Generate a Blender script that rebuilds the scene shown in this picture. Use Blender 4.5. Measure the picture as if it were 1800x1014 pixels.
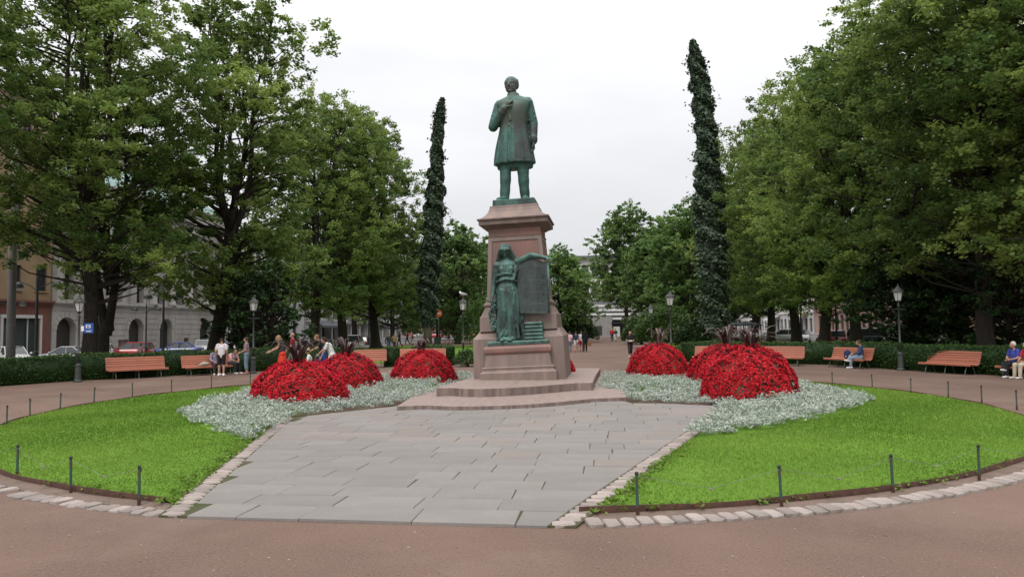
import bpy, bmesh, math, random
import numpy as np
from math import sin, cos, pi, radians, sqrt, atan2
from mathutils import Vector, Matrix, Euler

for o in list(bpy.data.objects):
    bpy.data.objects.remove(o)
SC = bpy.context.scene
COL = SC.collection

# ------------------------------------------------------------------ camera
FPX, PITCH, ROLL, EYE = 1271.3, 0.0534, -0.01047, 2.15
_cp, _sp, _c, _s = cos(PITCH), sin(PITCH), cos(ROLL), sin(ROLL)
CF = Vector((0, _cp, _sp))
_U = Vector((0, -_sp, _cp)); _R = Vector((1, 0, 0))
CR = _c * _R + _s * _U
CU = -_s * _R + _c * _U
cam_data = bpy.data.cameras.new('camera')
cam = bpy.data.objects.new('camera', cam_data)
COL.objects.link(cam)
m = Matrix((CR, CU, -CF)).transposed().to_4x4()
m.translation = (0, 0, EYE)
cam.matrix_world = m
cam_data.sensor_width = 36.0
cam_data.lens = 36.0 * FPX / 1800.0
cam_data.clip_start = 0.1
cam_data.clip_end = 3000
SC.camera = cam

# ------------------------------------------------------------------ sky, sun, exposure
SUN_EL, SUN_AZ = radians(52), radians(200)     # azimuth measured from +Y clockwise
world = bpy.data.worlds.new('World')
SC.world = world
world.use_nodes = True
nt = world.node_tree
nt.nodes.clear()
N = nt.nodes.new
out = N('ShaderNodeOutputWorld'); bg = N('ShaderNodeBackground')
sky = N('ShaderNodeTexSky'); sky.sky_type = 'NISHITA'; sky.sun_disc = False
sky.sun_elevation = SUN_EL; sky.sun_rotation = SUN_AZ
tc = N('ShaderNodeTexCoord')
sep = N('ShaderNodeSeparateXYZ'); nt.links.new(tc.outputs['Generated'], sep.inputs[0])
mp = N('ShaderNodeMapping'); mp.inputs['Scale'].default_value = (1.0, 1.0, 3.2)
nt.links.new(tc.outputs['Generated'], mp.inputs[0])
nz = N('ShaderNodeTexNoise'); nz.inputs['Scale'].default_value = 1.9; nz.inputs['Detail'].default_value = 7; nz.inputs['Roughness'].default_value = 0.5
nt.links.new(mp.outputs[0], nz.inputs['Vector'])
mr = N('ShaderNodeMapRange'); mr.inputs[1].default_value = 0.3; mr.inputs[2].default_value = 0.7
mr.inputs[3].default_value = 0.885; mr.inputs[4].default_value = 1.13
nt.links.new(nz.outputs[0], mr.inputs[0])
el = N('ShaderNodeMapRange'); el.inputs[1].default_value = 0.0; el.inputs[2].default_value = 1.0
el.inputs[3].default_value = 0.56; el.inputs[4].default_value = 1.75      # overcast: zenith brighter than horizon
nt.links.new(sep.outputs[2], el.inputs[0])
mu = N('ShaderNodeMath'); mu.operation = 'MULTIPLY'
nt.links.new(mr.outputs[0], mu.inputs[0]); nt.links.new(el.outputs[0], mu.inputs[1])
cc = N('ShaderNodeVectorMath'); cc.operation = 'SCALE'
cc.inputs[0].default_value = (8.25, 8.3, 8.5)
nt.links.new(mu.outputs[0], cc.inputs['Scale'])
mx = N('ShaderNodeMixRGB'); mx.inputs[0].default_value = 0.95
nt.links.new(sky.outputs[0], mx.inputs[1]); nt.links.new(cc.outputs[0], mx.inputs[2])
nt.links.new(mx.outputs[0], bg.inputs[0]); bg.inputs[1].default_value = 0.11
nt.links.new(bg.outputs[0], out.inputs[0])

sl = bpy.data.lights.new('sun', 'SUN'); sl.energy = 1.5; sl.angle = radians(25); sl.color = (1, 0.96, 0.9)
sun = bpy.data.objects.new('sun', sl); COL.objects.link(sun)
sd = Vector((sin(SUN_AZ) * cos(SUN_EL), cos(SUN_AZ) * cos(SUN_EL), sin(SUN_EL)))
sun.rotation_euler = sd.to_track_quat('Z', 'Y').to_euler()
sun.location = (0, 0, 60)
SC.view_settings.view_transform = 'Standard'
SC.view_settings.look = 'None'
SC.view_settings.exposure = 0.27
SC.view_settings.gamma = 1.0
SC.view_settings.use_curve_mapping = False
SC.render.engine = 'CYCLES'
SC.cycles.max_bounces = 8
SC.cycles.diffuse_bounces = 5
SC.cycles.transparent_max_bounces = 8

RNG = np.random.default_rng(7)
random.seed(5)
YAW = radians(7.7)                  # the park's long axis, seen from the camera
CEN = Vector((-0.08, 20.63, 0))     # centre of the round lawn
E1 = Vector((cos(YAW), -sin(YAW), 0)); E2 = Vector((sin(YAW), cos(YAW), 0))

def park(u, w, z=0.0):
    return CEN + E1 * u + E2 * w + Vector((0, 0, z))

def ray(u, v):
    return CF * FPX + CR * (u - 900) + CU * (507 - v)

def gp(u, v, z=0.0):
    """point of the level z that the photograph shows at u, v (surveying the ground from the photograph)"""
    d = ray(u, v)
    t = (z - EYE) / d.z
    return Vector((d.x * t, d.y * t, z))

def dp(u, Y, z=0.0):
    """ground point in the column u at distance Y"""
    d = ray(u, 575)
    return Vector((d.x / d.y * Y, Y, z))

# ------------------------------------------------------------------ object helpers
def tag(o, label=None, cat=None, group=None, kind=None):
    if label: o['label'] = label
    if cat: o['category'] = cat
    if group: o['group'] = group
    if kind: o['kind'] = kind
    return o

def thing(name, label, cat, loc=(0, 0, 0), rz=0.0, group=None, sc=1.0):
    o = bpy.data.objects.new(name, None)
    o.empty_display_size = 0.2
    o.location = loc; o.rotation_euler = (0, 0, rz); o.scale = (sc, sc, sc)
    COL.objects.link(o)
    return tag(o, label, cat, group)

def link(name, me, mat=None, parent=None, loc=None, rz=None):
    o = bpy.data.objects.new(name, me)
    if mat is not None and len(me.materials) == 0: me.materials.append(mat)
    COL.objects.link(o)
    if parent is not None: o.parent = parent
    if loc is not None: o.location = loc
    if rz is not None: o.rotation_euler = (0, 0, rz)
    return o

def copy_tree(o, parent=None):
    c = o.copy(); COL.objects.link(c)
    if parent is not None: c.parent = parent
    for ch in o.children:
        copy_tree(ch, c)
    return c

def rep(proto, loc, rz, label, group=None, sc=None):
    c = copy_tree(proto)
    c.location = loc; c.rotation_euler = (0, 0, rz); c['label'] = label
    if group: c['group'] = group
    if sc: c.scale = (sc, sc, sc)
    return c

def np_mesh(name, V, F, tint=None, smooth=False):
    """V (n,3), F (m,k) arrays"""
    V = np.ascontiguousarray(V, dtype=np.float32); F = np.ascontiguousarray(F, dtype=np.int32)
    me = bpy.data.meshes.new(name)
    me.vertices.add(len(V)); me.vertices.foreach_set('co', V.ravel())
    k = F.shape[1]
    me.loops.add(F.size); me.loops.foreach_set('vertex_index', F.ravel())
    me.polygons.add(len(F))
    me.polygons.foreach_set('loop_start', np.arange(0, F.size, k, dtype=np.int32))
    me.polygons.foreach_set('loop_total', np.full(len(F), k, dtype=np.int32))
    if smooth: me.polygons.foreach_set('use_smooth', np.ones(len(F), dtype=bool))
    if tint is not None:
        a = me.attributes.new('tint', 'FLOAT', 'FACE')
        a.data.foreach_set('value', np.ascontiguousarray(tint, dtype=np.float32))
    me.update(calc_edges=True)
    return me

class MB:
    def __init__(s): s.v = []; s.f = []
    def add(s, vs, fs):
        b = len(s.v)
        s.v.extend([tuple(x) for x in vs]); s.f.extend([tuple(i + b for i in f) for f in fs])
        return s
    def box(s, c, d, R=None, taper=1.0):
        x, y, z = d[0] / 2, d[1] / 2, d[2] / 2
        P = [Vector((a * x * (taper if k > 0 else 1), b * y * (taper if k > 0 else 1), k * z)) for k in (-1, 1) for a, b in ((-1, -1), (1, -1), (1, 1), (-1, 1))]
        if R is not None: P = [R @ p for p in P]
        c = Vector(c)
        return s.add([p + c for p in P], [(0, 3, 2, 1), (4, 5, 6, 7), (0, 1, 5, 4), (1, 2, 6, 5), (2, 3, 7, 6), (3, 0, 4, 7)])
    def bbox(s, c, d, b=0.01, R=None):
        """box with chamfered top and vertical edges"""
        x, y, z = d[0] / 2, d[1] / 2, d[2] / 2
        P = []
        for zz, i in ((-z, 0), (z - b, 0), (z, b)):
            ring = [(-x + b, -y + i), (x - b, -y + i), (x - i, -y + b), (x - i, y - b), (x - b, y - i), (-x + b, y - i), (-x + i, y - b), (-x + i, -y + b)]
            P += [Vector((q[0], q[1], zz)) for q in ring]
        if R is not None: P = [R @ p for p in P]
        c = Vector(c); P = [p + c for p in P]
        F = [tuple(range(7, -1, -1)), tuple(range(16, 24))]
        for k in (0, 8):
            for i in range(8):
                j = (i + 1) % 8
                F.append((k + i, k + j, k + 8 + j, k + 8 + i))
        return s.add(P, F)
    def tube(s, pts, rad, n=8, cap=True):
        pts = [Vector(p) for p in pts]
        if not isinstance(rad, (list, tuple)): rad = [rad] * len(pts)
        P = []; F = []
        ref = None
        for i, p in enumerate(pts):
            t = (pts[min(i + 1, len(pts) - 1)] - pts[max(i - 1, 0)])
            t = t.normalized() if t.length > 1e-9 else Vector((0, 0, 1))
            if ref is None:
                ref = Vector((1, 0, 0)) if abs(t.x) < 0.8 else Vector((0, 1, 0))
            a = (ref - t * ref.dot(t)).normalized(); b = t.cross(a); ref = a
            for k in range(n):
                w = 2 * pi * k / n
                P.append(p + (a * cos(w) + b * sin(w)) * rad[i])
        for i in range(len(pts) - 1):
            for k in range(n):
                j = (k + 1) % n
                F.append((i * n + k, i * n + j, (i + 1) * n + j, (i + 1) * n + k))
        if cap:
            F.append(tuple(range(n - 1, -1, -1))); F.append(tuple((len(pts) - 1) * n + k for k in range(n)))
        return s.add(P, F)
    def lathe(s, prof, n=16, c=(0, 0, 0), a0=0.0):
        c = Vector(c); P = []; F = []
        for r, z in prof:
            for k in range(n):
                w = a0 + 2 * pi * k / n
                P.append(c + Vector((r * cos(w), r * sin(w), z)))
        for i in range(len(prof) - 1):
            for k in range(n):
                j = (k + 1) % n
                F.append((i * n + k, i * n + j, (i + 1) * n + j, (i + 1) * n + k))
        F.append(tuple(range(n - 1, -1, -1))); F.append(tuple((len(prof) - 1) * n + k for k in range(n)))
        return s.add(P, F)
    def loft(s, rings, cap=True):
        n = len(rings[0]); P = [p for r in rings for p in r]; F = []
        for i in range(len(rings) - 1):
            for k in range(n):
                j = (k + 1) % n
                F.append((i * n + k, i * n + j, (i + 1) * n + j, (i + 1) * n + k))
        if cap:
            F.append(tuple(range(n - 1, -1, -1))); F.append(tuple((len(rings) - 1) * n + k for k in range(n)))
        return s.add(P, F)
    def prism(s, poly, z0, z1, bev=0.0):
        """vertical prism of a counter-clockwise outline; bev: chamfer of its top edge"""
        n = len(poly)
        def inset(d):
            r = []
            for i in range(n):
                p = Vector(poly[i][:2]); a = Vector(poly[i - 1][:2]); b = Vector(poly[(i + 1) % n][:2])
                e = (p - a).normalized(); f = (b - p).normalized()
                nn = Vector((-e.y - f.y, e.x + f.x))
                nn = nn.normalized() / max(0.5, sqrt(max(0.05, (1 + e.dot(f)) / 2)))
                r.append(p + nn * d)
            return r
        rings = [[(p[0], p[1], z0) for p in poly]]
        if bev:
            rings.append([(p[0], p[1], z1 - bev) for p in poly]); rings.append([(p.x, p.y, z1) for p in inset(bev)])
        else:
            rings.append([(p[0], p[1], z1) for p in poly])
        return s.loft(rings)
    def ell(s, c, r, R=None, n=10, m=7):
        c = Vector(c); P = []; F = []
        for i in range(1, m):
            a = pi * i / m
            for k in range(n):
                w = 2 * pi * k / n
                P.append(Vector((r[0] * sin(a) * cos(w), r[1] * sin(a) * sin(w), r[2] * cos(a))))
        P.append(Vector((0, 0, r[2]))); P.append(Vector((0, 0, -r[2])))
        if R is not None: P = [R @ p for p in P]
        P = [p + c for p in P]
        for i in range(m - 2):
            for k in range(n):
                j = (k + 1) % n
                F.append((i * n + k, (i + 1) * n + k, (i + 1) * n + j, i * n + j))
        t = (m - 1) * n
        for k in range(n):
            j = (k + 1) % n
            F.append((t, k, j)); F.append((t + 1, (m - 2) * n + j, (m - 2) * n + k))
        return s.add(P, F)
    def caps(s, p0, p1, r0, r1, n=10, flat=1.0, fdir=(0, 1, 0)):
        """tapered limb with round ends; flat squeezes it along fdir"""
        p0 = Vector(p0); p1 = Vector(p1); t = (p1 - p0)
        L = t.length; t = t / L if L > 1e-9 else Vector((0, 0, 1))
        f = Vector(fdir); f = f - t * f.dot(t)
        f = f.normalized() if f.length > 1e-4 else t.orthogonal().normalized()
        g = t.cross(f)
        rings = []
        for a in (-75, -40, 0): rings.append((p0 + t * (r0 * sin(radians(a))), r0 * cos(radians(a))))
        for a in (0, 40, 75): rings.append((p1 + t * (r1 * sin(radians(a))), r1 * cos(radians(a))))
        return s.loft([[c + (g * cos(2 * pi * k / n) + f * (flat * sin(2 * pi * k / n))) * r for k in range(n)] for c, r in rings])
    def mesh(s, name, smooth=False):
        me = bpy.data.meshes.new(name)
        me.from_pydata(s.v, [], s.f)
        if smooth: me.polygons.foreach_set('use_smooth', np.ones(len(me.polygons), dtype=bool))
        me.update()
        return me
    def build(s, name, mat, parent=None, smooth=False, loc=None, rz=None):
        return link(name, s.mesh(name, smooth), mat, parent, loc, rz)
    def fused(s, name, mat, voxel, parent=None, it=2, smooth_f=0.5):
        """all pieces fused into one continuous skin"""
        tmp = bpy.data.objects.new(name + '_raw', s.mesh(name))
        COL.objects.link(tmp)
        bmx = bmesh.new(); bmx.from_mesh(tmp.data); bmesh.ops.recalc_face_normals(bmx, faces=bmx.faces); bmx.to_mesh(tmp.data); bmx.free()
        md = tmp.modifiers.new('r', 'REMESH'); md.mode = 'VOXEL'; md.voxel_size = voxel; md.use_smooth_shade = True
        if it:
            sm = tmp.modifiers.new('s', 'SMOOTH'); sm.factor = smooth_f; sm.iterations = it
        dg = bpy.context.evaluated_depsgraph_get()
        me = bpy.data.meshes.new_from_object(tmp.evaluated_get(dg))
        raw = tmp.data
        bpy.data.objects.remove(tmp); bpy.data.meshes.remove(raw)
        me.name = name
        me.materials.clear()
        return link(name, me, mat, parent)

def leaf_quads(c, l, w, droop=0.35, rng=RNG, up=None):
    """rhombic leaves round the points c; returns V, F"""
    n = len(c)
    a = rng.uniform(0, 2 * pi, n)
    d = np.stack([np.cos(a), np.sin(a), rng.normal(-droop, 0.45, n)], 1)
    d /= np.linalg.norm(d, axis=1)[:, None]
    nrm = rng.normal(0, 0.55, (n, 3)); nrm[:, 2] += 0.9
    if up is not None: nrm += up
    sd_ = np.cross(d, nrm); sd_ /= np.linalg.norm(sd_, axis=1)[:, None] + 1e-9
    L = (l * rng.uniform(0.7, 1.3, n))[:, None]; W = (w * rng.uniform(0.7, 1.3, n))[:, None]
    V = np.stack([c - d * L / 2, c + sd_ * W / 2, c + d * L / 2, c - sd_ * W / 2], 1).reshape(-1, 3)
    return V, np.arange(n * 4).reshape(n, 4)
# ------------------------------------------------------------------ materials
def pmat(name, c1, c2=None, scale=4.0, rough=0.8, bump=0.0, bscale=40.0, metal=0.0, detail=5, stretch=(1, 1, 1), spec=0.4, lo=0.35, hi=0.65, fine=None, fscale=150.0, famt=0.3, coat=0.0, vary=0.0, stain=None, sscale=0.6):
    mt = bpy.data.materials.new(name); mt.use_nodes = True
    t = mt.node_tree; b = t.nodes['Principled BSDF']
    b.inputs['Roughness'].default_value = rough; b.inputs['Metallic'].default_value = metal
    b.inputs['Specular IOR Level'].default_value = spec
    b.inputs['Coat Weight'].default_value = coat
    c = t.nodes.new('ShaderNodeTexCoord'); mpn = t.nodes.new('ShaderNodeMapping'); mpn.inputs['Scale'].default_value = stretch
    t.links.new(c.outputs['Object'], mpn.inputs[0])
    col = None
    if c2 is None: c2 = tuple(x * 0.85 for x in c1)
    nz = t.nodes.new('ShaderNodeTexNoise'); nz.inputs['Scale'].default_value = scale; nz.inputs['Detail'].default_value = detail
    t.links.new(mpn.outputs[0], nz.inputs['Vector'])
    r = t.nodes.new('ShaderNodeMapRange'); r.inputs[1].default_value = lo; r.inputs[2].default_value = hi
    t.links.new(nz.outputs[0], r.inputs[0])
    mix = t.nodes.new('ShaderNodeMixRGB'); mix.inputs[1].default_value = (*c1, 1); mix.inputs[2].default_value = (*c2, 1)
    t.links.new(r.outputs[0], mix.inputs[0]); col = mix.outputs[0]
    if fine is not None:
        n2 = t.nodes.new('ShaderNodeTexNoise'); n2.inputs['Scale'].default_value = fscale; n2.inputs['Detail'].default_value = 3; n2.inputs['Roughness'].default_value = 0.7
        t.links.new(c.outputs['Object'], n2.inputs['Vector'])
        r2 = t.nodes.new('ShaderNodeMapRange'); r2.inputs[1].default_value = 0.45; r2.inputs[2].default_value = 0.7; r2.inputs[4].default_value = famt
        t.links.new(n2.outputs[0], r2.inputs[0])
        m2 = t.nodes.new('ShaderNodeMixRGB'); m2.inputs[2].default_value = (*fine, 1)
        t.links.new(r2.outputs[0], m2.inputs[0]); t.links.new(col, m2.inputs[1]); col = m2.outputs[0]
    if stain is not None:
        ge = t.nodes.new('ShaderNodeNewGeometry'); n4 = t.nodes.new('ShaderNodeTexNoise'); n4.inputs['Scale'].default_value = sscale; n4.inputs['Detail'].default_value = 6; n4.inputs['Roughness'].default_value = 0.65
        t.links.new(ge.outputs['Position'], n4.inputs['Vector']); r4 = t.nodes.new('ShaderNodeMapRange'); r4.inputs[1].default_value = 0.5; r4.inputs[2].default_value = 0.72; r4.inputs[4].default_value = 0.7
        t.links.new(n4.outputs[0], r4.inputs[0]); m4 = t.nodes.new('ShaderNodeMixRGB'); m4.inputs[2].default_value = (*stain, 1)
        t.links.new(r4.outputs[0], m4.inputs[0]); t.links.new(col, m4.inputs[1]); col = m4.outputs[0]
    if vary:
        oi = t.nodes.new('ShaderNodeObjectInfo'); r3 = t.nodes.new('ShaderNodeMapRange')
        r3.inputs[3].default_value = 1 - vary; r3.inputs[4].default_value = 1 + vary
        t.links.new(oi.outputs['Random'], r3.inputs[0])
        hs = t.nodes.new('ShaderNodeHueSaturation'); t.links.new(r3.outputs[0], hs.inputs['Value']); t.links.new(col, hs.inputs['Color']); col = hs.outputs[0]
    t.links.new(col, b.inputs['Base Color'])
    if bump:
        n3 = t.nodes.new('ShaderNodeTexNoise'); n3.inputs['Scale'].default_value = bscale; n3.inputs['Detail'].default_value = 5
        t.links.new(mpn.outputs[0], n3.inputs['Vector'])
        bp = t.nodes.new('ShaderNodeBump'); bp.inputs['Strength'].default_value = bump; bp.inputs['Distance'].default_value = 0.02
        t.links.new(n3.outputs[0], bp.inputs['Height']); t.links.new(bp.outputs[0], b.inputs['Normal'])
    return mt

def leafmat(name, c1, c2, trans=0.35, rough=0.55, tr_col=None, obvar=0.12, spec=0.3):
    mt = bpy.data.materials.new(name); mt.use_nodes = True
    t = mt.node_tree; b = t.nodes['Principled BSDF']; o = t.nodes['Material Output']
    b.inputs['Roughness'].default_value = rough; b.inputs['Specular IOR Level'].default_value = spec
    a = t.nodes.new('ShaderNodeAttribute'); a.attribute_name = 'tint'
    mix = t.nodes.new('ShaderNodeMixRGB'); mix.inputs[1].default_value = (*c1, 1); mix.inputs[2].default_value = (*c2, 1)
    t.links.new(a.outputs['Fac'], mix.inputs[0])
    oi = t.nodes.new('ShaderNodeObjectInfo'); r3 = t.nodes.new('ShaderNodeMapRange')
    r3.inputs[3].default_value = 1 - obvar; r3.inputs[4].default_value = 1 + obvar
    t.links.new(oi.outputs['Random'], r3.inputs[0])
    hs = t.nodes.new('ShaderNodeHueSaturation'); t.links.new(r3.outputs[0], hs.inputs['Value']); t.links.new(mix.outputs[0], hs.inputs['Color'])
    t.links.new(hs.outputs[0], b.inputs['Base Color'])
    if trans:
        tl = t.nodes.new('ShaderNodeBsdfTranslucent'); ms = t.nodes.new('ShaderNodeMixShader'); ms.inputs[0].default_value = trans
        g = t.nodes.new('ShaderNodeHueSaturation'); g.inputs['Value'].default_value = 1.35; g.inputs['Hue'].default_value = 0.485
        t.links.new(hs.outputs[0], g.inputs['Color']); t.links.new(g.outputs[0], tl.inputs[0])
        t.links.new(b.outputs[0], ms.inputs[1]); t.links.new(tl.outputs[0], ms.inputs[2]); t.links.new(ms.outputs[0], o.inputs[0])
    return mt

M = {}
M['gravel'] = pmat('gravel', (0.18, 0.118, 0.092), (0.132, 0.086, 0.068), scale=0.4, rough=0.95, bump=0.5, bscale=60, fine=(0.27, 0.195, 0.165), fscale=38, famt=0.45, spec=0.15, detail=8, stain=(0.225, 0.163, 0.132), sscale=0.28)
M['asphalt'] = pmat('asphalt', (0.15, 0.145, 0.145), (0.12, 0.115, 0.115), scale=0.6, rough=0.9, bump=0.3, bscale=90, fine=(0.22, 0.21, 0.21), fscale=60, famt=0.3, spec=0.2)
M['pavement'] = pmat('pavement', (0.27, 0.25, 0.24), (0.22, 0.2, 0.19), scale=1.0, rough=0.9, spec=0.2)
M['soil'] = pmat('soil', (0.11, 0.075, 0.055), (0.07, 0.05, 0.036), scale=6, rough=0.95, bump=0.6, bscale=60, spec=0.1, fine=(0.2, 0.14, 0.1), fscale=80, famt=0.4)
M['jointsoil'] = pmat('joint_soil', (0.10, 0.085, 0.06), (0.06, 0.075, 0.028), scale=1.6, rough=0.95, spec=0.1)
M['turf'] = pmat('turf', (0.12, 0.215, 0.027), (0.088, 0.165, 0.02), scale=0.7, rough=0.9, bump=0.5, bscale=50, spec=0.1, fine=(0.11, 0.28, 0.025), fscale=25, famt=0.5)
M['grass'] = leafmat('grass_blade', (0.08, 0.165, 0.016), (0.195, 0.295, 0.05), trans=0.3, spec=0.2)
M['slab'] = pmat('granite_slab', (0.235, 0.212, 0.193), (0.208, 0.192, 0.18), scale=1.3, rough=0.75, bump=0.25, bscale=70, fine=(0.16, 0.145, 0.14), fscale=45, famt=0.5, vary=0.07, stain=(0.19, 0.17, 0.155), sscale=0.8)
M['slabwarm'] = pmat('granite_slab_warm', (0.245, 0.211, 0.186), (0.217, 0.192, 0.176), scale=1.3, rough=0.75, bump=0.25, bscale=70, fine=(0.2, 0.16, 0.14), fscale=45, famt=0.45, vary=0.07, stain=(0.2, 0.175, 0.155), sscale=0.8)
M['cobble'] = pmat('cobble', (0.34, 0.28, 0.25), (0.25, 0.22, 0.2), scale=3, rough=0.85, bump=0.5, bscale=30, fine=(0.2, 0.16, 0.14), fscale=45, famt=0.4, vary=0.22)
M['granite'] = pmat('pink_granite', (0.295, 0.21, 0.18), (0.20, 0.155, 0.138), scale=1.1, stretch=(2.2, 2.2, 0.4), rough=0.6, bump=0.12, bscale=80, fine=(0.16, 0.12, 0.105), fscale=55, famt=0.5, spec=0.35)
M['granite_red'] = pmat('red_granite', (0.245, 0.125, 0.10), (0.17, 0.10, 0.085), scale=1.4, stretch=(1.5, 1.5, 0.5), rough=0.5, bump=0.08, bscale=80, fine=(0.12, 0.075, 0.065), fscale=60, famt=0.5, spec=0.4)
M['granite_dark'] = pmat('weathered_granite', (0.12, 0.086, 0.077), (0.185, 0.128, 0.108), scale=1.5, stretch=(3, 3, 0.5), rough=0.65, bump=0.1, bscale=80, fine=(0.09, 0.07, 0.065), fscale=55, famt=0.5)
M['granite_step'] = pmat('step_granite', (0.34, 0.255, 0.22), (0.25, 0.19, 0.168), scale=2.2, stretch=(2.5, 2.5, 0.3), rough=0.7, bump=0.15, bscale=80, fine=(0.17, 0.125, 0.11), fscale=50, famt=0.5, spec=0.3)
def bronze_mat(name, green, dark, light, stain=False):
    mt = pmat(name, green, dark, scale=1.7, stretch=(2.2, 2.2, 0.6), rough=0.55, bump=0.12, bscale=9, fine=tuple(g * 1.5 for g in green), fscale=7, famt=0.4, metal=0.2, spec=0.4, lo=0.38, hi=0.6)
    t = mt.node_tree; b = t.nodes['Principled BSDF']; col = b.inputs['Base Color'].links[0].from_socket
    tcn = [x for x in t.nodes if x.type == 'TEX_COORD'][0]
    sp = t.nodes.new('ShaderNodeSeparateXYZ'); t.links.new(tcn.outputs['Object'], sp.inputs[0])
    def mr_(src, a0, a1, b0, b1):
        r = t.nodes.new('ShaderNodeMapRange'); r.inputs[1].default_value = a0; r.inputs[2].default_value = a1; r.inputs[3].default_value = b0; r.inputs[4].default_value = b1
        t.links.new(src, r.inputs[0]); return r.outputs[0]
    def mul(x, y):
        n = t.nodes.new('ShaderNodeMath'); n.operation = 'MULTIPLY'; t.links.new(x, n.inputs[0]); t.links.new(y, n.inputs[1]); return n.outputs[0]
    def mixc(fac, c0, c):
        n = t.nodes.new('ShaderNodeMixRGB'); n.inputs[2].default_value = (*c, 1); t.links.new(fac, n.inputs[0]); t.links.new(c0, n.inputs[1]); return n.outputs[0]
    if stain:
        nz = t.nodes.new('ShaderNodeTexNoise'); nz.inputs['Scale'].default_value = 2.6; nz.inputs['Detail'].default_value = 3; t.links.new(tcn.outputs['Object'], nz.inputs['Vector'])
        wob = mr_(nz.outputs[0], 0.3, 0.7, 0.55, 1.0)
        # chest and face weathered to grey brown, dark run-off patch down the right of the skirt
        chest = mul(mr_(sp.outputs[2], 2.55, 2.85, 0, 1), mul(mr_(sp.outputs[0], -0.50, -0.36, 0, 1), mr_(sp.outputs[0], 0.5, 0.62, 1, 0)))
        col = mixc(mul(chest, wob), col, (0.075, 0.08, 0.062))
        skirt_ = mul(mul(mr_(sp.outputs[2], 1.5, 1.62, 0, 1), mr_(sp.outputs[2], 2.75, 3.0, 1, 0)), mr_(sp.outputs[0], 0.06, 0.12, 0, 1))
        col = mixc(mul(skirt_, wob), col, (0.04, 0.037, 0.04))
        head = mr_(sp.outputs[2], 3.95, 4.05, 0, 0.8); col = mixc(head, col, (0.095, 0.097, 0.088))
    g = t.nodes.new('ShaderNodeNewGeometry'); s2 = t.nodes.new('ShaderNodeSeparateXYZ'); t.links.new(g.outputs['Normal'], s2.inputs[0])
    # surfaces facing up are mixed towards the pale green, broken by noise
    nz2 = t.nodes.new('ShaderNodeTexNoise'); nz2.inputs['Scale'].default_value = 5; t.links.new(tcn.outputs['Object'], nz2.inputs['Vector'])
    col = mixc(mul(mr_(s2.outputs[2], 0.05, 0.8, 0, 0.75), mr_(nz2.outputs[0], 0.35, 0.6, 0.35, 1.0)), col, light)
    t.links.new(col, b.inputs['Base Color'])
    return mt
def streak_upright(mt, c, amt):
    """mixes a streaky darker tone into the colour of upright faces"""
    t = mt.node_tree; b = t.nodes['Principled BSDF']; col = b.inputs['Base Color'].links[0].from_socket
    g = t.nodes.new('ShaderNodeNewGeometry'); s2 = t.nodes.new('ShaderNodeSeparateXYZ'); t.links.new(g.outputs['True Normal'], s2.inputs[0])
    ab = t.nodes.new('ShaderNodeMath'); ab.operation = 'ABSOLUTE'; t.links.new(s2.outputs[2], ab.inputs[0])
    r = t.nodes.new('ShaderNodeMapRange'); r.inputs[1].default_value = 0.2; r.inputs[2].default_value = 0.6; r.inputs[3].default_value = amt; r.inputs[4].default_value = 0  # upright faces take the darker tone, level ones keep their own
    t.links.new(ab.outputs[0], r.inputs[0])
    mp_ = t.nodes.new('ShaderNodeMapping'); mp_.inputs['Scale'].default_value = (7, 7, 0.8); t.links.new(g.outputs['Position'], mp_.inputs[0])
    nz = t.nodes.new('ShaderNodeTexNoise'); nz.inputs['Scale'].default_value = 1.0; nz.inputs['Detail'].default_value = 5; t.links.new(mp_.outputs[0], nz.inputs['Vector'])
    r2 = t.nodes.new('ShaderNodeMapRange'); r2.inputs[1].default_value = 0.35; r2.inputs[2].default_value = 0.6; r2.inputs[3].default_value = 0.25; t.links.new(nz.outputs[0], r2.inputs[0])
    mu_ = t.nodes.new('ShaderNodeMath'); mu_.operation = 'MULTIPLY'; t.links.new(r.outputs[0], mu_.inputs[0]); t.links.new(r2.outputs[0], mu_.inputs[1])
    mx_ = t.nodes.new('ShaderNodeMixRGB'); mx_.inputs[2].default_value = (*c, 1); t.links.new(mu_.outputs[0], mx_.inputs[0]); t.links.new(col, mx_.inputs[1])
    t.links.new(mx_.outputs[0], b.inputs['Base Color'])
streak_upright(M['granite_step'], (0.13, 0.098, 0.088), 0.9)
streak_upright(M['granite'], (0.15, 0.115, 0.10), 0.6)
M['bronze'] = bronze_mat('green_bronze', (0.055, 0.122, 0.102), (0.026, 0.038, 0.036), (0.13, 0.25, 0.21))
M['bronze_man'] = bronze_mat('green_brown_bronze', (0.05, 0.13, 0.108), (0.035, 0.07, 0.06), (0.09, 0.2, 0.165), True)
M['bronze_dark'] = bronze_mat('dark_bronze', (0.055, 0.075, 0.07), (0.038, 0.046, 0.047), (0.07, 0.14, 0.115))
M['leaf_near'] = leafmat('linden_leaf', (0.07, 0.13, 0.032), (0.235, 0.325, 0.082), trans=0.5)
M['leaf_far'] = leafmat('maple_leaf', (0.07, 0.14, 0.04), (0.18, 0.285, 0.085), trans=0.5)
M['leaf_dark'] = leafmat('dark_leaf', (0.016, 0.038, 0.013), (0.045, 0.09, 0.024), trans=0.2)
M['ivy'] = leafmat('ivy_leaf', (0.028, 0.052, 0.028), (0.095, 0.135, 0.08), trans=0.12, rough=0.4)
M['hedge'] = leafmat('hedge_leaf', (0.02, 0.05, 0.012), (0.062, 0.118, 0.022), trans=0.2)
M['bush_mid'] = leafmat('shrub_leaf', (0.03, 0.066, 0.015), (0.075, 0.135, 0.03), trans=0.3)
M['bush'] = leafmat('bush_leaf', (0.04, 0.09, 0.016), (0.10, 0.18, 0.035), trans=0.3)
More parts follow.
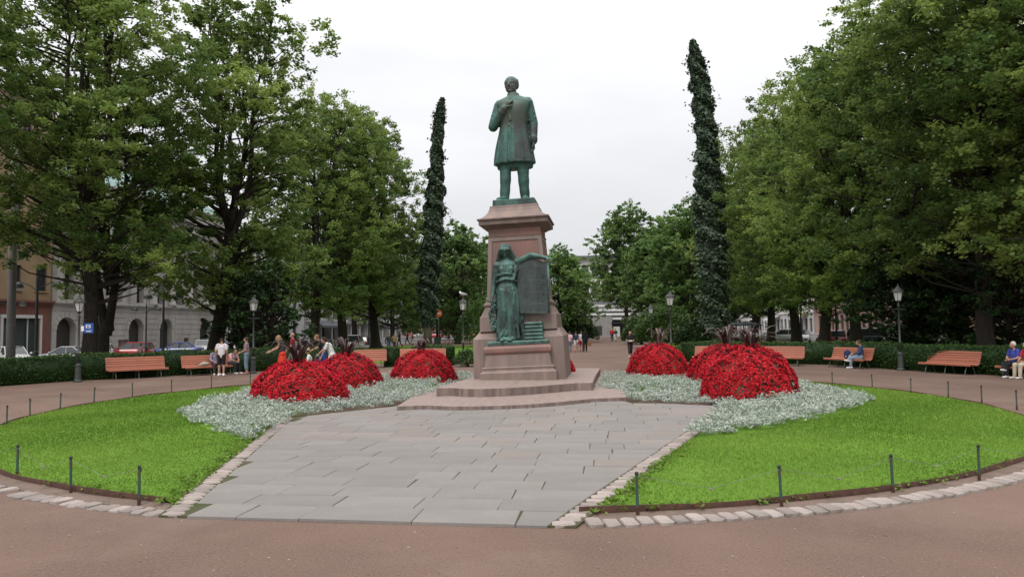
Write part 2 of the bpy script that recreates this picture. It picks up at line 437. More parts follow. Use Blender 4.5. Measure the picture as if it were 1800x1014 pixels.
M['bark'] = pmat('bark', (0.032, 0.027, 0.022), (0.05, 0.043, 0.035), scale=5, stretch=(3, 3, 0.5), rough=0.95, bump=0.8, bscale=14, spec=0.1)
M['bark_pale'] = pmat('pale_bark', (0.14, 0.11, 0.09), (0.09, 0.075, 0.06), scale=4, stretch=(3, 3, 0.5), rough=0.95, bump=0.6, bscale=14, spec=0.1)
M['silver'] = leafmat('silver_leaf', (0.29, 0.335, 0.28), (0.52, 0.56, 0.5), trans=0.15, rough=0.8, obvar=0.0, spec=0.1)
M['flower'] = leafmat('red_petal', (0.38, 0.003, 0.01), (0.68, 0.016, 0.028), trans=0.25, rough=0.5, obvar=0.04)
M['begonia'] = leafmat('dark_red_leaf', (0.055, 0.013, 0.014), (0.03, 0.03, 0.014), trans=0.1, rough=0.4)
M['plume'] = leafmat('purple_blade', (0.028, 0.015, 0.018), (0.09, 0.055, 0.05), trans=0.15, rough=0.4)
M['plume_pale'] = leafmat('pale_blade', (0.10, 0.075, 0.065), (0.26, 0.2, 0.17), trans=0.15, rough=0.5)
M['wood'] = pmat('painted_slat', (0.39, 0.14, 0.085), (0.31, 0.105, 0.064), scale=2, stretch=(0.4, 4, 4), rough=0.55, bump=0.1, bscale=20, vary=0.09)
M['iron'] = pmat('grey_iron', (0.16, 0.17, 0.165), (0.11, 0.115, 0.11), scale=6, rough=0.6, metal=0.2)
M['iron_dark'] = pmat('dark_iron', (0.03, 0.035, 0.034), (0.02, 0.023, 0.022), scale=5, rough=0.5, metal=0.2)
M['iron_green'] = pmat('green_iron', (0.06, 0.072, 0.067), (0.05, 0.05, 0.045), scale=5, rough=0.55, metal=0.2)
M['post_green'] = pmat('green_paint', (0.03, 0.075, 0.06), (0.06, 0.05, 0.036), scale=9, rough=0.6, lo=0.45, hi=0.62)
M['rust'] = pmat('rusty_steel', (0.075, 0.032, 0.02), (0.045, 0.022, 0.016), scale=8, rough=0.9, bump=0.3, bscale=40)
M['string'] = pmat('grey_string', (0.2, 0.22, 0.19), (0.15, 0.16, 0.14), rough=0.8)
M['lantern_glass'] = pmat('frosted_glass', (0.55, 0.57, 0.55), (0.42, 0.44, 0.42), scale=3, rough=0.25, spec=0.6)
M['concrete'] = pmat('concrete', (0.27, 0.26, 0.245), (0.2, 0.19, 0.18), scale=2, stretch=(1, 1, 0.3), rough=0.9, bump=0.2, bscale=40)
M['stone'] = pmat('limestone', (0.46, 0.425, 0.40), (0.36, 0.33, 0.31), scale=0.7, stretch=(1, 1, 0.6), rough=0.9, bump=0.25, bscale=6, spec=0.2)
M['stone_white'] = pmat('white_render', (0.60, 0.585, 0.57), (0.5, 0.49, 0.48), scale=0.5, rough=0.9, spec=0.2)
M['ochre'] = pmat('ochre_render', (0.31, 0.215, 0.125), (0.26, 0.18, 0.11), scale=0.6, rough=0.9, spec=0.2)
M['pinkwall'] = pmat('pink_render', (0.40, 0.27, 0.22), (0.34, 0.23, 0.19), scale=0.6, rough=0.9, spec=0.2)
M['brickred'] = pmat('red_stone', (0.21, 0.085, 0.065), (0.16, 0.068, 0.052), scale=1, rough=0.85, bump=0.2, bscale=10)
M['brick'] = pmat('brick_wall', (0.33, 0.17, 0.12), (0.27, 0.14, 0.10), scale=1.5, rough=0.9)
M['slate'] = pmat('slate_roof', (0.10, 0.105, 0.12), (0.075, 0.08, 0.09), scale=1.5, rough=0.6)
M['copper'] = pmat('copper_roof', (0.25, 0.36, 0.33), (0.2, 0.3, 0.28), scale=0.8, rough=0.7)
M['pane'] = pmat('window_pane', (0.022, 0.026, 0.03), (0.04, 0.045, 0.05), scale=0.3, rough=0.12, spec=0.6)
M['frame_dark'] = pmat('dark_frame', (0.05, 0.04, 0.035), (0.035, 0.03, 0.028), rough=0.6)
M['frame_white'] = pmat('white_frame', (0.6, 0.59, 0.57), (0.52, 0.51, 0.5), rough=0.6)
M['interior'] = pmat('shop_dark', (0.03, 0.04, 0.04), (0.05, 0.075, 0.07), scale=0.8, rough=0.5)
M['awning'] = pmat('awning_cloth', (0.56, 0.55, 0.52), (0.48, 0.47, 0.44), rough=0.85)
M['awning_yellow'] = pmat('cream_awning_cloth', (0.58, 0.49, 0.30), (0.5, 0.42, 0.26), rough=0.85)
M['tyre'] = pmat('tyre', (0.02, 0.02, 0.02), (0.03, 0.03, 0.03), rough=0.9)
M['rim'] = pmat('rim', (0.4, 0.4, 0.41), (0.33, 0.33, 0.34), rough=0.35, metal=0.7)
M['carglass'] = pmat('car_glass', (0.025, 0.03, 0.033), (0.04, 0.046, 0.05), scale=0.8, rough=0.08, spec=0.8)
M['lampwhite'] = pmat('headlight', (0.6, 0.6, 0.6), (0.5, 0.5, 0.5), rough=0.15)
M['lampred'] = pmat('tail_light', (0.35, 0.02, 0.02), (0.28, 0.015, 0.015), rough=0.2)
M['signblue'] = pmat('sign_blue', (0.02, 0.085, 0.34), (0.018, 0.075, 0.3), rough=0.5)
M['white'] = pmat('white_paint', (0.75, 0.75, 0.74), (0.66, 0.66, 0.65), rough=0.6)
M['feather'] = pmat('gull_feather', (0.78, 0.78, 0.76), (0.68, 0.68, 0.67), rough=0.8)
M['feather_grey'] = pmat('gull_wing', (0.3, 0.31, 0.33), (0.25, 0.26, 0.28), rough=0.8)
M['orange'] = pmat('orange_plastic', (0.6, 0.11, 0.03), (0.5, 0.09, 0.025), rough=0.5)
M['bin_green'] = pmat('green_plastic', (0.05, 0.1, 0.07), (0.04, 0.08, 0.055), rough=0.6)
M['board'] = pmat('brown_board', (0.25, 0.13, 0.06), (0.2, 0.105, 0.05), rough=0.8)
_pc = {}
def cmat(name, c, rough=0.9, c2=None, scale=6, coat=0.0, spec=0.25):
    k = (name, c)
    if k not in _pc: _pc[k] = pmat(name, c, c2, scale=scale, rough=rough, bump=0.0 if coat else 0.15, bscale=25, coat=coat, spec=spec)
    return _pc[k]
SKIN = cmat('skin', (0.42, 0.24, 0.17), 0.6)
# ------------------------------------------------------------------ ground, streets, pavements
def sheet(name, pts, z, mat, kind='structure'):
    me = bpy.data.meshes.new(name)
    me.from_pydata([(p[0], p[1], z) for p in pts], [], [tuple(range(len(pts)))]); me.update()
    return tag(link(name, me, mat), kind=kind)

sheet('gravel_ground', [park(-27.6, -300), park(900, -300), park(900, 1200), park(-27.6, 1200)], 0.0, M['gravel'])
LZ = -0.45       # the left street lies lower than the park
def strip(name, u0, u1, w0, w1, z, mat):
    return sheet(name, [park(u0, w0), park(u1, w0), park(u1, w1), park(u0, w1)], z, mat)
strip('street', -900.0, -27.6, -300, 1200, LZ, M['asphalt'])
strip('street', 26.5, 43.0, -60, 230, 0.004, M['asphalt'])
strip('cross_street', -27.6, 43.0, 133, 150, 0.008, M['asphalt'])
def kerbed(name, u0, u1, w0, w1, z0=0.0):
    b = MB(); b.prism([park(u0, w0), park(u1, w0), park(u1, w1), park(u0, w1)], z0 + 0.001, z0 + 0.13 if z0 > -.2 or u0 < -40 else 0.05, bev=0.02)
    return tag(b.build(name, M['pavement']), kind='structure')
kerbed('pavement', -49.5, -46.0, -60, 230, LZ); kerbed('pavement', 43.0, 47.5, -60, 230)
kerbed('pavement', -27.7, -25.0, -60, 228, LZ)
# pale lane markings
for u in (-36.8, 34.5):
    b = MB()
    for w in range(-20, 120, 8):
        p = [park(u - 0.07, w), park(u + 0.07, w), park(u + 0.07, w + 3), park(u - 0.07, w + 3)]
        b.add([(q.x, q.y, 0.012 + (LZ if u < 0 else 0)) for q in p], [(0, 1, 2, 3)])
    tag(b.build('lane_marking', M['white']), kind='structure')
# lawn strips behind the hedges
sheet('lawn_strip', [park(-24, 17), park(-16, 21), park(-7.5, 25), park(-7.5, 66), park(-24, 66)], 0.01, M['turf'])
sheet('lawn_strip', [park(8.5, 30), park(14, 24), park(24.5, 14), park(25, 70), park(8.5, 70)], 0.01, M['turf'])

# ------------------------------------------------------------------ round lawn
LR = 12.25
PW0 = -12.6
def half_l(w):
    if w > -3.6: return -4.75 + (w + 3.6) / 2.4 * 1.78
    return 0.04 - (2.1 + 0.305 * (w - PW0))
def half_r(w):
    if w > -0.8: return 5.59 - (w + 0.8) * 2.2
    return 0.04 + (2.1 + 0.305 * (w - PW0))
def np_park(X, Y):
    dx = X - CEN.x; dy = Y - CEN.y
    return dx * cos(YAW) - dy * sin(YAW), dx * sin(YAW) + dy * cos(YAW)
def pave_dist(u, w):
    """how far outside the flared stone pavement a point lies (negative: on it)"""
    l = 0.04 - (2.1 + 0.305 * (np.minimum(w, -3.6) - PW0)); r = 0.04 + (2.1 + 0.305 * (np.minimum(w, -0.8) - PW0))
    d = np.maximum(l - u, u - r)
    return np.where((np.abs(u - .1) < 3.25) & (w > -2) & (w < 10.8), -0.3, np.maximum(d, w - 1.7))
def lawn_z(X, Y):
    u, w = np_park(X, Y)
    r = np.hypot(u, w) / LR
    d = np.clip((pave_dist(u, w) - 0.29) / 1.6, -0.2, 1)
    s = np.where(d > 0, d * d * (3 - 2 * d), d * 2.2)
    return 0.045 + 0.17 * np.clip(1 - r * r, 0, 1) * np.clip(s, 0, 1) + np.where(d < 0, d * 1.2, 0)

def disc_mesh():
    rings, seg = 70, 160
    V = [(CEN.x, CEN.y)]
    for i in range(1, rings + 1):
        r = LR * i / rings
        for k in range(seg):
            a = 2 * pi * k / seg
            V.append((CEN.x + r * cos(a), CEN.y + r * sin(a)))
    V = np.array(V); Z = lawn_z(V[:, 0], V[:, 1])
    F = []
    for i in range(rings - 1):
        b = 1 + i * seg
        for k in range(seg):
            j = (k + 1) % seg
            F.append((b + k, b + seg + k, b + seg + j, b + j))
    me = np_mesh('round_lawn', np.column_stack([V, Z]), np.array(F), smooth=True)
    return me
tag(link('round_lawn', disc_mesh(), M['turf']), kind='structure')

def inpoly(P, poly):
    x, y = P[:, 0], P[:, 1]; r = np.zeros(len(P), bool); n = len(poly)
    for i in range(n):
        x0, y0 = poly[i][0], poly[i][1]; x1, y1 = poly[(i + 1) % n][0], poly[(i + 1) % n][1]
        c = ((y0 > y) != (y1 > y)) & (x < (x1 - x0) * (y - y0) / (y1 - y0 + 1e-12) + x0)
        r ^= c
    return r
BED_L = [gp(*q) for q in ((436, 779), (400, 775), (365, 765), (335, 752), (318, 736))] + [gp(*q, 0.22) for q in ((332, 716), (372, 703), (425, 690), (520, 679))] \
    + [park(-8.2, 5.5), park(-6.9, 9.2), park(-3.6, 10.4), park(-2.4, 9.0), park(-2.3, 3.7), park(-2.7, 1.9), park(-3.1, -1.1), park(-4.85, -3.5), park(-4.0, -6.9)]
BED_R = [gp(*q) for q in ((1203, 774), (1265, 771), (1340, 766), (1420, 752), (1490, 733), (1530, 712))] + [gp(*q, 0.22) for q in ((1515, 694), (1470, 684), (1420, 675))] \
    + [park(8.8, 6.0), park(7.3, 9.6), park(3.9, 11.4), park(2.6, 11.0), park(2.45, 3.9), park(3.1, 2.7), park(3.35, 0.2), park(5.75, -0.8), park(4.4, -6.0)]
MOUND = {   # centre, radius, height of the red flower mounds
    'front left': (gp(528.5, 698, 0.2), 0.0, 0.0)}
def mound(u0, u1, vb, vt):
    a = gp(u0, vb, 0.22); b = gp(u1, vb, 0.22); c = (a + b) / 2; r = (b - a).length / 2 * .965
    s = FPX / c.y
    return (c.x, c.y, r, (EYE + (577 - vt) / s) * .965)
MOUNDS = [mound(447, 610, 698, 632), mound(556, 669, 677, 620), mound(689.5, 801, 668, 615), mound(1101, 1214, 661, 609), mound(1206, 1345, 671, 612), mound(1231, 1401, 692, 613)]
_pm = park(3.1, 6.9); MOUNDS.append((1.72, 28.6, 0.75, 1.05))

# grass blades: dense near the camera, sparser far off
def blades():
    n = 480000
    a = RNG.uniform(0, 2 * pi, n); r = LR * np.sqrt(RNG.uniform(0, 1, n))
    X = CEN.x + r * np.cos(a); Y = CEN.y + r * np.sin(a)
    u, w = np_park(X, Y)
    keep = pave_dist(u, w) > 0.3
    keep &= RNG.uniform(0, 1, n) < np.clip((13.5 / Y) ** 1.6, 0, 1)
    P = np.column_stack([X, Y])
    keep &= ~inpoly(P, BED_L) & ~inpoly(P, BED_R)
    keep &= np.hypot(u, w - 3) > 3.4
    X, Y, r = X[keep], Y[keep], r[keep]; n = len(X)
    Z = lawn_z(X, Y)
    patch = np.sin(X * 1.7 + np.sin(Y * 1.1) * 2) * np.sin(Y * 1.5 + X * .6)
    h = RNG.uniform(0.018, 0.036, n) * (1 + 0.22 * patch) * np.clip(Y / 13, 0.95, 1.25)
    edge = np.clip((r - (LR - 0.35)) / 0.35, 0, 1); h *= 1 + 0.5 * edge * RNG.uniform(0, 1, n)
    t = RNG.uniform(0, 2 * pi, n); wd = 0.0065 * np.clip(Y / 9, 1, 2.4)
    dx = np.cos(t) * wd; dy = np.sin(t) * wd
    l = RNG.uniform(0, 2 * pi, n); lean = RNG.uniform(0.2, 1.0, n) * h
    A = np.column_stack([X - dx, Y - dy, Z - 0.004]); B = np.column_stack([X + dx, Y + dy, Z - 0.004])
    Cc = np.column_stack([X + np.cos(l) * lean, Y + np.sin(l) * lean, Z + h])
    V = np.stack([A, B, Cc], 1).reshape(-1, 3)
    worn = np.sin(X * .83 + 2.1 * np.sin(Y * .47 + 1)) * np.sin(Y * .71 + 1.6 * np.sin(X * .39))
    tint = np.clip(0.42 + 0.17 * patch + 0.36 * worn + RNG.normal(0, 0.1, n) + 0.3 * edge, 0, 1)
    return np_mesh('grass', V, np.arange(n * 3).reshape(n, 3), tint)
tag(link('grass', blades(), M['grass']), kind='stuff', label='short bright green grass of the round lawn', cat='grass')
# low weeds and clover along the edges of the pavement and the lawn
def weeds():
    pts = []
    for side in (-1, 1):
        for k in range(150):
            w = RNG.uniform(PW0 + 0.5, -4.8)
            l = (half_r(w) + 0.27) if side > 0 else (half_l(w) - 0.27)
            if side > 0 and w > -7.1: continue
            q = park(l + side * abs(RNG.normal(0.05, 0.12)), w)
            pts.append((q.x, q.y))
    for k in range(190):
        a = RNG.uniform(-0.55, 0.75); r = LR + RNG.normal(-0.06, 0.05)
        q = Vector((CEN.x + r * sin(a), CEN.y - r * cos(a), 0)); u, w = np_park(q.x, q.y)
        if -2.8 < u < 2.9: continue
        pts.append((q.x, q.y))
    pts = np.array(pts)
    c = np.repeat(np.column_stack([pts, np.full(len(pts), 0.05)]), 9, 0)
    c[:, :2] += RNG.normal(0, 0.035, (len(c), 2)); c[:, 2] += RNG.uniform(-0.015, 0.035, len(c))
    V, F = leaf_quads(c, 0.055, 0.035, droop=-0.3)
    return np_mesh('weeds', V, F, RNG.uniform(0, 1, len(F)))
tag(link('weeds', weeds(), M['grass']), kind='stuff', label='small green weeds along the edges of lawn and pavement', cat='weeds')
# bits of grit, pale chips and fallen leaves lying on the gravel
def grit(name, n, size, mat, x0, x1, y0, y1, flat):
    X = RNG.uniform(x0, x1, n); Y = y0 + (y1 - y0) * RNG.uniform(0, 1, n) ** 1.6
    u, w = np_park(X, Y)
    k = (np.hypot(u, w) > LR + 0.25) & ~((pave_dist(u, w) < 0.3) & (w < -9) & (w > PW0 - 0.05))
    X, Y = X[k], Y[k]; n = len(X)
    s = size * RNG.uniform(0.5, 1.5, n); t = RNG.uniform(0, 2 * pi, n)
    V = []
    for j in range(4):
        a = t + j * pi / 2
        V.append(np.column_stack([X + np.cos(a) * s * (1 if j % 2 else 0.6), Y + np.sin(a) * s * (1 if j % 2 else 0.6), 0.002 + s * flat * 0.3 + 0 * X]))
    V.append(np.column_stack([X, Y, s * flat + 0.004]))
    V = np.stack(V, 1).reshape(-1, 3); b = (np.arange(n) * 5)[:, None]
    F = np.concatenate([b + np.array([[0, 1, 4]]), b + np.array([[1, 2, 4]]), b + np.array([[2, 3, 4]]), b + np.array([[3, 0, 4]])])
    return tag(link(name, np_mesh(name, V, F), mat), kind='stuff', label='small bits lying on the red brown gravel', cat='gravel')
grit('loose_grit', 30000, 0.008, pmat('grit', (0.27, 0.195, 0.165), (0.19, 0.13, 0.108), scale=3, rough=0.95, spec=0.1), -14, 14, 5.2, 16, 0.7)
grit('pale_chips', 420, 0.011, pmat('chips', (0.5, 0.42, 0.36), (0.32, 0.26, 0.2), scale=3, rough=0.95, spec=0.1), -14, 14, 5.2, 20, 0.35)
grit('fallen_leaves', 130, 0.02, pmat('dry_leaf', (0.1, 0.06, 0.03), (0.22, 0.17, 0.06), scale=3, rough=0.9, spec=0.1), -22, 22, 5.4, 42, 0.2)
# brown soil margin between the lawn edging and the kerb stones
def margin():
    seg = 200; V = []; F = []
    for k in range(seg + 1):
        a = -2.2 + 4.4 * k / seg
        for r, z in ((LR - 0.03, 0.012), (12.55, 0.006)):
            V.append((CEN.x + r * sin(a), CEN.y - r * cos(a), z))
    for k in range(seg): F.append((2 * k, 2 * k + 1, 2 * k + 3, 2 * k + 2))
    return np_mesh('soil_margin', np.array(V), np.array(F))
tag(link('soil_margin', margin(), pmat('margin_soil', (0.19, 0.135, 0.11), (0.13, 0.1, 0.08), scale=3, rough=0.95, bump=0.5, bscale=60, fine=(0.3, 0.23, 0.19), fscale=50, famt=0.4, spec=0.1)), kind='structure')
# rusty steel edging round the lawn
def edging():
    b = MB(); seg = 260; V = []; F = []
    for k in range(seg + 1):
        a = -2.9 + 5.8 * k / seg
        wob = 0.012 * sin(a * 37)
        for r, z in ((LR + wob, 0), (LR + wob, 0.085 + 0.01 * sin(a * 23)), (LR + wob + 0.012, 0.085 + 0.01 * sin(a * 23)), (LR + wob + 0.012, 0)):
            V.append((CEN.x + r * sin(a), CEN.y - r * cos(a), z))
        u, w = np_park(V[-1][0], V[-1][1])
        if k and not (-2.6 < u < 2.7 and w < 0):
            for j in range(3): F.append((4 * (k - 1) + j, 4 * (k - 1) + j + 1, 4 * k + j + 1, 4 * k + j))
    return np_mesh('lawn_edging', np.array(V), np.array(F))
tag(link('lawn_edging', edging(), M['rust']), label='low rusty steel edging strip round the lawn', cat='edging')

# ------------------------------------------------------------------ stone pavement in front of the monument
def pave_base():
    L = [(half_l(w), w) for w in np.linspace(PW0 + 0.02, -0.5, 30)]; R_ = [(half_r(w), w) for w in np.linspace(0.5, PW0 + 0.02, 30)]
    return [park(u - 0.3, w) for u, w in reversed(L)] + [park(u + 0.3, w) for u, w in reversed(R_)]
_b = MB(); _b.prism(pave_base(), -0.02, 0.026)
PAVE = tag(_b.build('stone_pavement', M['jointsoil']), kind='structure')
BW = 0.26
w = PW0; row = 0
while w < 0.35:
    d = random.choice((0.5, 0.54, 0.58, 0.54)); w1 = min(w + d, 0.4)
    g = 0.0045
    lo0, lo1 = half_l(w), half_l(w1); hi0, hi1 = half_r(w), half_r(w1)
    x = min(lo0, lo1); first = True
    x = x - random.uniform(0, 0.5)
    while x < max(hi0, hi1):
        L = random.choice((0.75, 0.9, 1.0, 1.15, 1.3, 0.6))
        sk = random.uniform(-0.015, 0.015)
        a0, a1 = max(x, lo0), max(x + sk, lo1); b0, b1 = min(x + L, hi0), min(x + L + sk, hi1)
        if hi0 - b0 < 0.3: b0 = hi0; b1 = hi1; L = 99
        if b0 - a0 > 0.12 and b1 - a1 > 0.12:
            c = park((a0 + b0) / 2, (w + w1) / 2)
            def loc(u_, w_): q = park(u_, w_) - c; return (q.x, q.y)
            pb = MB(); zt = 0.036 + random.uniform(-0.003, 0.004)
            pb.prism([loc(a0 + g, w + g), loc(b0 - g, w + g), loc(b1 - g, w1 - g), loc(a1 + g, w1 - g)], 0.0, zt, bev=0.006)
            warm = (w > -7.3 and random.random() < 0.36) or random.random() < 0.03
            o = pb.build('paving_slab', M['slabwarm' if warm else 'slab'], PAVE, loc=c)
            o.rotation_euler = (random.uniform(-0.006, 0.006), random.uniform(-0.004, 0.004), 0)
        x += L
    w = w1; row += 1
# border stones along both edges of the pavement: six stone shapes, shared
def stone_mesh(a, b, h):
    sb = MB(); n = 10; r = []
    for z, k in ((0, 1.0), (h - 0.012, 1.0), (h, 0.86)):
        r.append([(a / 2 * k * (1 if abs(cos(t)) > .5 else 1) * np.sign(cos(t)) * abs(cos(t)) ** 0.35 + random.uniform(-.006, .006), b / 2 * k * np.sign(sin(t)) * abs(sin(t)) ** 0.35 + random.uniform(-.006, .006), z + (random.uniform(-.006, .006) if z else 0)) for t in [2 * pi * (i + .5) / n for i in range(n)]])
    sb.loft(r); me = sb.mesh('stone'); me.materials.append(M['cobble']); return me
BST = [stone_mesh(0.25, random.uniform(0.15, 0.19), 0.06) for _ in range(6)]
for side in (-1, 1):
    w = PW0 + 0.1
    while w < (-3.7 if side < 0 else -1.0):
        step = random.uniform(0.165, 0.2)
        u = (half_r(w) + BW / 2 + .01) if side > 0 else (half_l(w) - BW / 2 - .01)
        p = park(u, w, random.uniform(-0.024, -0.015) - (0.012 if side < 0 and random.random() < .3 else 0))
        link('border_stone', random.choice(BST), None, PAVE, p, -YAW + side * 0.1 + random.uniform(-.05, .05))
        w += step
# kerb of small setts round the lawn
KERB = thing('sett_kerb', 'curved row of pale stone setts edging the lawn in front', 'kerb', (CEN.x, CEN.y, 0))
KST = [stone_mesh(random.uniform(0.155, 0.18), random.uniform(0.25, 0.3), 0.06) for _ in range(7)]
a = -1.15
while a < 1.25:
    r = 12.68 + random.uniform(-.015, .015)
    x = r * sin(a); y = -r * cos(a); u, w_ = np_park(CEN.x + x, CEN.y + y)
    if not (-2.42 < u < 2.5) and not (u < -4 and random.random() < 0.12):
        sunk = 0.022 if u < -2 else 0.0
        link('sett', random.choice(KST), None, KERB, (x, y, random.uniform(-0.03, -0.012) - random.uniform(0, sunk)), a + random.uniform(-.07, .07))
    a += random.uniform(0.172, 0.2) / 12.68

# ------------------------------------------------------------------ silver beds and red flower mounds
def silver(poly):
    xs = [p[0] for p in poly]; ys = [p[1] for p in poly]
    sp = 0.225
    gx, gy = np.meshgrid(np.arange(min(xs), max(xs), sp), np.arange(min(ys), max(ys), sp))
    P = np.column_stack([gx.ravel(), gy.ravel()]) + RNG.uniform(-0.1, 0.1, (gx.size, 2))
    P = P[inpoly(P, poly)]
    for (x, y, r, h) in MOUNDS:
        P = P[np.hypot(P[:, 0] - x, P[:, 1] - y) > r * 0.86]
    H = RNG.uniform(0.09, 0.28, len(P)) * (1 + 0.15 * np.sin(P[:, 0] * 2.1) * np.sin(P[:, 1] * 1.7))
    k = 66
    c = np.repeat(np.column_stack([P, np.maximum(0.03, lawn_z(P[:, 0], P[:, 1]))]), k, 0); hh = np.repeat(H, k)
    n = len(c)
    a = RNG.uniform(0, 2 * pi, n); rr = 0.15 * np.sqrt(RNG.uniform(0, 1, n)); zz = hh * np.sqrt(np.clip(1 - (rr / 0.19) ** 2, 0, 1)) * RNG.uniform(0.45, 1.08, n)
    c[:, 0] += rr * np.cos(a); c[:, 1] += rr * np.sin(a); c[:, 2] += zz
    out = np.column_stack([np.cos(a), np.sin(a), np.full(n, 0.0)]) * (rr / 0.15)[:, None]
    d = out + np.column_stack([RNG.normal(0, .5, n), RNG.normal(0, .5, n), RNG.uniform(0.05, 1.0, n)]); d /= np.linalg.norm(d, axis=1)[:, None]
    nr = RNG.normal(0, .5, (n, 3)); nr[:, 2] += 0.8
    s = np.cross(d, nr); s /= np.linalg.norm(s, axis=1)[:, None] + 1e-9
    L = RNG.uniform(0.045, 0.095, n)[:, None]; W = L * 0.42
    V = np.stack([c - d * L / 2, c + s * W / 2 + d * L * .1, c + d * L / 2, c - s * W / 2 + d * L * .1], 1).reshape(-1, 3)
    tint = np.clip(np.repeat(RNG.uniform(0.1, 0.6, len(P)), k) + RNG.normal(0.05, .25, n), 0, 1)
    return np_mesh('silver_foliage', V, np.arange(n * 4).reshape(n, 4), tint)
for nm, poly in (('left', BED_L), ('right', BED_R)):
    tag(link('silver_foliage', silver(poly), M['silver']), kind='stuff', label='silver grey leafy bedding plants on the %s of the monument' % nm, cat='bedding plants')

def make_mound(x, y, r, h, label):
    root = thing('flower_mound', label, 'flowers', (x, y, 0.1), 0, 'red flower mounds round the monument')
    h = h - 0.1
    base = MB()
    prof = [(r * 0.96 * cos(t) ** 0.9, h * 0.95 * sin(t)) for t in np.linspace(0, pi / 2 - 0.02, 9)]
    base.lathe(prof, 28); base.build('soil_core', M['soil'], root, smooth=True)
    def surf(n, off):
        t = np.arcsin(np.clip(RNG.uniform(0, 1, n) ** 0.92, 0, 1)); a = RNG.uniform(0, 2 * pi, n)
        lump = 1 + 0.035 * np.sin(a * 5 + t * 3 + y) + 0.03 * np.sin(a * 9 - t * 7 + x) + 0.02 * np.sin(a * 17 + t * 13)
        rad = r * np.cos(t) ** 0.88 * lump
        P = np.column_stack([rad * np.cos(a), rad * np.sin(a), h * np.sin(t) * lump])
        nr = np.column_stack([np.cos(t) * np.cos(a), np.cos(t) * np.sin(a), np.sin(t) * r / h]); nr /= np.linalg.norm(nr, axis=1)[:, None]
        return P + nr * off[:, None], nr
    area = 2 * pi * r * h
    n = int(area * 380)
    P, nr = surf(n, RNG.uniform(-0.05, 0.005, n))
    V, F = leaf_quads(P, 0.085, 0.06, up=nr * 1.2)
    link('foliage', np_mesh('foliage', V, F, RNG.uniform(0, 1, n)), M['begonia'], root)
    n = int(area * 1050)
    P, nr = surf(n, RNG.uniform(-0.01, 0.05, n))
    # flower density varies so that dark leaves show through in clusters
    g = np.sin(P[:, 0] * 6 + 1.3 * x) * np.sin(P[:, 1] * 6.5) * np.sin(P[:, 2] * 7 + y) + RNG.normal(0, .38, n)
    k = g > -0.82; P, nr = P[k], nr[k]; n = len(P)
    nr = nr + RNG.normal(0, 0.38, nr.shape); nr /= np.linalg.norm(nr, axis=1)[:, None]
    t1 = np.cross(nr, np.array([0.3, 0.2, 1.0])); t1 /= np.linalg.norm(t1, axis=1)[:, None] + 1e-9; t2 = np.cross(nr, t1)
    s = RNG.uniform(0.025, 0.041, n)[:, None]; ro = RNG.uniform(0, 2 * pi, n)
    ring = []
    for j in range(8):
        a = (ro + j * pi / 4)[:, None]; q = s * (1.0 if j % 2 == 0 else 0.5)
        ring.append(P + (t1 * np.cos(a) + t2 * np.sin(a)) * q + nr * (0.006 if j % 2 == 0 else 0))
    V = np.stack([P + nr * -0.008] + ring, 1).reshape(-1, 3); b = (np.arange(n) * 9)[:, None]
    F = np.concatenate([b + np.array([[0, 1 + j, 1 + (j + 1) % 8, 1 + (j + 2) % 8]]) for j in (0, 2, 4, 6)])
    tt = np.clip(RNG.normal(0.5, .36, n), 0, 1); tint = np.tile(tt, 4)
    f = link('flowers', np_mesh('flowers', V, F, tint), M['flower'], root); f['kind'] = 'stuff'
    return root
_ml = ['big red flower mound nearest the camera on the left of the paving', 'red flower mound half hidden behind the big left mound', 'red flower mound standing alone just left of the pedestal',
       'red flower mound nearest the central path right of the pedestal', 'red flower mound mostly hidden behind the big right mound', 'big red flower mound nearest the camera on the right of the paving', 'sliver of red flower mound peeking out behind the pedestal']
for q, l in zip(MOUNDS, _ml): make_mound(*q, l)

# dark purple ornamental blades growing out of the mounds' tops
def plume(x, y, z, n, hgt, spread, mats, label):
    root = thing('ornamental_plant', label, 'plant', (x, y, z), 0, 'purple leaved plants on the flower mounds')
    for k in range(n):
        a = 2 * pi * k / n + random.uniform(-.4, .4); L = hgt * random.uniform(0.65, 1.12); sp = spread * random.uniform(0.35, 1.5); wd = random.uniform(0.035, 0.06)
        V = []; F = []; st = 7
        bx, by = random.uniform(-.09, .09), random.uniform(-.09, .09)
        for i in range(st + 1):
            t = i / st
            rr = sp * t ** 1.15; zz = L * (sin(t * pi * 0.62) / sin(pi * 0.5)) - 0.28 * L * t ** 4
            ww = wd * (sin(pi * min(1, t * 0.93 + 0.1))) ** 0.7
            c = Vector((bx + rr * cos(a), by + rr * sin(a), zz - 0.05)); s = Vector((-sin(a), cos(a), 0)) * ww
            V += [c - s, c + Vector((0, 0, -0.012)), c + s]
        for i in range(st):
            F += [(3 * i, 3 * i + 1, 3 * i + 4, 3 * i + 3), (3 * i + 1, 3 * i + 2, 3 * i + 5, 3 * i + 4)]
        me = np_mesh('leaf', np.array([tuple(v) for v in V]), np.array(F), np.full(len(F), random.random()))
        link('leaf', me, random.choice(mats), root)
    return root
PD, PP = M['plume'], M['plume_pale']
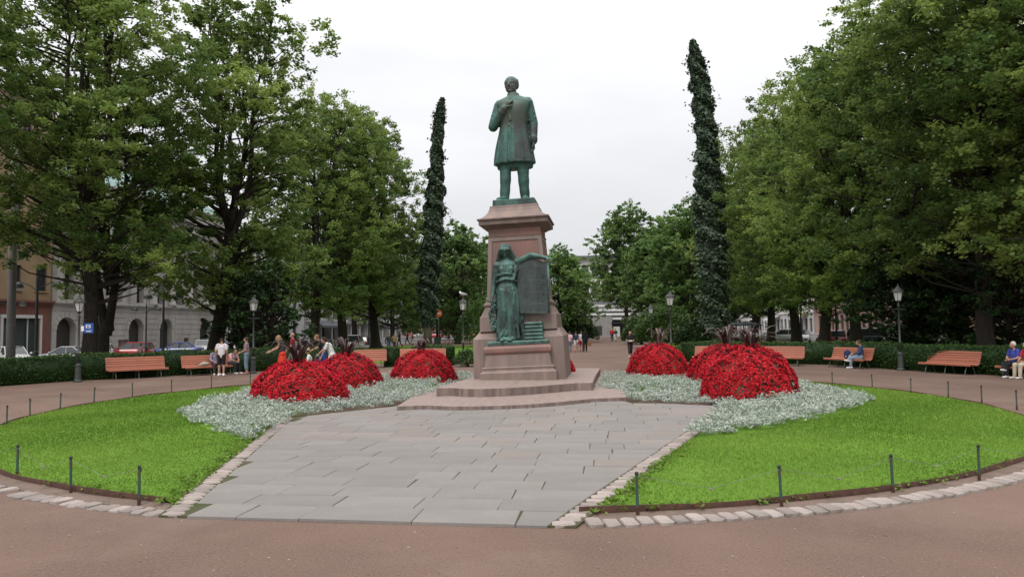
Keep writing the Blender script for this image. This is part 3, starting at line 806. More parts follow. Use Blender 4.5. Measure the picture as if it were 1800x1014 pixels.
for i, (hh, sp, ms, l, n) in enumerate([(0.8, 0.75, [PD], 'spreading dark purple bladed plant on the big left flower mound', 26), (0.75, 0.62, [PD], 'dark purple bladed plant on the mound behind the big left one', 20),
                                   (0.6, 0.36, [PD, PD, PP], 'upright dark bladed plant on the mound just left of the pedestal', 18), (0.78, 0.36, [PP, PP, PD], 'upright pale and brown bladed plant on the mound beside the path', 18),
                                   (0.85, 0.62, [PP, PP, PD], 'pale bladed plant on the mound behind the big right mound', 22), (0.72, 0.7, [PP, PD, PD], 'purple and pale bladed plant on the big right flower mound', 26)]):
    x, y, r, h = MOUNDS[i]
    plume(x - (0.1 if i < 3 else -0.1), y, h - 0.06, n, hh, sp, ms, l)
# ------------------------------------------------------------------ monument
LEAN = radians(2.2)
PED = Vector((0.42, 25.95, 0.0))        # centre of the pedestal
PROT = (Matrix.Rotation(-LEAN, 3, 'Y') @ Matrix.Rotation(-YAW, 3, 'Z')).to_euler()
def on_ped(o, p):
    """put a thing with its base at p (pedestal coordinates: x right, y back, z up)"""
    o.rotation_euler = PROT; o.location = PED + Vector((0, 0, 0.40)) + PROT.to_matrix() @ Vector((p[0], p[1], p[2] - 0.40))
    return o
STEPS = thing('monument_steps', 'two wide granite steps with bowed fronts under the pedestal', 'steps', (0, 0, 0))
def bowed(pix, z, back):
    pts = [gp(u, v, z) for u, v in pix]
    # smooth the front with extra points
    out = [pts[0]]
    for i in range(1, len(pts)):
        for t in (0.5, 1.0): out.append(pts[i - 1].lerp(pts[i], t))
    return [(p.x, p.y) for p in out] + back
f1 = bowed([(698, 713), (750, 711), (795, 713), (845, 712.5), (893, 711), (935, 709), (973, 706), (1010, 702.5), (1042, 699.5), (1102, 697)], 0.15, [])
f2 = bowed([(767, 681.5), (795, 680.5), (815, 682), (850, 682.3), (892.7, 680.7), (935, 678.3), (973.4, 675.3), (1015, 672), (1042, 671.7)], 0.40, [])
q = park(2.9, 9.5); q2 = park(-2.9, 9.5)
b1 = gp(1097, 672, 0.15)
poly1 = f1 + [(b1.x, b1.y), tuple(park(3.2, 11)[:2]), tuple(park(-3.0, 11)[:2]), tuple(park(-3.2, 2.2)[:2])]
r2 = gp(1048, 658, 0.40)
poly2 = f2 + [(r2.x, r2.y), tuple(park(2.4, 10.3)[:2]), tuple(park(-2.3, 10.3)[:2]), (f2[0][0] + 0.75, f2[0][1] + 4.0)]
def split_poly(poly, nf, u_cut):
    """cut a step into two blocks along the depth line through the front vertex nearest u_cut; returns left, right outlines"""
    best = min(range(1, nf - 1), key=lambda i: abs(np_park(poly[i][0], poly[i][1])[0] - u_cut))
    uc = np_park(*poly[best])[0]
    back = poly[nf:]
    bl = [p for p in back if np_park(*p)[0] < uc]; br = [p for p in back if np_park(*p)[0] >= uc]
    wb = np_park(*br[-1])[1]
    mid = tuple(park(uc, wb)[:2])
    return poly[:best + 1] + [mid] + bl, poly[best:nf] + br + [mid]
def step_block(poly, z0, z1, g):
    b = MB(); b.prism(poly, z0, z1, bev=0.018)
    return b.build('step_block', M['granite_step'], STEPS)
def shrink(poly, d):
    c = Vector((sum(p[0] for p in poly) / len(poly), sum(p[1] for p in poly) / len(poly)))
    return [tuple(Vector(p) + (c - Vector(p)).normalized() * d) for p in poly]
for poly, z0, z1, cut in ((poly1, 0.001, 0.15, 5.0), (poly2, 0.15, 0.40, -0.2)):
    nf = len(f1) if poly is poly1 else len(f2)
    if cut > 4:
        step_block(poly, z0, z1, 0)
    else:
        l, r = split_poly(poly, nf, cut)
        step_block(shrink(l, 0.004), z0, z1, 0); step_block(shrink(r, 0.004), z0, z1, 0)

PEDR = on_ped(thing('pedestal', 'tall tapered pink granite pedestal with a heavy cornice', 'pedestal'), (0, 0, 0.40))
Z0 = 0.40
def pb(name, mat, fn, smooth=False):
    b = MB(); fn(b); return b.build(name, mat, PEDR, smooth)
def frus(b, x0, x1, y0, y1, za, zb, tx=1.0, bev=0.02, ty=None):
    """block between za and zb (heights above ground), top scaled by tx, chamfered rim"""
    ty = tx if ty is None else ty
    cx, cy = (x0 + x1) / 2, (y0 + y1) / 2; hx, hy = (x1 - x0) / 2, (y1 - y0) / 2
    rr = []
    for z, k, l in ((za, 1, 1), (zb - bev, tx, ty), (zb, tx - bev / hx, ty - bev / hy)):
        rr.append([(cx + a * hx * k, cy + c * hy * l, z - Z0) for a, c in ((-1, -1), (1, -1), (1, 1), (-1, 1))])
    b.loft(rr)
# lower wings (left and right of the front plinth), with sloping tops
def wing(x0, x1, y0, y1):
    def f(b):
        zf, zb_ = 1.80, 2.08
        P = [(x0, y0, -.14), (x1, y0, -.14), (x1, y1, -.14), (x0, y1, -.14)]
        tp = [(x0 + (.03 if x0 < 0 else 0), y0, zf - Z0), (x1 - (.03 if x1 > 0 else 0), y0, zf - Z0), (x1 - (.03 if x1 > 0 else 0), y1, zf - Z0), (x0 + (.03 if x0 < 0 else 0), y1, zf - Z0)]
        ii = [(x0 + (.22 if x0 < 0 else 0), y0 + 0.45, zb_ - Z0), (x1 - (.22 if x1 > 0 else 0), y0 + 0.45, zb_ - Z0), (x1 - (.22 if x1 > 0 else 0), y1 - .2, zb_ - Z0), (x0 + (.22 if x0 < 0 else 0), y1 - .2, zb_ - Z0)]
        b.loft([P, tp, ii])
    return f
pb('lower_block', M['granite'], wing(-1.57, 1.57, -1.42, 1.55))
# front plinth that carries the bronze woman: base, moulding, die, cap
def plinth(b):
    yb = -1.30
    for prof in [[(1.28, -1.86, 0.26), (1.28, -1.86, 0.66), (1.20, -1.80, 0.72), (1.19, -1.79, 0.78), (1.215, -1.81, 0.80), (1.215, -1.81, 0.835), (1.17, -1.77, 0.86)]]:
        b.loft([[(-x, y, z - Z0), (x, y, z - Z0), (x, yb, z - Z0), (-x, yb, z - Z0)] for x, y, z in prof])
pb('plinth_base', M['granite'], plinth)
def die(b):
    b.loft([[(-x, y, z - Z0), (x, y, z - Z0), (x, -1.3, z - Z0), (-x, -1.3, z - Z0)] for x, y, z in ((1.13, -1.73, 0.86), (1.07, -1.69, 1.27))])
pb('plinth_die', M['granite'], die)
def pcap(b):
    b.loft([[(-x, y, z - Z0), (x, y, z - Z0), (x, -1.0, z - Z0), (-x, -1.0, z - Z0)] for x, y, z in ((1.07, -1.69, 1.27), (1.12, -1.74, 1.31), (1.14, -1.76, 1.36), (1.14, -1.76, 1.46), (1.11, -1.73, 1.53), (1.04, -1.66, 1.58))])
pb('plinth_cap', M['granite_red'], pcap)
pb('middle_block', M['granite'], lambda b: frus(b, -1.34, 1.34, -1.16, 1.36, 2.05, 2.58, 0.985))
def skirt(b):
    b.loft([[(-x, -y, z - Z0), (x, -y, z - Z0), (x, y + .15, z - Z0), (-x, y + .15, z - Z0)] for x, y, z in ((1.28, 1.12, 2.58), (1.14, 1.06, 2.85), (1.12, 1.05, 2.90))])
pb('skirt', M['granite'], skirt)
def torus(b):
    b.loft([[(-x, -y, z - Z0), (x, -y, z - Z0), (x, y + .15, z - Z0), (-x, y + .15, z - Z0)] for x, y, z in ((1.10, 1.04, 2.90), (1.165, 1.09, 2.93), (1.18, 1.10, 2.97), (1.165, 1.09, 3.01), (1.09, 1.03, 3.05), (1.075, 1.02, 3.10))])
pb('torus_moulding', M['granite'], torus)
# shaft with recessed panels on the visible faces
SX0, SX1 = 1.055, 0.93
def shaft(b):
    za, zb = 3.10, 5.33
    def ring(z, k=0.0): 
        t = (z - za) / (zb - za); x = SX0 + (SX1 - SX0) * t; return x
    def face(rot):
        m = 0.14; dpt = 0.035
        R = Matrix.Rotation(rot, 3, 'Z')
        def P(fx, z, d=0.0):
            x = ring(z); return R @ Vector((fx * x, -x + d, z - Z0))
        k = 1 - m / 1.0
        o = [P(-1, za), P(1, za), P(1, zb), P(-1, zb)]
        i_ = [P(-k, za + .16), P(k, za + .16), P(k, zb - .15), P(-k, zb - .15)]
        kk = k - 0.02
        r_ = [P(-kk, za + .18, dpt), P(kk, za + .18, dpt), P(kk, zb - .17, dpt), P(-kk, zb - .17, dpt)]
        b.add(o + i_ + r_, [(0, 1, 5, 4), (1, 2, 6, 5), (2, 3, 7, 6), (3, 0, 4, 7), (4, 5, 9, 8), (5, 6, 10, 9), (6, 7, 11, 10), (7, 4, 8, 11)])
    for j in range(4): face(j * pi / 2)
pb('shaft', M['granite'], shaft)
def panels(b):
    for j in range(4):
        R = Matrix.Rotation(j * pi / 2, 3, 'Z'); q = []
        for z, s in ((3.28, -1), (3.28, 1), (5.16, 1), (5.16, -1)):
            x = SX0 + (SX1 - SX0) * (z - 3.10) / 2.23
            q.append(R @ Vector((s * x * 0.845, -x + 0.034, z - Z0)))
        b.add(q, [(0, 1, 2, 3)])
pb('recessed_panel', M['granite_red'], panels)
def sq(prof):
    def f(b): b.loft([[(-x, -x, z - Z0), (x, -x, z - Z0), (x, x, z - Z0), (-x, x, z - Z0)] for x, z in prof])
    return f
pb('frieze', M['granite_red'], sq([(0.955, 5.33), (0.955, 5.355), (0.915, 5.36), (0.915, 5.60)]))
pb('cornice', M['granite_dark'], sq([(0.915, 5.60), (0.97, 5.63), (1.02, 5.66), (1.10, 5.70), (1.13, 5.71), (1.18, 5.73), (1.20, 5.735), (1.20, 5.88), (1.245, 5.895), (1.255, 5.935), (1.235, 5.955)]))
pb('bell_cap', M['granite'], sq([(1.20, 5.955), (1.08, 6.02), (0.97, 6.11), (0.895, 6.22), (0.85, 6.34), (0.835, 6.43), (0.80, 6.44)]))

# ------------------------------------------------------------------ bronze man
def oval(cx, cy, z, a, b, n=36, fold=0.0, fn=7, ph=0.0, p=2.3):
    r = []
    for k in range(n):
        t = 2 * pi * k / n
        f = 1 + fold * sin(fn * t + ph) + fold * 0.5 * sin(fn * 1.7 * t + 2 * ph)
        ct, st = cos(t), sin(t)
        r.append((cx + a * f * np.sign(ct) * abs(ct) ** (2 / p), cy + b * f * np.sign(st) * abs(st) ** (2 / p), z))
    return r
MAN = on_ped(thing('bronze_man', 'large green bronze statue of a standing man in a long coat with hand on chest', 'statue'), (0.0, 0.0, 6.44))
MAN.scale = (1.04, 1.04, 1.045)
bb = MB(); bb.loft([[(-x, -y, z), (x, -y, z), (x, y, z), (-x, y, z)] for x, y, z in ((0.73, 0.70, 0), (0.715, 0.69, 0.20), (0.70, 0.675, 0.22))])
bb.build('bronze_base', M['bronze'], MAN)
FZ = 0.22
def V3(x, y, z): return Vector((x, y, z + FZ))
def hand(b, wrist, tip_dir, palm_n, size, curl=0.4, thumb_side=1):
    """palm, four bent fingers of unequal length and a thumb leaving the side of the palm"""
    d = Vector(tip_dir).normalized(); n = Vector(palm_n); n = (n - d * n.dot(d)).normalized(); s = d.cross(n) * thumb_side
    w = Vector(wrist); L = size
    b.caps(w, w + d * L * 0.45, L * 0.15, L * 0.2, flat=0.55, fdir=n)
    b.caps(w + d * L * .25 - s * L * .1, w + d * L * .5 - s * L * .13, L * 0.12, L * 0.1, flat=0.6, fdir=n); b.caps(w + d * L * .25 + s * L * .1, w + d * L * .5 + s * L * .12, L * 0.12, L * 0.1, flat=0.6, fdir=n)
    for i, (o, l) in enumerate(((0.17, 0.40), (0.06, 0.47), (-0.06, 0.44), (-0.17, 0.33))):
        p = w + d * L * 0.5 + s * L * o
        dd = (d + n * curl * .6).normalized(); m = p + dd * L * l * .5; d2 = (d + n * curl * 1.7).normalized()
        b.caps(p, m, L * .06, L * .056, 7); b.caps(m, m + d2 * L * l * .5, L * .056, L * .045, 7)
    p = w + d * L * .16 + s * L * .17
    m = p + (d * .6 + s * .6 + n * .25).normalized() * L * .24
    b.caps(p, m, L * .075, L * .065, 7); b.caps(m, m + (d * .9 + s * .15 + n * .3).normalized() * L * .22, L * .062, L * .05, 7)
def man():
    b = MB()
    # trousers
    def leg(hip, knee, ank, r):
        for p0, p1, ra, rb_ in ((hip, knee, r[0], r[1]), (knee, ank, r[1], r[2])):
            steps = 16; rr = []
            for i in range(steps + 1):
                t = i / steps; c = Vector(p0).lerp(Vector(p1), t); a = ra + (rb_ - ra) * t
                a *= 1 + 0.03 * sin(i * .9 + hip[0] * 9)
                rr.append(oval(c.x, c.y, c.z, a, a * 1.08, 20, 0.025, 3, i * 0.4 + hip[0] * 5, 2.1))
            b.loft(rr)
    leg(V3(-0.27, 0.03, 1.75), V3(-0.31, -0.05, 1.02), V3(-0.385, -0.02, 0.12), (0.235, 0.20, 0.165))
    leg(V3(0.29, 0.06, 1.75), V3(0.30, -0.02, 1.02), V3(0.315, 0.06, 0.12), (0.235, 0.205, 0.16))
    # shoes
    for a, h, s in ((V3(-0.385, -0.0, 0.10), V3(-0.54, -0.44, 0.065), 1), (V3(0.315, 0.10, 0.10), V3(0.36, -0.36, 0.065), 1)):
        b.caps(a + Vector((0, .07, -.02)), a.lerp(h, .6), 0.115, 0.12, 12, 0.8, (0, 0, 1)); b.caps(a.lerp(h, .5), h, 0.125, 0.088, 12, 0.75, (0, 0, 1))
        b.caps(a + Vector((0, .1, -.05)), h + Vector((0, 0, -.035)), 0.10, 0.10, 12, 0.3, (0, 0, 1))
    # coat: skirt, waist, chest
    prof = [  # z, cx, half width, half depth, cy, fold
        (1.30, 0.02, 0.70, 0.50, 0.02, 0.030), (1.36, 0.02, 0.705, 0.50, 0.02, 0.034), (1.65, 0.02, 0.665, 0.475, 0.01, 0.034), (1.95, 0.03, 0.62, 0.44, 0.0, 0.028), (2.25, 0.04, 0.555, 0.40, -0.01, 0.020),
        (2.50, 0.05, 0.505, 0.37, -0.02, 0.012), (2.68, 0.06, 0.485, 0.36, -0.03, 0.008), (2.9, 0.07, 0.505, 0.375, -0.05, 0.006), (3.1, 0.08, 0.545, 0.39, -0.06, 0.004),
        (3.3, 0.09, 0.60, 0.385, -0.05, 0.0), (3.45, 0.09, 0.62, 0.35, -0.03, 0.0), (3.56, 0.09, 0.54, 0.29, -0.01, 0.0), (3.64, 0.09, 0.36, 0.24, 0.0, 0.0), (3.70, 0.085, 0.235, 0.20, 0.01, 0), (3.78, 0.075, 0.195, 0.19, 0.0, 0)]
    rings = []
    A_ = np.array(prof); S_ = np.linspace(0, len(A_) - 1, 70); D_ = np.gradient(A_, axis=0); I_ = np.minimum(S_.astype(int), len(A_) - 2); F_ = (S_ - I_)[:, None]
    prof = (2 * F_ ** 3 - 3 * F_ ** 2 + 1) * A_[I_] + (F_ ** 3 - 2 * F_ ** 2 + F_) * D_[I_] + (3 * F_ ** 2 - 2 * F_ ** 3) * A_[I_ + 1] + (F_ ** 3 - F_ ** 2) * D_[I_ + 1]
    for z, cx, a, d, cy, f in prof:
        r = oval(cx, cy, z + FZ, a, d, 56, f, 8, 0.5, 2.35)
        # flat overlapping front edge of the coat
        rings.append([(x, y - (0.018 if (y < cy and x > cx - 0.06) else 0) * (1 if z < 3.5 else 0), zz) for x, y, zz in r])
    b.loft(rings)
    # back of the coat hangs a little lower
    b.loft([oval(0.02, 0.12, z + FZ, a, d, 40, 0.02, 8, 0.5, 2.3) for z, a, d in ((1.17, 0.60, 0.36), (1.25, 0.62, 0.38), (1.5, 0.60, 0.36))])
    # lapel, collar stand and button edge
    b.caps(V3(0.0, -0.36, 3.55), V3(-0.02, -0.44, 2.75), 0.035, 0.03, 8, 0.6, (0, 1, 0))
    for k in range(5): b.ell(V3(0.10, -0.425 + 0.012 * k, 3.30 - 0.2 * k), (0.028, 0.02, 0.028), None, 8, 5)
    b.loft([oval(0.085, 0.0, z + FZ, a, a * .95, 24) for z, a in ((3.60, 0.26), (3.70, 0.225), (3.78, 0.21), (3.79, 0.18), (3.72, 0.16))])
    # creases across the waist of the coat
    for k, (z, dx) in enumerate(((2.78, 0), (2.92, 0.04), (2.62, -0.03))):
        b.caps(V3(-0.05 + dx, -0.385, z - 0.02), V3(0.42, -0.28, z + 0.06), 0.022, 0.018, 7)
    # hanging folds on the skirt
    for x, z0, z1 in ((-0.36, 2.3, 1.35), (-0.12, 2.4, 1.38), (0.05, 2.5, 1.34), (0.38, 2.35, 1.4), (0.56, 2.2, 1.36), (-0.56, 2.1, 1.36)):
        yy = -0.40 * sqrt(max(0.05, 1 - (x / 0.72) ** 2)) - 0.05
        b.caps(V3(x * .82, yy + 0.02, z0), V3(x, yy - .02, z1), 0.02, 0.045, 8)
    # image-left arm: bent, hand on the chest
    sh, elb, wr = V3(-0.40, -0.02, 3.40), V3(-0.66, -0.10, 2.66), V3(-0.20, -0.47, 3.16)
    b.caps(sh, elb, 0.205, 0.175, 16); b.caps(elb, elb.lerp(wr, .75), 0.178, 0.14, 16); b.caps(elb.lerp(wr, .6), wr, 0.14, 0.13, 16)
    b.caps(elb.lerp(wr, .78), elb.lerp(wr, .86), 0.152, 0.15, 14)
    for t in (.3, .55, .75): b.caps(sh.lerp(elb, t) + Vector((-.08, -.11, .04)), sh.lerp(elb, t) + Vector((.09, -.09, -.06)), 0.065, 0.06, 8)
    for t in (.15, .4): b.caps(elb.lerp(wr, t) + Vector((-.04, -.08, .07)), elb.lerp(wr, t) + Vector((.04, -.10, -.06)), 0.06, 0.06, 8)
    hand(b, wr + Vector((0.03, -0.03, 0.03)), (0.62, -0.1, 0.75), (0.3, 0.85, -0.2), 0.42, 0.55, -1)
    # image-right arm: hanging, half-closed hand
    sh, elb, wr = V3(0.57, 0.0, 3.44), V3(0.735, 0.06, 2.72), V3(0.72, -0.06, 2.08)
    b.caps(sh, elb, 0.20, 0.165, 16); b.caps(elb, wr, 0.165, 0.135, 16); b.caps(wr + Vector((0, 0, .10)), wr + Vector((0, 0, 0.0)), 0.15, 0.15, 14)
    for t in (.3, .6, .85): b.caps(sh.lerp(elb, t) + Vector((-.07, -.10, -.04)), sh.lerp(elb, t) + Vector((.09, -.09, .05)), 0.07, 0.065, 8)
    for t in (.2, .45, .7): b.caps(elb.lerp(wr, t) + Vector((-.06, -.07, .04)), elb.lerp(wr, t) + Vector((.07, -.06, -.04)), 0.065, 0.065, 8)
    hand(b, wr + Vector((0.0, -0.0, -0.06)), (0.02, -0.12, -1), (-1, -0.15, 0), 0.44, 0.55, -1)
    # neck and head, turned a little to the image left
    hc = V3(0.03, -0.03, 4.10); R = Matrix.Rotation(radians(-12), 3, 'Z') @ Matrix.Rotation(radians(4), 3, 'X')
    b.caps(V3(0.075, 0.03, 3.66), V3(0.04, 0.0, 3.92), 0.165, 0.155, 14)
    def H(x, y, z): return hc + R @ Vector((x, y, z))
    b.ell(H(0, 0.035, 0.075), (0.222, 0.268, 0.228), R, 20, 14)           # skull
    b.ell(H(0, -0.06, -0.06), (0.178, 0.178, 0.225), R, 18, 12)         # face
    b.ell(H(0, -0.13, -0.225), (0.098, 0.10, 0.07), R, 12, 8)           # chin
    for s in (-1, 1):
        b.ell(H(s * .13, -.06, -.155), (0.05, 0.10, 0.09), R, 10, 8)    # jaw
        b.caps(H(s * .035, -.225, .055), H(s * .125, -.18, .05), 0.027, 0.022, 8)   # brow
        b.ell(H(s * .105, -.155, -.055), (0.05, 0.05, 0.035), R, 10, 7) # cheekbone
        b.ell(H(s * .07, -.197, .005), (0.033, 0.022, 0.018), R, 10, 7)   # eye
        b.ell(H(s * .215, .01, -.02), (0.022, 0.05, 0.075), R, 8, 7)    # ear
        b.ell(H(s * .205, .07, .08), (0.05, 0.14, 0.13), R, 10, 8)       # hair at the temple
        b.caps(H(s * .205, -.0, .03), H(s * .195, -.01, -.10), 0.03, 0.02, 8)     # sideburn
        b.ell(H(s * .13, .17, .03), (0.11, 0.11, 0.18), R, 10, 8)       # hair at the back
    b.caps(H(0, -.232, .045), H(0, -.285, -.05), 0.026, 0.037, 9); b.ell(H(0, -.255, -.065), (0.052, 0.04, 0.028), R, 9, 7)   # nose
    b.caps(H(-.055, -.213, -.118), H(.055, -.213, -.118), 0.019, 0.019, 8); b.caps(H(-.045, -.21, -.152), H(.045, -.21, -.152), 0.02, 0.02, 8)  # lips
    b.ell(H(0, .10, .22), (.17, .17, .09), R, 12, 8)
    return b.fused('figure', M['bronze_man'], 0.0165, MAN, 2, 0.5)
man()

# ------------------------------------------------------------------ bronze woman with the tablet
WOM = on_ped(thing('bronze_woman', 'green bronze statue of a veiled woman leaning on a tall inscribed tablet', 'statue'), (-0.14, -1.30, 1.58))
bb = MB(); bb.loft([[(-x + .17, y0, z), (x + .17, y0, z), (x + .17, 0.3, z), (-x + .17, 0.3, z)] for x, y0, z in ((1.03, -0.40, 0), (1.03, -0.40, 0.09), (1.0, -0.37, 0.125))])
bb.build('bronze_base', M['bronze'], WOM)
W0 = 0.125
def wv(x, y, z): return Vector((x - 0.13, y, z + W0))
def woman():
    b = MB()
    prof = [(0.02, -0.02, 0.44, 0.33, 0.06), (0.15, -0.03, 0.42, 0.31, 0.075), (0.5, -0.03, 0.40, 0.30, 0.075), (0.9, -0.03, 0.405, 0.30, 0.065), (1.3, -0.02, 0.415, 0.30, 0.05), (1.65, -0.02, 0.40, 0.285, 0.035), (1.9, -0.02, 0.32, 0.24, 0.03), (2.0, -0.02, 0.275, 0.22, 0.02),
            (2.08, -0.02, 0.30, 0.235, 0.03), (2.2, 0.0, 0.325, 0.25, 0.025), (2.4, 0.0, 0.35, 0.26, 0.015), (2.58, 0.0, 0.35, 0.225, 0.01), (2.68, 0.0, 0.27, 0.18, 0), (2.76, -0.01, 0.14, 0.14, 0), (2.86, -0.02, 0.115, 0.12, 0)]
    rr = []
    for z, cx, a, d, f in prof:
        p = wv(cx, 0, z); rr.append(oval(p.x, p.y, p.z, a, d, 72, f, 13, 0.4 + z * 0.35, 2.1))
    b.loft(rr)
    # long hanging folds, knee pushed forward, hem
    for x0, z0, x1, z1, r in ((-.22, 1.75, -.33, .1, .05), (-.10, 1.8, -.16, .75, .045), (.0, 1.85, .02, .08, .055), (.10, 1.85, .20, .08, .05), (.2, 1.75, .33, .1, .05), (.26, 1.6, -.02, .45, .045), (.02, .62, -.30, .14, .055), (.16, .8, -.10, .2, .05), (-.3, 1.5, -.38, .3, .04)):
        b.caps(wv(x0, -.23, z0), wv(x1, -.30, z1), r * .8, r, 9)
    b.caps(wv(-.12, -.12, 1.7), wv(-.13, -.235, 1.0), 0.17, 0.125, 12); b.caps(wv(-.13, -.235, 1.0), wv(-.25, -.20, .2), 0.125, 0.11, 12)
    for k in range(9):
        a = -2.9 + k * 0.33
        b.caps(wv(-.03 + .40 * cos(a), .30 * sin(a), .09), wv(-.03 + .43 * cos(a + .2), .33 * sin(a + .2), .04), .055, .05, 8)
    # overfold of the dress: two rolls round the waist
    for z, a, d, r, dip in ((2.24, .345, .265, .045, .03), (2.04, .335, .265, .055, .05)):
        n = 22; pts = [wv(-.01 + a * cos(2 * pi * k / n), d * sin(2 * pi * k / n), z - dip * cos(2 * pi * k / n * 2)) for k in range(n + 1)]
        for p, q in zip(pts[:-1], pts[1:]): b.caps(p, q, r, r, 8)
    b.caps(wv(.34, -.15, 2.5), wv(.26, -.27, 2.05), .05, .04, 8); b.caps(wv(.38, -.12, 2.42), wv(.20, -.27, 2.05), .045, .045, 8)
    for x in (-.2, -.1, 0.02, .12, .22): b.caps(wv(x, -.22, 2.58), wv(x * .8, -.255, 2.3), .028, .035, 8)
    for s in (-1, 1): b.ell(wv(s * .15, -.17, 2.42), (.13, .12, .14), None, 12, 8)
    # feet
    for x, y in ((-.24, -.34), (.03, -.30)):
        b.caps(wv(x + .02, y + .2, .09), wv(x, y - .08, .05), .07, .055, 10, .75, (0, 0, 1))
        for k in range(4): b.caps(wv(x - .05 + k * .034, y - .08, .04), wv(x - .06 + k * .038, y - .15, .03), .026, .022, 7)
    # image-left arm hanging
    sh, elb, wr = wv(-.36, 0, 2.52), wv(-.47, -.06, 1.92), wv(-.53, -.17, 1.50)
    b.caps(sh, elb, .125, .095, 12); b.caps(elb, wr, .095, .068, 12); b.ell(sh + Vector((0.02, 0, .05)), (.15, .14, .14), None, 12, 8)
    b.caps(sh + Vector((-.10, -.02, -.12)), sh + Vector((.12, -.05, -.10)), .06, .06, 9)
    hand(b, wr, (-.05, -.12, -1), (1, -.2, 0), .30, .5, 1)
    # image-right arm stretched along the tablet's top
    sh, elb, wr = wv(.34, 0, 2.66), wv(.86, -.10, 2.86), wv(1.36, -.16, 2.74)
    b.caps(sh, elb, .125, .105, 12); b.caps(elb, wr, .105, .07, 12)
    b.caps(sh + Vector((.02, -.02, -.1)), sh + Vector((.24, -.03, .06)), .08, .09, 9)
    hand(b, wr, (1, -.2, -.16), (0, .25, -1), .30, .6, -1)
    # bowed head under the hood
    hc = wv(-.02, -.09, 3.02); R = Matrix.Rotation(radians(34), 3, 'X') @ Matrix.Rotation(radians(6), 3, 'Y')
    def H(x, y, z): return hc + R @ Vector((x, y, z))
    b.ell(H(0, 0, 0), (.138, .165, .195), R, 16, 12); b.ell(H(0, -.09, -.13), (.07, .07, .06), R, 10, 8)
    b.caps(H(0, -.155, .03), H(0, -.19, -.045), .017, .026, 8); b.caps(H(-.035, -.15, -.095), H(.035, -.15, -.095), .014, .014, 8)
    for s in (-1, 1):
        b.caps(H(s * .025, -.15, .045), H(s * .09, -.12, .04), .02, .016, 8); b.ell(H(s * .075, -.11, -.045), (.035, .035, .03), R, 8, 6)
    b.ell(H(0, .05, .09), (.215, .225, .20), R, 18, 12); b.caps(H(-.14, -.125, .18), H(.14, -.125, .18), .06, .06, 10)
    for s in (-1, 1):
        b.caps(H(s * .17, .02, .06), wv(s * .30, .05, 2.68), .075, .09, 10); b.caps(H(s * .15, .06, .0), wv(s * .36, .06, 2.6), .08, .07, 10)
        b.caps(H(s * .18, -.10, .10), H(s * .185, -.04, -.16), .06, .065, 9)
    b.caps(H(-.15, -.11, .19), H(.15, -.11, .19), .045, .045, 9); b.caps(H(0, -.16, .15), H(0, -.02, .26), .05, .05, 9)
    b.ell(wv(-.02, .10, 2.72), (.34, .17, .26), None, 16, 10)
    # mantle falling behind the arms
    for x0, z0, x1, z1, r in ((.34, 2.66, .39, 1.9, .075), (.39, 1.95, .36, 1.2, .065), (.36, 1.25, .42, .72, .075), (-.34, 2.6, -.46, 2.25, .085), (.30, 2.4, .33, .6, .07), (-.33, 2.3, -.36, 1.0, .07)):
        b.caps(wv(x0, .08, z0), wv(x1, .06, z1), r, r, 10)
    b.caps(wv(.36, 0.02, 1.7), wv(.43, .0, 1.35), .05, .06, 8); b.caps(wv(.42, .02, .98), wv(.40, .04, .78), .07, .05, 8)
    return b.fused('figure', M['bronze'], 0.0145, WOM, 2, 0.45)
woman()
# wreath of leaves hanging from her hand
wr_ = MB()
for k in range(130):
    t = k / 129; c = wv(-.53 + .05 * sin(t * 9) + random.uniform(-.07, .07), -.19 + random.uniform(-.06, .04), 1.36 - 0.95 * t)
    R = Euler((random.uniform(-.8, .8), random.uniform(-.9, .9), random.uniform(-1, 1))).to_matrix()
    wr_.ell(c, (.045, .016, .085), R, 6, 4)
wr_.tube([wv(-.52, -.18, 1.45), wv(-.55, -.2, 1.0), wv(-.5, -.2, .45)], .03, 7)
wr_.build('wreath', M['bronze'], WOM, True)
# tablet: slightly bowed slab with rolled right edge
def tablet():
    b = MB(); n = 14
    fr, bk = [], []
    for i in range(n + 1):
        t = i / n
        xt = .30 + 1.13 * t; xb = .39 + 0.98 * t
        yt = -.10 - .05 * sin(pi * t) + (-.05 if t > .92 else 0); zt = 2.66 + .14 * sin(pi * min(1, t * 1.15)) - .06 * t; zb_ = .92 - .06 * t
        fr.append((wv(xb, yt, zb_), wv(xt, yt + .05, zt)))
    rings = []
    for p, q in fr:
        o = Vector((0, .09, 0)); m_ = p.lerp(q, .5)
        rings.append([p, m_, q, q + o, m_ + o, p + o])
    b.loft(rings)
    return b.build('tablet', M['bronze_dark'], WOM)
TAB = tablet()
bb = MB(); bb.tube([wv(1.37, -.13, .86), wv(1.40, -.14, 1.7), wv(1.43, -.10, 2.62)], [.035, .03, .04], 10); bb.build('rolled_edge', M['bronze'], WOM, True)
# rows of worn relief lettering (too worn to be read)
lt = MB()
for r in range(26):
    z = 2.46 - r * .057; x = .47
    if r in (7, 14, 21): continue
    end = random.uniform(1.12, 1.26)
    while x < end:
        L = random.uniform(.03, .11); t = (x - .34) / 1.1; y = -.10 - .05 * sin(pi * t) + .05 * (z - .9) / 1.8
        lt.box(wv(x + L / 2, y - .004, z - .05 * t), (L, .012, .022)); x += L + random.uniform(.018, .03)
f = lt.build('relief_lettering', M['bronze_dark'], TAB); f['kind'] = 'stuff'
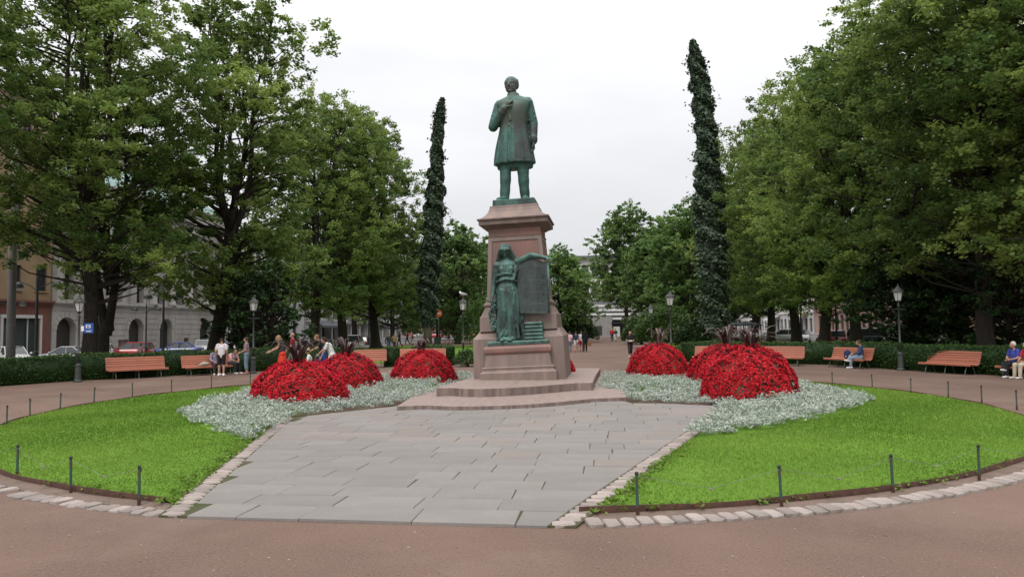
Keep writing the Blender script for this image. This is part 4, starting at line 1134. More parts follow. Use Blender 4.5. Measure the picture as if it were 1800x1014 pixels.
# books
def book(c, d, rx, ry, label=None):
    b = MB(); R = Euler((0, ry, rx)).to_matrix()
    x, y, z = d
    ring = []
    for k in range(9):
        a = pi / 2 + pi * k / 8
        ring.append((cos(a) * z * .5, sin(a) * z * .5))
    prof = [(y / 2, z / 2)] + [(-y / 2 + q[0] * .7, q[1]) for q in ring] + [(y / 2, -z / 2)]
    b.loft([[Vector(c) + R @ Vector((sx * x / 2, p[0], p[1])) for p in prof] for sx in (-1, 1)])
    for sx in (-.32, .0, .32):
        b.loft([[Vector(c) + R @ Vector((sx * x + e, -y / 2 + q[0] * .78, q[1] * 1.06)) for q in ring] for e in (-.012, .012)])
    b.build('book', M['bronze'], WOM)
zz = 0.0
for k in range(5):
    t = .118; book(wv(.84 + random.uniform(-.012, .012), -.05, zz + t / 2), (.62 - .01 * k, .36, t), radians(random.uniform(-3, 3)), 0); zz += t + .004
book(wv(.48, -.02, .27), (.54, .34, .15), 0, radians(84))
# ------------------------------------------------------------------ hedges
def hedge(path, h, wd, label, dens=330, group='clipped hedges round the circle', shift=0.0):
    """clipped hedge: dark twiggy core with small leaves all over it; path = front base line"""
    P = [Vector((p[0], p[1], 0)) for p in path]
    fine = []
    for a, b in zip(P[:-1], P[1:]):
        k = max(1, int((b - a).length / 0.6))
        for i in range(k): fine.append(a.lerp(b, i / k))
    fine.append(P[-1]); P = fine
    offs = []
    for i, p in enumerate(P):
        t = (P[min(i + 1, len(P) - 1)] - P[max(i - 1, 0)]).normalized()
        nrm = Vector((-t.y, t.x, 0))
        if nrm.dot(p - CEN) < 0: nrm = -nrm
        p = p + nrm * shift
        offs.append((p, nrm, t))
    V, F, T = [], [], []
    e = 0.05
    for i, (p, n, t) in enumerate(offs):
        V += [tuple(p + n * e), tuple(p + n * e + Vector((0, 0, h - e))), tuple(p + n * (wd - e) + Vector((0, 0, h - e))), tuple(p + n * (wd - e))]
    for i in range(len(offs) - 1):
        for j in range(4):
            k = (j + 1) % 4
            F.append((4 * i + j, 4 * i + 4 + j, 4 * i + 4 + k, 4 * i + k))
    F.append((0, 1, 2, 3)); F.append(tuple(4 * (len(offs) - 1) + j for j in (3, 2, 1, 0)))
    V = np.array(V); F = np.array(F)
    # leaves
    L = sum((offs[i + 1][0] - offs[i][0]).length for i in range(len(offs) - 1))
    per = [(0, h), (1, wd), (2, h)]
    n = int(L * (2 * h + wd) * dens); idx = RNG.uniform(0, len(offs) - 1.001, n); i0 = idx.astype(int); fr = (idx - i0)[:, None]
    A = np.array([tuple(o[0]) for o in offs]); Nn = np.array([tuple(o[1]) for o in offs])
    p = A[i0] * (1 - fr) + A[np.minimum(i0 + 1, len(A) - 1)] * fr; nn = Nn[i0]
    s = RNG.uniform(0, 2 * h + wd, n)
    top = (s > h) & (s < h + wd); back = s >= h + wd
    off = np.where(top, s - h, np.where(back, wd, 0.0)); z = np.where(top, h, np.where(back, s - h - wd, s))
    wob = 0.03 * np.sin(p[:, 0] * 2.3) + 0.03 * np.sin(p[:, 1] * 1.9 + z * 4)
    off = off + np.where(top, 0, np.where(back, 1, -1) * (RNG.normal(0, .03, n) + wob)); z = z + np.where(top, RNG.normal(0, .035, n) + wob, 0)
    c = p + nn * off[:, None]; c[:, 2] = np.maximum(z, 0.02)
    # end caps
    for q, sg in ((offs[0], -1), (offs[-1], 1)):
        m_ = int(h * wd * dens); o = RNG.uniform(0, wd, m_); zz = RNG.uniform(0, h, m_)
        cc_ = np.array(q[0])[None, :] + np.array(q[1])[None, :] * o[:, None] + np.array(q[2])[None, :] * (sg * RNG.normal(0, .03, m_))[:, None]; cc_[:, 2] = zz
        c = np.concatenate([c, cc_]); top = np.concatenate([top, np.zeros(m_, bool)])
    lv, lf = leaf_quads(c, 0.085, 0.055, droop=0.1)
    tint = np.concatenate([np.zeros(len(F)), np.clip(RNG.normal(0.4, .25, len(lf)) + 0.18 * top, 0, 1)])
    me = np_mesh('hedge', np.concatenate([V, lv]), np.concatenate([F, lf + len(V)]), tint)
    return tag(link('hedge', me, M['hedge']), label, 'hedge', group)
hedge([gp(-260, 702), gp(-60, 684), gp(0, 679), gp(140, 669), gp(290, 661), gp(420, 654), gp(560, 649), gp(640, 646)], 1.12, 1.0, 'long dark clipped hedge behind the benches on the left')
hedge([gp(676, 645), gp(702, 644.5)], 1.05, 1.0, 'short hedge block between the two pinkish benches left of the pedestal')
hedge([gp(735, 644), gp(800, 642)], 1.1, 1.6, 'hedge block between flower mound and lamp post left of the pedestal')
hedge([gp(1186, 637), gp(1300, 640), gp(1440, 642), gp(1530, 649), gp(1600, 654), gp(1700, 659), gp(1800, 666), gp(1960, 682), gp(2060, 696)], 1.15, 1.1, 'long clipped hedge behind the benches on the right', shift=.8)
hedge([park(7.6, 26), park(7.9, 36)], 0.7, 3.0, 'low broad pale green hedge along the path on the right', 240)
hedge([gp(1200, 606), gp(1262, 607)], 0.8, 1.2, 'low dark hedge in front of the right ivy column', 240)

# ------------------------------------------------------------------ trees
def tree_meshes(seed, H, rt, zb, R, leaves, lsz, dense=1.0, lean=(0, 0), fork=None, nclump=110, top_bias=0.0, slim=0.62, spray=48):
    """trunk mesh and crown mesh of a broad tree: clumps of leaves hung on real limbs"""
    rng = np.random.default_rng(seed); rnd = random.Random(seed)
    b = MB()
    def tr(z): return Vector((lean[0] * z / H + 0.22 * sin(z * .35 + seed), lean[1] * z / H + 0.18 * sin(z * .28 + 2 * seed), z))
    zs = [0, .25, .8, 2, 4, 6, 8, 10, H * .55, H * .7, H * .85, H * .95]; zs = sorted(set(z for z in zs if z <= (H * .36 if not fork else fork * .7)))
    def rad(z):
        t = z / H; f = 1 + 0.75 * math.exp(-z / .35)
        return rt * f * max(0.06, (1 - t * 1.02)) ** 0.85
    n0 = len(b.v)
    b.tube([tr(z) for z in zs] + ([tr(H * .36)] if not fork else [Vector((0, 0, fork * .72)), Vector((0, 0, fork * .9))]), [rad(z) for z in zs] + ([rad(H * .36)] if not fork else [rt * .98, rt * .8]), 12)
    for i in range(len(b.v)):
        x, y, z = b.v[i]; a = atan2(y - tr(z).y, x - tr(z).x); k = 1 + 0.07 * sin(3 * a + seed + z * .4) + 0.05 * sin(7 * a + z)
        c = tr(z); b.v[i] = (c.x + (x - c.x) * k, c.y + (y - c.y) * k, z)
    if fork:
        b.tube([Vector((0, 0, fork * .6)), Vector((-.45, 0, fork * 1.3)), Vector((-.95, .1, fork * 2.2)), Vector((-1.5, .2, fork * 3.5))], [rt * .75, rt * .6, rt * .5, rt * .3], 10)
        b.tube([Vector((0, 0, fork * .6)), Vector((.35, 0, fork * 1.3)), Vector((.62, .1, fork * 2.4)), Vector((.9, .2, fork * 3.6))], [rt * .75, rt * .62, rt * .5, rt * .3], 10)
    def env(t):          # crown radius at the relative height t
        return R * (sin(pi * min(1, max(0.0, t * .80 + .17))) ** slim) * (1.0 if t < .72 else 1 - ((t - .72) / .3) ** 2 * .75)
    cl = []
    tries = 0
    while len(cl) < nclump and tries < 9000:
        tries += 1
        t = rng.uniform(0, 1) ** (1 - top_bias); z = zb + (H - zb) * t
        a = rng.uniform(0, 2 * pi); q = rng.uniform(0.0, 1) ** .45
        # the outline is uneven: some sectors reach out, some hold back
        sect = 1 + .24 * sin(3 * a + seed) * sin(z * .55 + seed) + .15 * sin(5 * a + 2 * seed + z * .5)
        r = env(t) * q * sect
        c = tr(z) + Vector((r * cos(a), r * sin(a), 0))
        sz = rng.uniform(.7, 1.75) * (R / 6.5) * (1.15 - .3 * t)
        if any((c - d).length < .72 * (sz + s_) * .85 for d, s_ in cl): continue
        cl.append((c, sz))
    # several leaders rising from the top of the bole
    zf = H * .36 if not fork else fork * 2.0
    leaders = []
    for j in range(5):
        a = j * 1.257 + seed; so = R * rnd.uniform(.22, .42); zt = H * rnd.uniform(.8, .93); zb_ = zf * rnd.uniform(.72, .98)
        base = tr(zb_)
        def lp(z, a=a, so=so, zt=zt, zb_=zb_):
            s_ = max(0, min(1, (z - zb_) / (zt - zb_))); o = so * (s_ ** .65)
            return tr(zb_) + Vector((cos(a) * o + .2 * sin(z * .6 + a), sin(a) * o + .2 * cos(z * .5 + a), z - zb_))
        leaders.append((lp, zb_, zt))
        zz = [zb_ + (zt - zb_) * i / 8 for i in range(9)]
        b.tube([tr(zb_)] + [lp(z) for z in zz[1:]], [rt * .5 * (1 - .9 * i / 8) for i in range(9)], 8)
    def wood(z, c):
        """nearest leader (or the bole) at the height z"""
        cand = [tr(z)] if z < zf else [lp(z) for lp, z0_, z1_ in leaders if z0_ < z < z1_] or [leaders[0][0](leaders[0][2])]
        return min(cand, key=lambda p: (Vector((p.x, p.y)) - Vector((c.x, c.y))).length)
    # limbs
    for j in range(17):
        z0 = zb * .75 + (H * .72 - zb * .75) * (j + rnd.random()) / 17
        a = j * 2.4 + rnd.random(); t = min(1, max(.1, (z0 + 2.5 - zb) / (H - zb))); L = env(t) * rnd.uniform(.7, .92)
        p = wood(z0, tr(z0) + Vector((cos(a), sin(a), 0)) * 3); r0 = max(.05, rad(z0) * .5); up = rnd.uniform(.35, .9)
        if z0 > zf: L *= .7; r0 *= .6
        pts = [p]; k = 6
        for i in range(1, k + 1):
            s_ = i / k
            pts.append(p + Vector((cos(a + .25 * sin(s_ * 4 + j)) * L * s_, sin(a + .25 * sin(s_ * 4 + j)) * L * s_, L * up * (s_ ** .8) * (1 - .3 * s_))))
        b.tube(pts, [r0 * (1 - .85 * i / k) for i in range(k + 1)], 7)
        cl.append((pts[-1], R * .17)); cl.append((pts[-2], R * .14))
    for lp, z0_, z1_ in leaders: cl.append((lp(z1_), R * .2)); cl.append((lp(z1_ - R * .3), R * .2))
    for c, sz in cl:
        z0 = max(zb * .7, c.z - rnd.uniform(1.0, 3.0)); z0 = min(z0, H * .85)
        p = wood(z0, c); m_ = p.lerp(c, .55) + Vector((rnd.uniform(-.4, .4), rnd.uniform(-.4, .4), -.35))
        b.tube([p, m_, c], [.055 + .02 * R / 6, .035, .012], 5, cap=False)
    trunk = b.mesh('trunk', True)
    tot = sum(s_ ** 2 for _, s_ in cl); C, Tn = [], []
    for c, s_ in cl:
        n = int(leaves * s_ ** 2 / tot); 
        if n < 4: continue
        # twig sprays sit on the outside of the clump, tight and separate, so that the inside stays dark and open
        k = max(4, int(n / spray)); d = rng.normal(0, 1, (k, 3)); d[:, 2] = d[:, 2] * .9 + .35; d /= np.linalg.norm(d, axis=1)[:, None]
        rr = s_ * np.where(rng.uniform(0, 1, k) < .8, rng.uniform(.8, 1.12, k), rng.uniform(.2, .8, k))
        sp = d * rr[:, None] * np.array([1.15, 1.15, .8]); sp[:, 2] -= .2 * (sp[:, 0] ** 2 + sp[:, 1] ** 2) / s_
        w_ = rng.integers(0, k, n); sg = .17 * (R / 7) ** .5 * (s_ ** .3)
        off = rng.normal(0, 1, (n, 3)) * np.array([sg, sg, sg * .5]) + d[w_] * rng.uniform(-1.2, 1.2, n)[:, None] * sg * 1.4
        off[:, 2] -= np.abs(rng.normal(0, .5, n)) * sg
        q = sp[w_] + off + np.array(c)
        C.append(q); Tn.append(np.clip(rng.normal(.42, .26) + rng.normal(0, .2, k)[w_] + rng.normal(0, .12, n), 0, 1))
    C = np.concatenate(C); Tn = np.concatenate(Tn)
    V, F = leaf_quads(C, lsz, lsz * .72, droop=.3, rng=rng)
    return trunk, np_mesh('crown', V, F, Tn)
def fin(tm, leafm, bark=None):
    tm[0].materials.append(bark or M['bark']); tm[1].materials.append(leafm); return tm
def tree(tm, loc, rz, label, sc=1.0, group=None, name='linden_tree', cat='tree', zsc=None):
    t = thing(name, label, cat, loc, rz, group, sc)
    if zsc: t.scale = (sc, sc, zsc)
    link('trunk', tm[0], None, t); link('crown', tm[1], None, t)
    return t
T_N = fin(tree_meshes(13, 25.5, .38, 5.0, 5.9, 96000, .19, nclump=122), M['leaf_near'])
T_G = fin(tree_meshes(61, 22, .38, 6.0, 6.3, 36000, .37, nclump=120, spray=26), M['leaf_far'])
T_A = fin(tree_meshes(11, 25.5, .46, 5.0, 7.4, 62000, .225, nclump=118), M['leaf_near'])
T_B = fin(tree_meshes(23, 24.5, .42, 4.4, 6.6, 58000, .225, nclump=112), M['leaf_near'])
T_C = fin(tree_meshes(37, 26.5, .5, 4.6, 6.1, 70000, .235, nclump=124, lean=(2.0, 0)), M['leaf_near'])
T_F = fin(tree_meshes(5, 18.0, .36, 6.2, 4.6, 16000, .25, fork=3.2, nclump=52), M['leaf_near'])
T_D = fin(tree_meshes(51, 20, .4, 2.8, 6.4, 36000, .37, nclump=120, spray=26), M['leaf_far'])
T_E = fin(tree_meshes(67, 22, .4, 3.2, 6.8, 36000, .37, nclump=120, spray=26, slim=.5), M['leaf_far'])
T_S = fin(tree_meshes(81, 6.2, .07, 0.8, 2.4, 9000, .2, nclump=60), M['leaf_dark'])
T_K = fin(tree_meshes(91, 11, .2, 1.5, 4.6, 20000, .28, nclump=90), M['leaf_dark'])
LG = 'tall lindens in the left row'; RG = 'tall lindens in the right row'
tree(T_N, dp(150, 38), 0.4, 'big linden with a thick trunk right behind the lantern with the blue sign', 1.0, LG)
tree(T_F, dp(188, 43), 0.0, 'smaller tree whose trunk forks low, right of the thick trunk with the blue sign', 1.0, LG)
tree(T_C, dp(380, 47), 0.0, 'linden with a leaning trunk behind the white shirted man', .98, LG)
tree(T_B, dp(556, 66), 1.7, 'linden behind the walkers, third trunk left of the left ivy column', 1.0, LG)
tree(T_A, dp(599, 73), 3.6, 'linden behind the big left flower mounds, second trunk left of the left ivy column', 1.02, LG)
tree(T_C, dp(661, 80), 4.1, 'linden on the lawn, first thick trunk left of the left ivy column', 1.0, LG)
tree(T_B, dp(622, 104), 5.0, 'thinner linden farther back between the two thick trunks on the left', 1.0, LG)
tree(T_N, dp(-330, 30), 1.1, 'linden whose crown enters at the upper left corner', 1.0, LG)
tree(T_S, dp(468, 43), 0.0, 'small dark bushy tree behind the left lantern and the walkers', 1.0, name='small_tree')
tree(T_S, dp(425, 45), 2.0, 'small dark bushy tree behind the standing man in jeans', .9, name='small_tree')
tree(T_N, dp(1741, 33.5), 2.5, 'linden behind the elderly couple on the right', .98, RG)
tree(T_A, dp(1608, 43), 0.9, 'linden behind the empty bench on the right', .95, RG)
tree(T_B, dp(1502, 50), 4.4, 'linden behind the bench with the seated man', .93, RG)
tree(T_C, dp(1447, 56), 0.2, 'linden with the leaning trunk right of the leafy right hand flower mound', .83, RG)
tree(T_A, dp(1395, 65), 2.9, 'linden behind the bench right of the big right flower mound', .96, RG)
tree(T_B, dp(1357, 76), 1.3, 'linden behind the blades of the big right flower mound', 1.0, RG)
tree(T_C, dp(1326, 88), 5.5, 'linden next to the market stall on the right', 1.0, RG)
tree(T_N, dp(1940, 28), 3.3, 'linden whose crown enters at the upper right corner', 1.0, RG)
tree(T_A, dp(1830, 48), 5.9, 'linden by the street at the right edge', 1.0, RG)
tree(T_B, dp(1690, 57), 3.7, 'linden by the right street behind the empty bench', 1.0, RG)
tree(T_K, dp(1690, 38.5), 0.4, 'low dark bushy tree right behind the empty bench on the right', .72, name='bushy_tree')
tree(T_K, dp(1590, 40), 2.4, 'low dark bushy tree behind the right lantern', .62, name='bushy_tree')
tree(T_K, dp(1770, 34.5), 3.9, 'low dark bushy tree behind the elderly couple', .7, name='bushy_tree')
FG = 'trees along the far part of the park'
for px, Y, rz, sc, tm, l in [(803, 98, 0.3, .84, T_D, 'leafy tree between the left ivy column and the pedestal'), (848, 118, 2.0, .74, T_E, 'tree farther back just left of the pedestal'), (770, 128, 4.0, .85, T_D, 'tree far behind the left ivy column'),
                             (985, 96, 1.0, .66, T_D, 'leafy tree just right of the pedestal reaching low over the path'), (1008, 112, 3.0, .56, T_E, 'dark leafy tree left of the path end beside the pale theatre'),
                             (1103, 128, 5.0, 1.08, T_G, 'tallest tree in front of the pale theatre'), (1160, 104, 2.2, .84, T_D, 'leafy tree behind the two lanterns right of the path'), (1208, 92, 0.7, .82, T_E, 'tree just left of the right ivy column'),
                             (1178, 132, 4.4, 1.12, T_D, 'tall tree far behind the lanterns right of the path'), (1290, 104, 1.9, 1.0, T_E, 'tree behind the brown board right of the right ivy column'), (688, 122, 3.1, .9, T_E, 'tree left of the brick building')]:
    tree(tm, dp(px, Y), rz, l, sc, FG, name='park_tree')
for px, Y, rz, l in [(725, 150, 1, 'small street tree in front of the brick building'), (790, 140, 2, 'small street tree left of the pedestal near the crossing')]:
    tree(T_D, dp(px, Y), rz, l, .42, 'small street trees', name='street_tree')

# ivy columns: leaning dead trunks wrapped in ivy
def ivy_column(base, top, H, rmax, label, seed, t_lo):
    rng = np.random.default_rng(seed)
    root = thing('ivy_covered_tree', label, 'tree', base, 0, 'ivy wrapped trunks either side of the axis')
    d = top - base
    def ax(t): return Vector((d.x * t ** 1.9 + .22 * sin(t * 9 + seed) * t, d.y * t, H * t))
    b = MB(); b.tube([ax(t) for t in np.linspace(0, .96, 14)], [.42 * (1 - .75 * t) for t in np.linspace(0, .96, 14)], 10)
    b.build('trunk', M['bark_pale'], root, True)
    n = 26000
    t = t_lo + (1 - t_lo) * rng.uniform(0, 1, n) ** .9
    prof = np.interp(t, [t_lo, t_lo + .07, .3, .45, .6, .75, .88, .96, 1.0], [.5, .95, 1.2, 1.15, .98, .78, .64, .45, .12]) * rmax
    a = rng.uniform(0, 2 * pi, n)
    lump = 1 + .28 * np.sin(a * 3 + t * 31 + seed) * np.sin(t * 47 + a) + .2 * np.sin(t * 83 + 2 * a) + .14 * np.sin(t * 140 + 3 * a) 
    r = prof * lump * (1 - .45 * rng.uniform(0, 1, n) ** 2.2)
    tw = .5 + .5 * np.sin(a * 2 + t * 61 + 3 * np.sin(t * 23)); stray = (rng.uniform(0, 1, n) < .12) & (tw > .72); r = np.where(stray, r * rng.uniform(1.1, 1.75, n), r)
    A = np.array([tuple(ax(x)) for x in np.linspace(0, 1, 200)]); ii = np.clip((t * 199).astype(int), 0, 199)
    c = A[ii] + np.column_stack([r * np.cos(a), r * np.sin(a), rng.uniform(-.1, .1, n)])
    V, F = leaf_quads(c, .27, .22, droop=.5, rng=rng, up=np.column_stack([np.cos(a), np.sin(a), 0 * a]) * 1.3)
    link('ivy', np_mesh('ivy', V, F, np.clip(rng.normal(.4, .28, n), 0, 1)), M['ivy'], root)
def sky_pt(u, v, Y):
    d_ = ray(u, v); t = Y / d_.y
    return Vector((d_.x * t, Y, EYE + d_.z * t))
_t = sky_pt(780, 172, 72); _b0 = dp(752, 72); ivy_column(_b0, Vector((_t.x, 72, 0)), _t.z, .8, 'tall ivy wrapped trunk leaning right, left of the pedestal', 3, .09)
_t = sky_pt(1222, 70, 64); _b0 = dp(1258, 64); ivy_column(_b0, Vector((_t.x, 64, 0)), _t.z, 1.05, 'tall ivy wrapped trunk leaning left, right of the path', 8, .04)

# rounded shrubs
def shrub(loc, r, h, label, n=6000, mat='bush', lsz=.16, group=None):
    root = thing('shrub', label, 'shrub', loc, 0, group)
    b = MB()
    for k in range(7):
        a = k * .9; b.tube([(0, 0, 0), (r * .3 * cos(a), r * .3 * sin(a), h * .4), (r * .6 * cos(a), r * .6 * sin(a), h * .75)], [.05, .035, .015], 5)
    b.build('stem', M['bark'], root)
    t = np.arccos(RNG.uniform(-.25, 1, n)); a = RNG.uniform(0, 2 * pi, n); q = RNG.uniform(.55, 1.05, n) ** .5 * (1 + .12 * np.sin(a * 4 + t * 5))
    c = np.column_stack([r * q * np.sin(t) * np.cos(a), r * q * np.sin(t) * np.sin(a), h * .3 + h * .7 * q * np.cos(t)]); c[:, 2] = np.maximum(c[:, 2], .03)
    V, F = leaf_quads(c, lsz, lsz * .6, droop=.3)
    link('foliage', np_mesh('foliage', V, F, np.clip(RNG.normal(.45, .25, n), 0, 1)), M[mat], root)
    return root
shrub(dp(1168, 70), 2.9, 3.9, 'big rounded shrub behind the two lanterns right of the path', 9000, 'bush_mid', .26)
shrub(dp(1128, 84), 2.2, 3.2, 'smaller rounded shrub left of the big one beside the path', 6000, 'bush_mid', .26)
shrub(dp(1218, 66), 1.6, 2.6, 'dark shrub at the foot of the right ivy column', 5000, 'leaf_dark', .22)
shrub(dp(843, 82), 2.4, 5.2, 'tall yellowish shrub just left of the pedestal', 6000, 'bush', .25)
shrub(gp(822, 644), .75, .95, 'small dark shrub at the lamp post left of the pedestal', 2500, 'hedge', .1)
shrub(dp(1010, 98), 3.0, 3.6, 'dark shrub beside the path end right of the pedestal', 7000, 'leaf_dark', .28)
# ------------------------------------------------------------------ fence posts and string round the lawn
POSTS_R = [(1121, 905.5, 'front post nearest the right edge of the paving'), (1374, 891, 'front post second from the paving on the right'), (1570, 866.6, 'front post third from the paving on the right'), (1721.4, 845, 'front post farthest right'),
           (1463, 678.5, 'far post behind the right tip of the silver bed'), (1533.6, 684, 'far post below the seated man in blue'), (1601.5, 693, 'far post below the right lantern'), (1667, 700, 'far post below the empty right bench'), (1726, 709.5, 'far post right of the empty right bench'), (1787.7, 720.5, 'far post at the right picture edge')]
POSTS_L = [(244.4, 888.6, 'front post nearest the left edge of the paving'), (124.4, 867, 'front post second from the paving on the left'), (30, 840, 'front post third from the paving on the left'),
           (11.7, 750, 'far post at the left picture edge'), (52.8, 734.4, 'second far post from the left picture edge'), (105.8, 722, 'far post left of the left lantern'), (165, 709.4, 'far post right of the left lantern'), (232.8, 700, 'far post below the empty left bench'),
           (301.4, 692, 'far post right of the empty left bench'), (371.7, 684.4, 'far post below the man seated by the white shirt'), (439.7, 677.5, 'far post below the man in jeans')]
_pm = MB(); _pm.tube([(0, 0, -.05), (0, 0, .46)], .0175, 8); _pm = _pm.mesh('post')
_cm = MB(); _cm.lathe([(.0225, .455), (.0235, .475), (.018, .488), (.004, .492)], 8); _cm.tube([(0, -.017, .44), (0, -.03, .445), (0, -.03, .425), (0, -.017, .42)], .005, 5); _cm = _cm.mesh('cap')
_bm = MB(); _bm.lathe([(.022, 0), (.0215, .09), (.018, .10)], 8); _bm = _bm.mesh('foot')
_pm.materials.append(M['post_green']); _cm.materials.append(M['iron_dark']); _bm.materials.append(M['rust'])
def post(p, label):
    t = thing('fence_post', 'thin green iron ' + label, 'post', (p.x, p.y, 0), random.uniform(0, 6), 'low posts round the lawn')
    t.rotation_euler = (random.uniform(-.03, .03), random.uniform(-.03, .03), t.rotation_euler.z)
    link('post', _pm, None, t); link('cap', _cm, None, t); link('foot', _bm, None, t)
for side, ps, extra in (('right', POSTS_R, [(1880, 812), (1990, 775), (1960, 742), (1870, 730)]), ('left', POSTS_L, [(-50, 815), (-90, 782), (-50, 765)])):
    pts = []
    for u, v, l in ps:
        p = gp(u, v); pts.append(p); post(p, l)
    order = pts[:4] + [gp(*e) for e in extra] + list(reversed(pts[4:])) if side == 'right' else pts[:3] + [gp(*e) for e in extra] + pts[3:]
    root = thing('string_line', 'sagging thin string strung between the lawn posts on the %s' % side, 'string', (0, 0, 0))
    b = MB(); clips = []
    for p, q in zip(order[:-1], order[1:]):
        L = (q - p).length
        if L > 4.2: continue
        pp = []
        for i in range(9):
            t = i / 8; sag = .2 * (1 - abs(2 * t - 1)) * min(1, L / 2)
            pp.append(p.lerp(q, t) + Vector((0, 0, .44 - sag)))
        b.tube(pp, .0022, 4, False); clips.append(pp[4])
    b.build('string', M['string'], root)
    for c in clips:
        cb = MB(); cb.ell(c + Vector((0, 0, -.004)), (.014, .011, .016), None, 7, 5); cb.ell(c + Vector((.018, 0, -.014)), (.01, .008, .011), None, 6, 4); cb.build('clip', M['concrete'], root)
    if side == 'right':
        for u, v in extra[:2]: pass

# ------------------------------------------------------------------ benches
BLEN = 2.45
def bench_proto():
    t = thing('park_bench', '', 'bench', (0, 0, 0), 0, 'orange red slatted park benches')
    # sitting side faces -y
    sl_ = MB(); sl_.bbox((0, 0, 0), (BLEN, .095, .036), .008); me = sl_.mesh('slat'); me.materials.append(M['wood'])
    prof = [(-.30, .425, 8), (-.195, .415, 3), (-.09, .40, 1), (.015, .392, 0), (.115, .42, -35)]
    for y, z, tilt in prof:
        o = link('seat_slat', me, None, t, (0, y, z)); o.rotation_euler = (radians(-tilt), 0, 0)
    fb = MB(); fb.bbox((0, 0, 0), (BLEN, .04, .075), .008); o = fb.build('front_slat', M['wood'], t, loc=(0, -.355, .40))
    for k in range(5):
        z = .50 + .1 * k; o = link('back_slat', me, None, t, (0, .175 + .034 * k, z)); o.rotation_euler = (radians(90 - 19), 0, 0)
    for x in (-.93, 0, .93):
        b = MB()
        b.tube([(x, -.31, 0.0), (x, -.27, .18), (x, -.20, .32), (x, -.31, .375)], [.026, .02, .02, .02], 7)
        b.tube([(x, .27, 0.0), (x, .21, .16), (x, .12, .36), (x, .19, .5), (x, .345, .93)], [.026, .02, .022, .018, .013], 7)
        b.tube([(x, -.31, .372), (x, -.05, .362), (x, .12, .37)], .018, 7)
        b.box((x, -.32, .012), (.07, .1, .024)); b.box((x, .275, .012), (.07, .1, .024))
        b.build('leg', M['iron'], t, True)
    return t
BENCH = bench_proto(); _used = [False]
def bench(a, c, label, sc=1.0, flip=False):
    m_ = (a + c) / 2; d = c - a; rz = atan2(d.y, d.x)
    if flip: rz += pi
    n = Vector((sin(rz), -cos(rz), 0))
    loc = m_ - n * .31 * sc
    if not _used[0]:
        _used[0] = True; BENCH.location = loc; BENCH.rotation_euler = (0, 0, rz); BENCH['label'] = label; BENCH.scale = (sc,) * 3; return BENCH
    return rep(BENCH, loc, rz, label, None, sc)
B_L1 = bench(gp(210, 667), gp(278, 663.5), 'empty orange bench beside the left lantern', 1.02)
B_L2 = bench(gp(337, 661), gp(405, 657.5), 'orange bench with seated people and the white shirted man in front', 1.0)
bench(gp(606, 648), gp(669.5, 646.7), 'pinkish bench half hidden behind the second left flower mound', 1.05)
bench(gp(711, 645.5), gp(775, 644.5), 'pinkish bench mostly hidden behind the flower mound next to the pedestal', 1.05)
bench(gp(1227, 641), gp(1292, 642), 'pinkish bench half hidden behind the right hand flower mounds', 1.05)
bench(gp(1335, 642.5), gp(1398, 643.5), 'pinkish bench directly right of the big right flower mound', 1.05)
B_R2 = bench(gp(1453, 644.5), gp(1516, 648.5), 'orange bench with the seated man and a dark blue bag', 1.03)
bench(gp(1626, 654.5), gp(1697, 659), 'empty orange bench right of the right lantern', 1.0)
B_R4 = bench(gp(1765, 663), gp(1834, 668.5), 'orange bench under the elderly couple at the right edge', 1.0)
for k, l in ((25.5, 'first pale orange bench along the path behind the flower mound'), (30.5, 'second pale orange bench along the path, beside the bin'), (38.5, 'farthest pale orange bench along the path near the grey cabinet')):
    bench(park(5.9, k + .93), park(5.9, k - .93), l, 1.0, False)

# ------------------------------------------------------------------ lanterns
def lantern_proto():
    t = thing('park_lantern', '', 'lamp post', (0, 0, 0), 0, 'old fashioned park lanterns')
    b = MB(); b.lathe([(.18, 0), (.18, .06), (.15, .09), (.135, .12), (.115, .7), (.135, .72), (.135, .77), (.09, .80), (.07, .84)], 12); b.build('pedestal_base', M['iron_green'], t)
    b = MB(); b.lathe([(.058, .84), (.05, 1.25), (.065, 1.27), (.065, 1.31), (.045, 1.33), (.034, 2.9), (.06, 2.92), (.06, 2.96), (.035, 3.0), (.035, 3.12)], 12); b.build('pole', M['iron_green'], t, True)
    b = MB(); b.tube([(-.26, 0, 2.78), (.26, 0, 2.78)], .016, 7); b.ell((-.27, 0, 2.78), (.025,) * 3, None, 7, 5); b.ell((.27, 0, 2.78), (.025,) * 3, None, 7, 5); b.build('ladder_bar', M['iron_green'], t)
    b = MB(); b.lathe([(.045, 3.1), (.10, 3.13), (.135, 3.16), (.135, 3.18)], 6); b.build('lantern_floor', M['iron_green'], t)
    for k in range(6):
        a0, a1 = 2 * pi * k / 6, 2 * pi * (k + 1) / 6; b = MB(); i_ = .012
        q = [Vector((r * cos(a), r * sin(a), z)) for r, z, a in ((.125, 3.18, a0), (.125, 3.18, a1), (.215, 3.58, a1), (.215, 3.58, a0))]
        c = sum(q, Vector()) / 4; n_ = Vector((c.x, c.y, 0)).normalized() * .008
        b.loft([[p - n_ for p in q], [p for p in q]]); b.build('pane', M['lantern_glass'], t)
        b = MB(); b.tube([(.128 * cos(a0), .128 * sin(a0), 3.17), (.22 * cos(a0), .22 * sin(a0), 3.59)], .012, 5); b.build('glazing_bar', M['iron_green'], t)
    b = MB(); b.lathe([(.245, 3.57), (.25, 3.60), (.19, 3.68), (.10, 3.75), (.085, 3.80), (.05, 3.83), (.02, 3.85), (.028, 3.88), (.006, 3.95)], 12); b.build('roof', M['iron_green'], t)
    return t
LAN = lantern_proto()
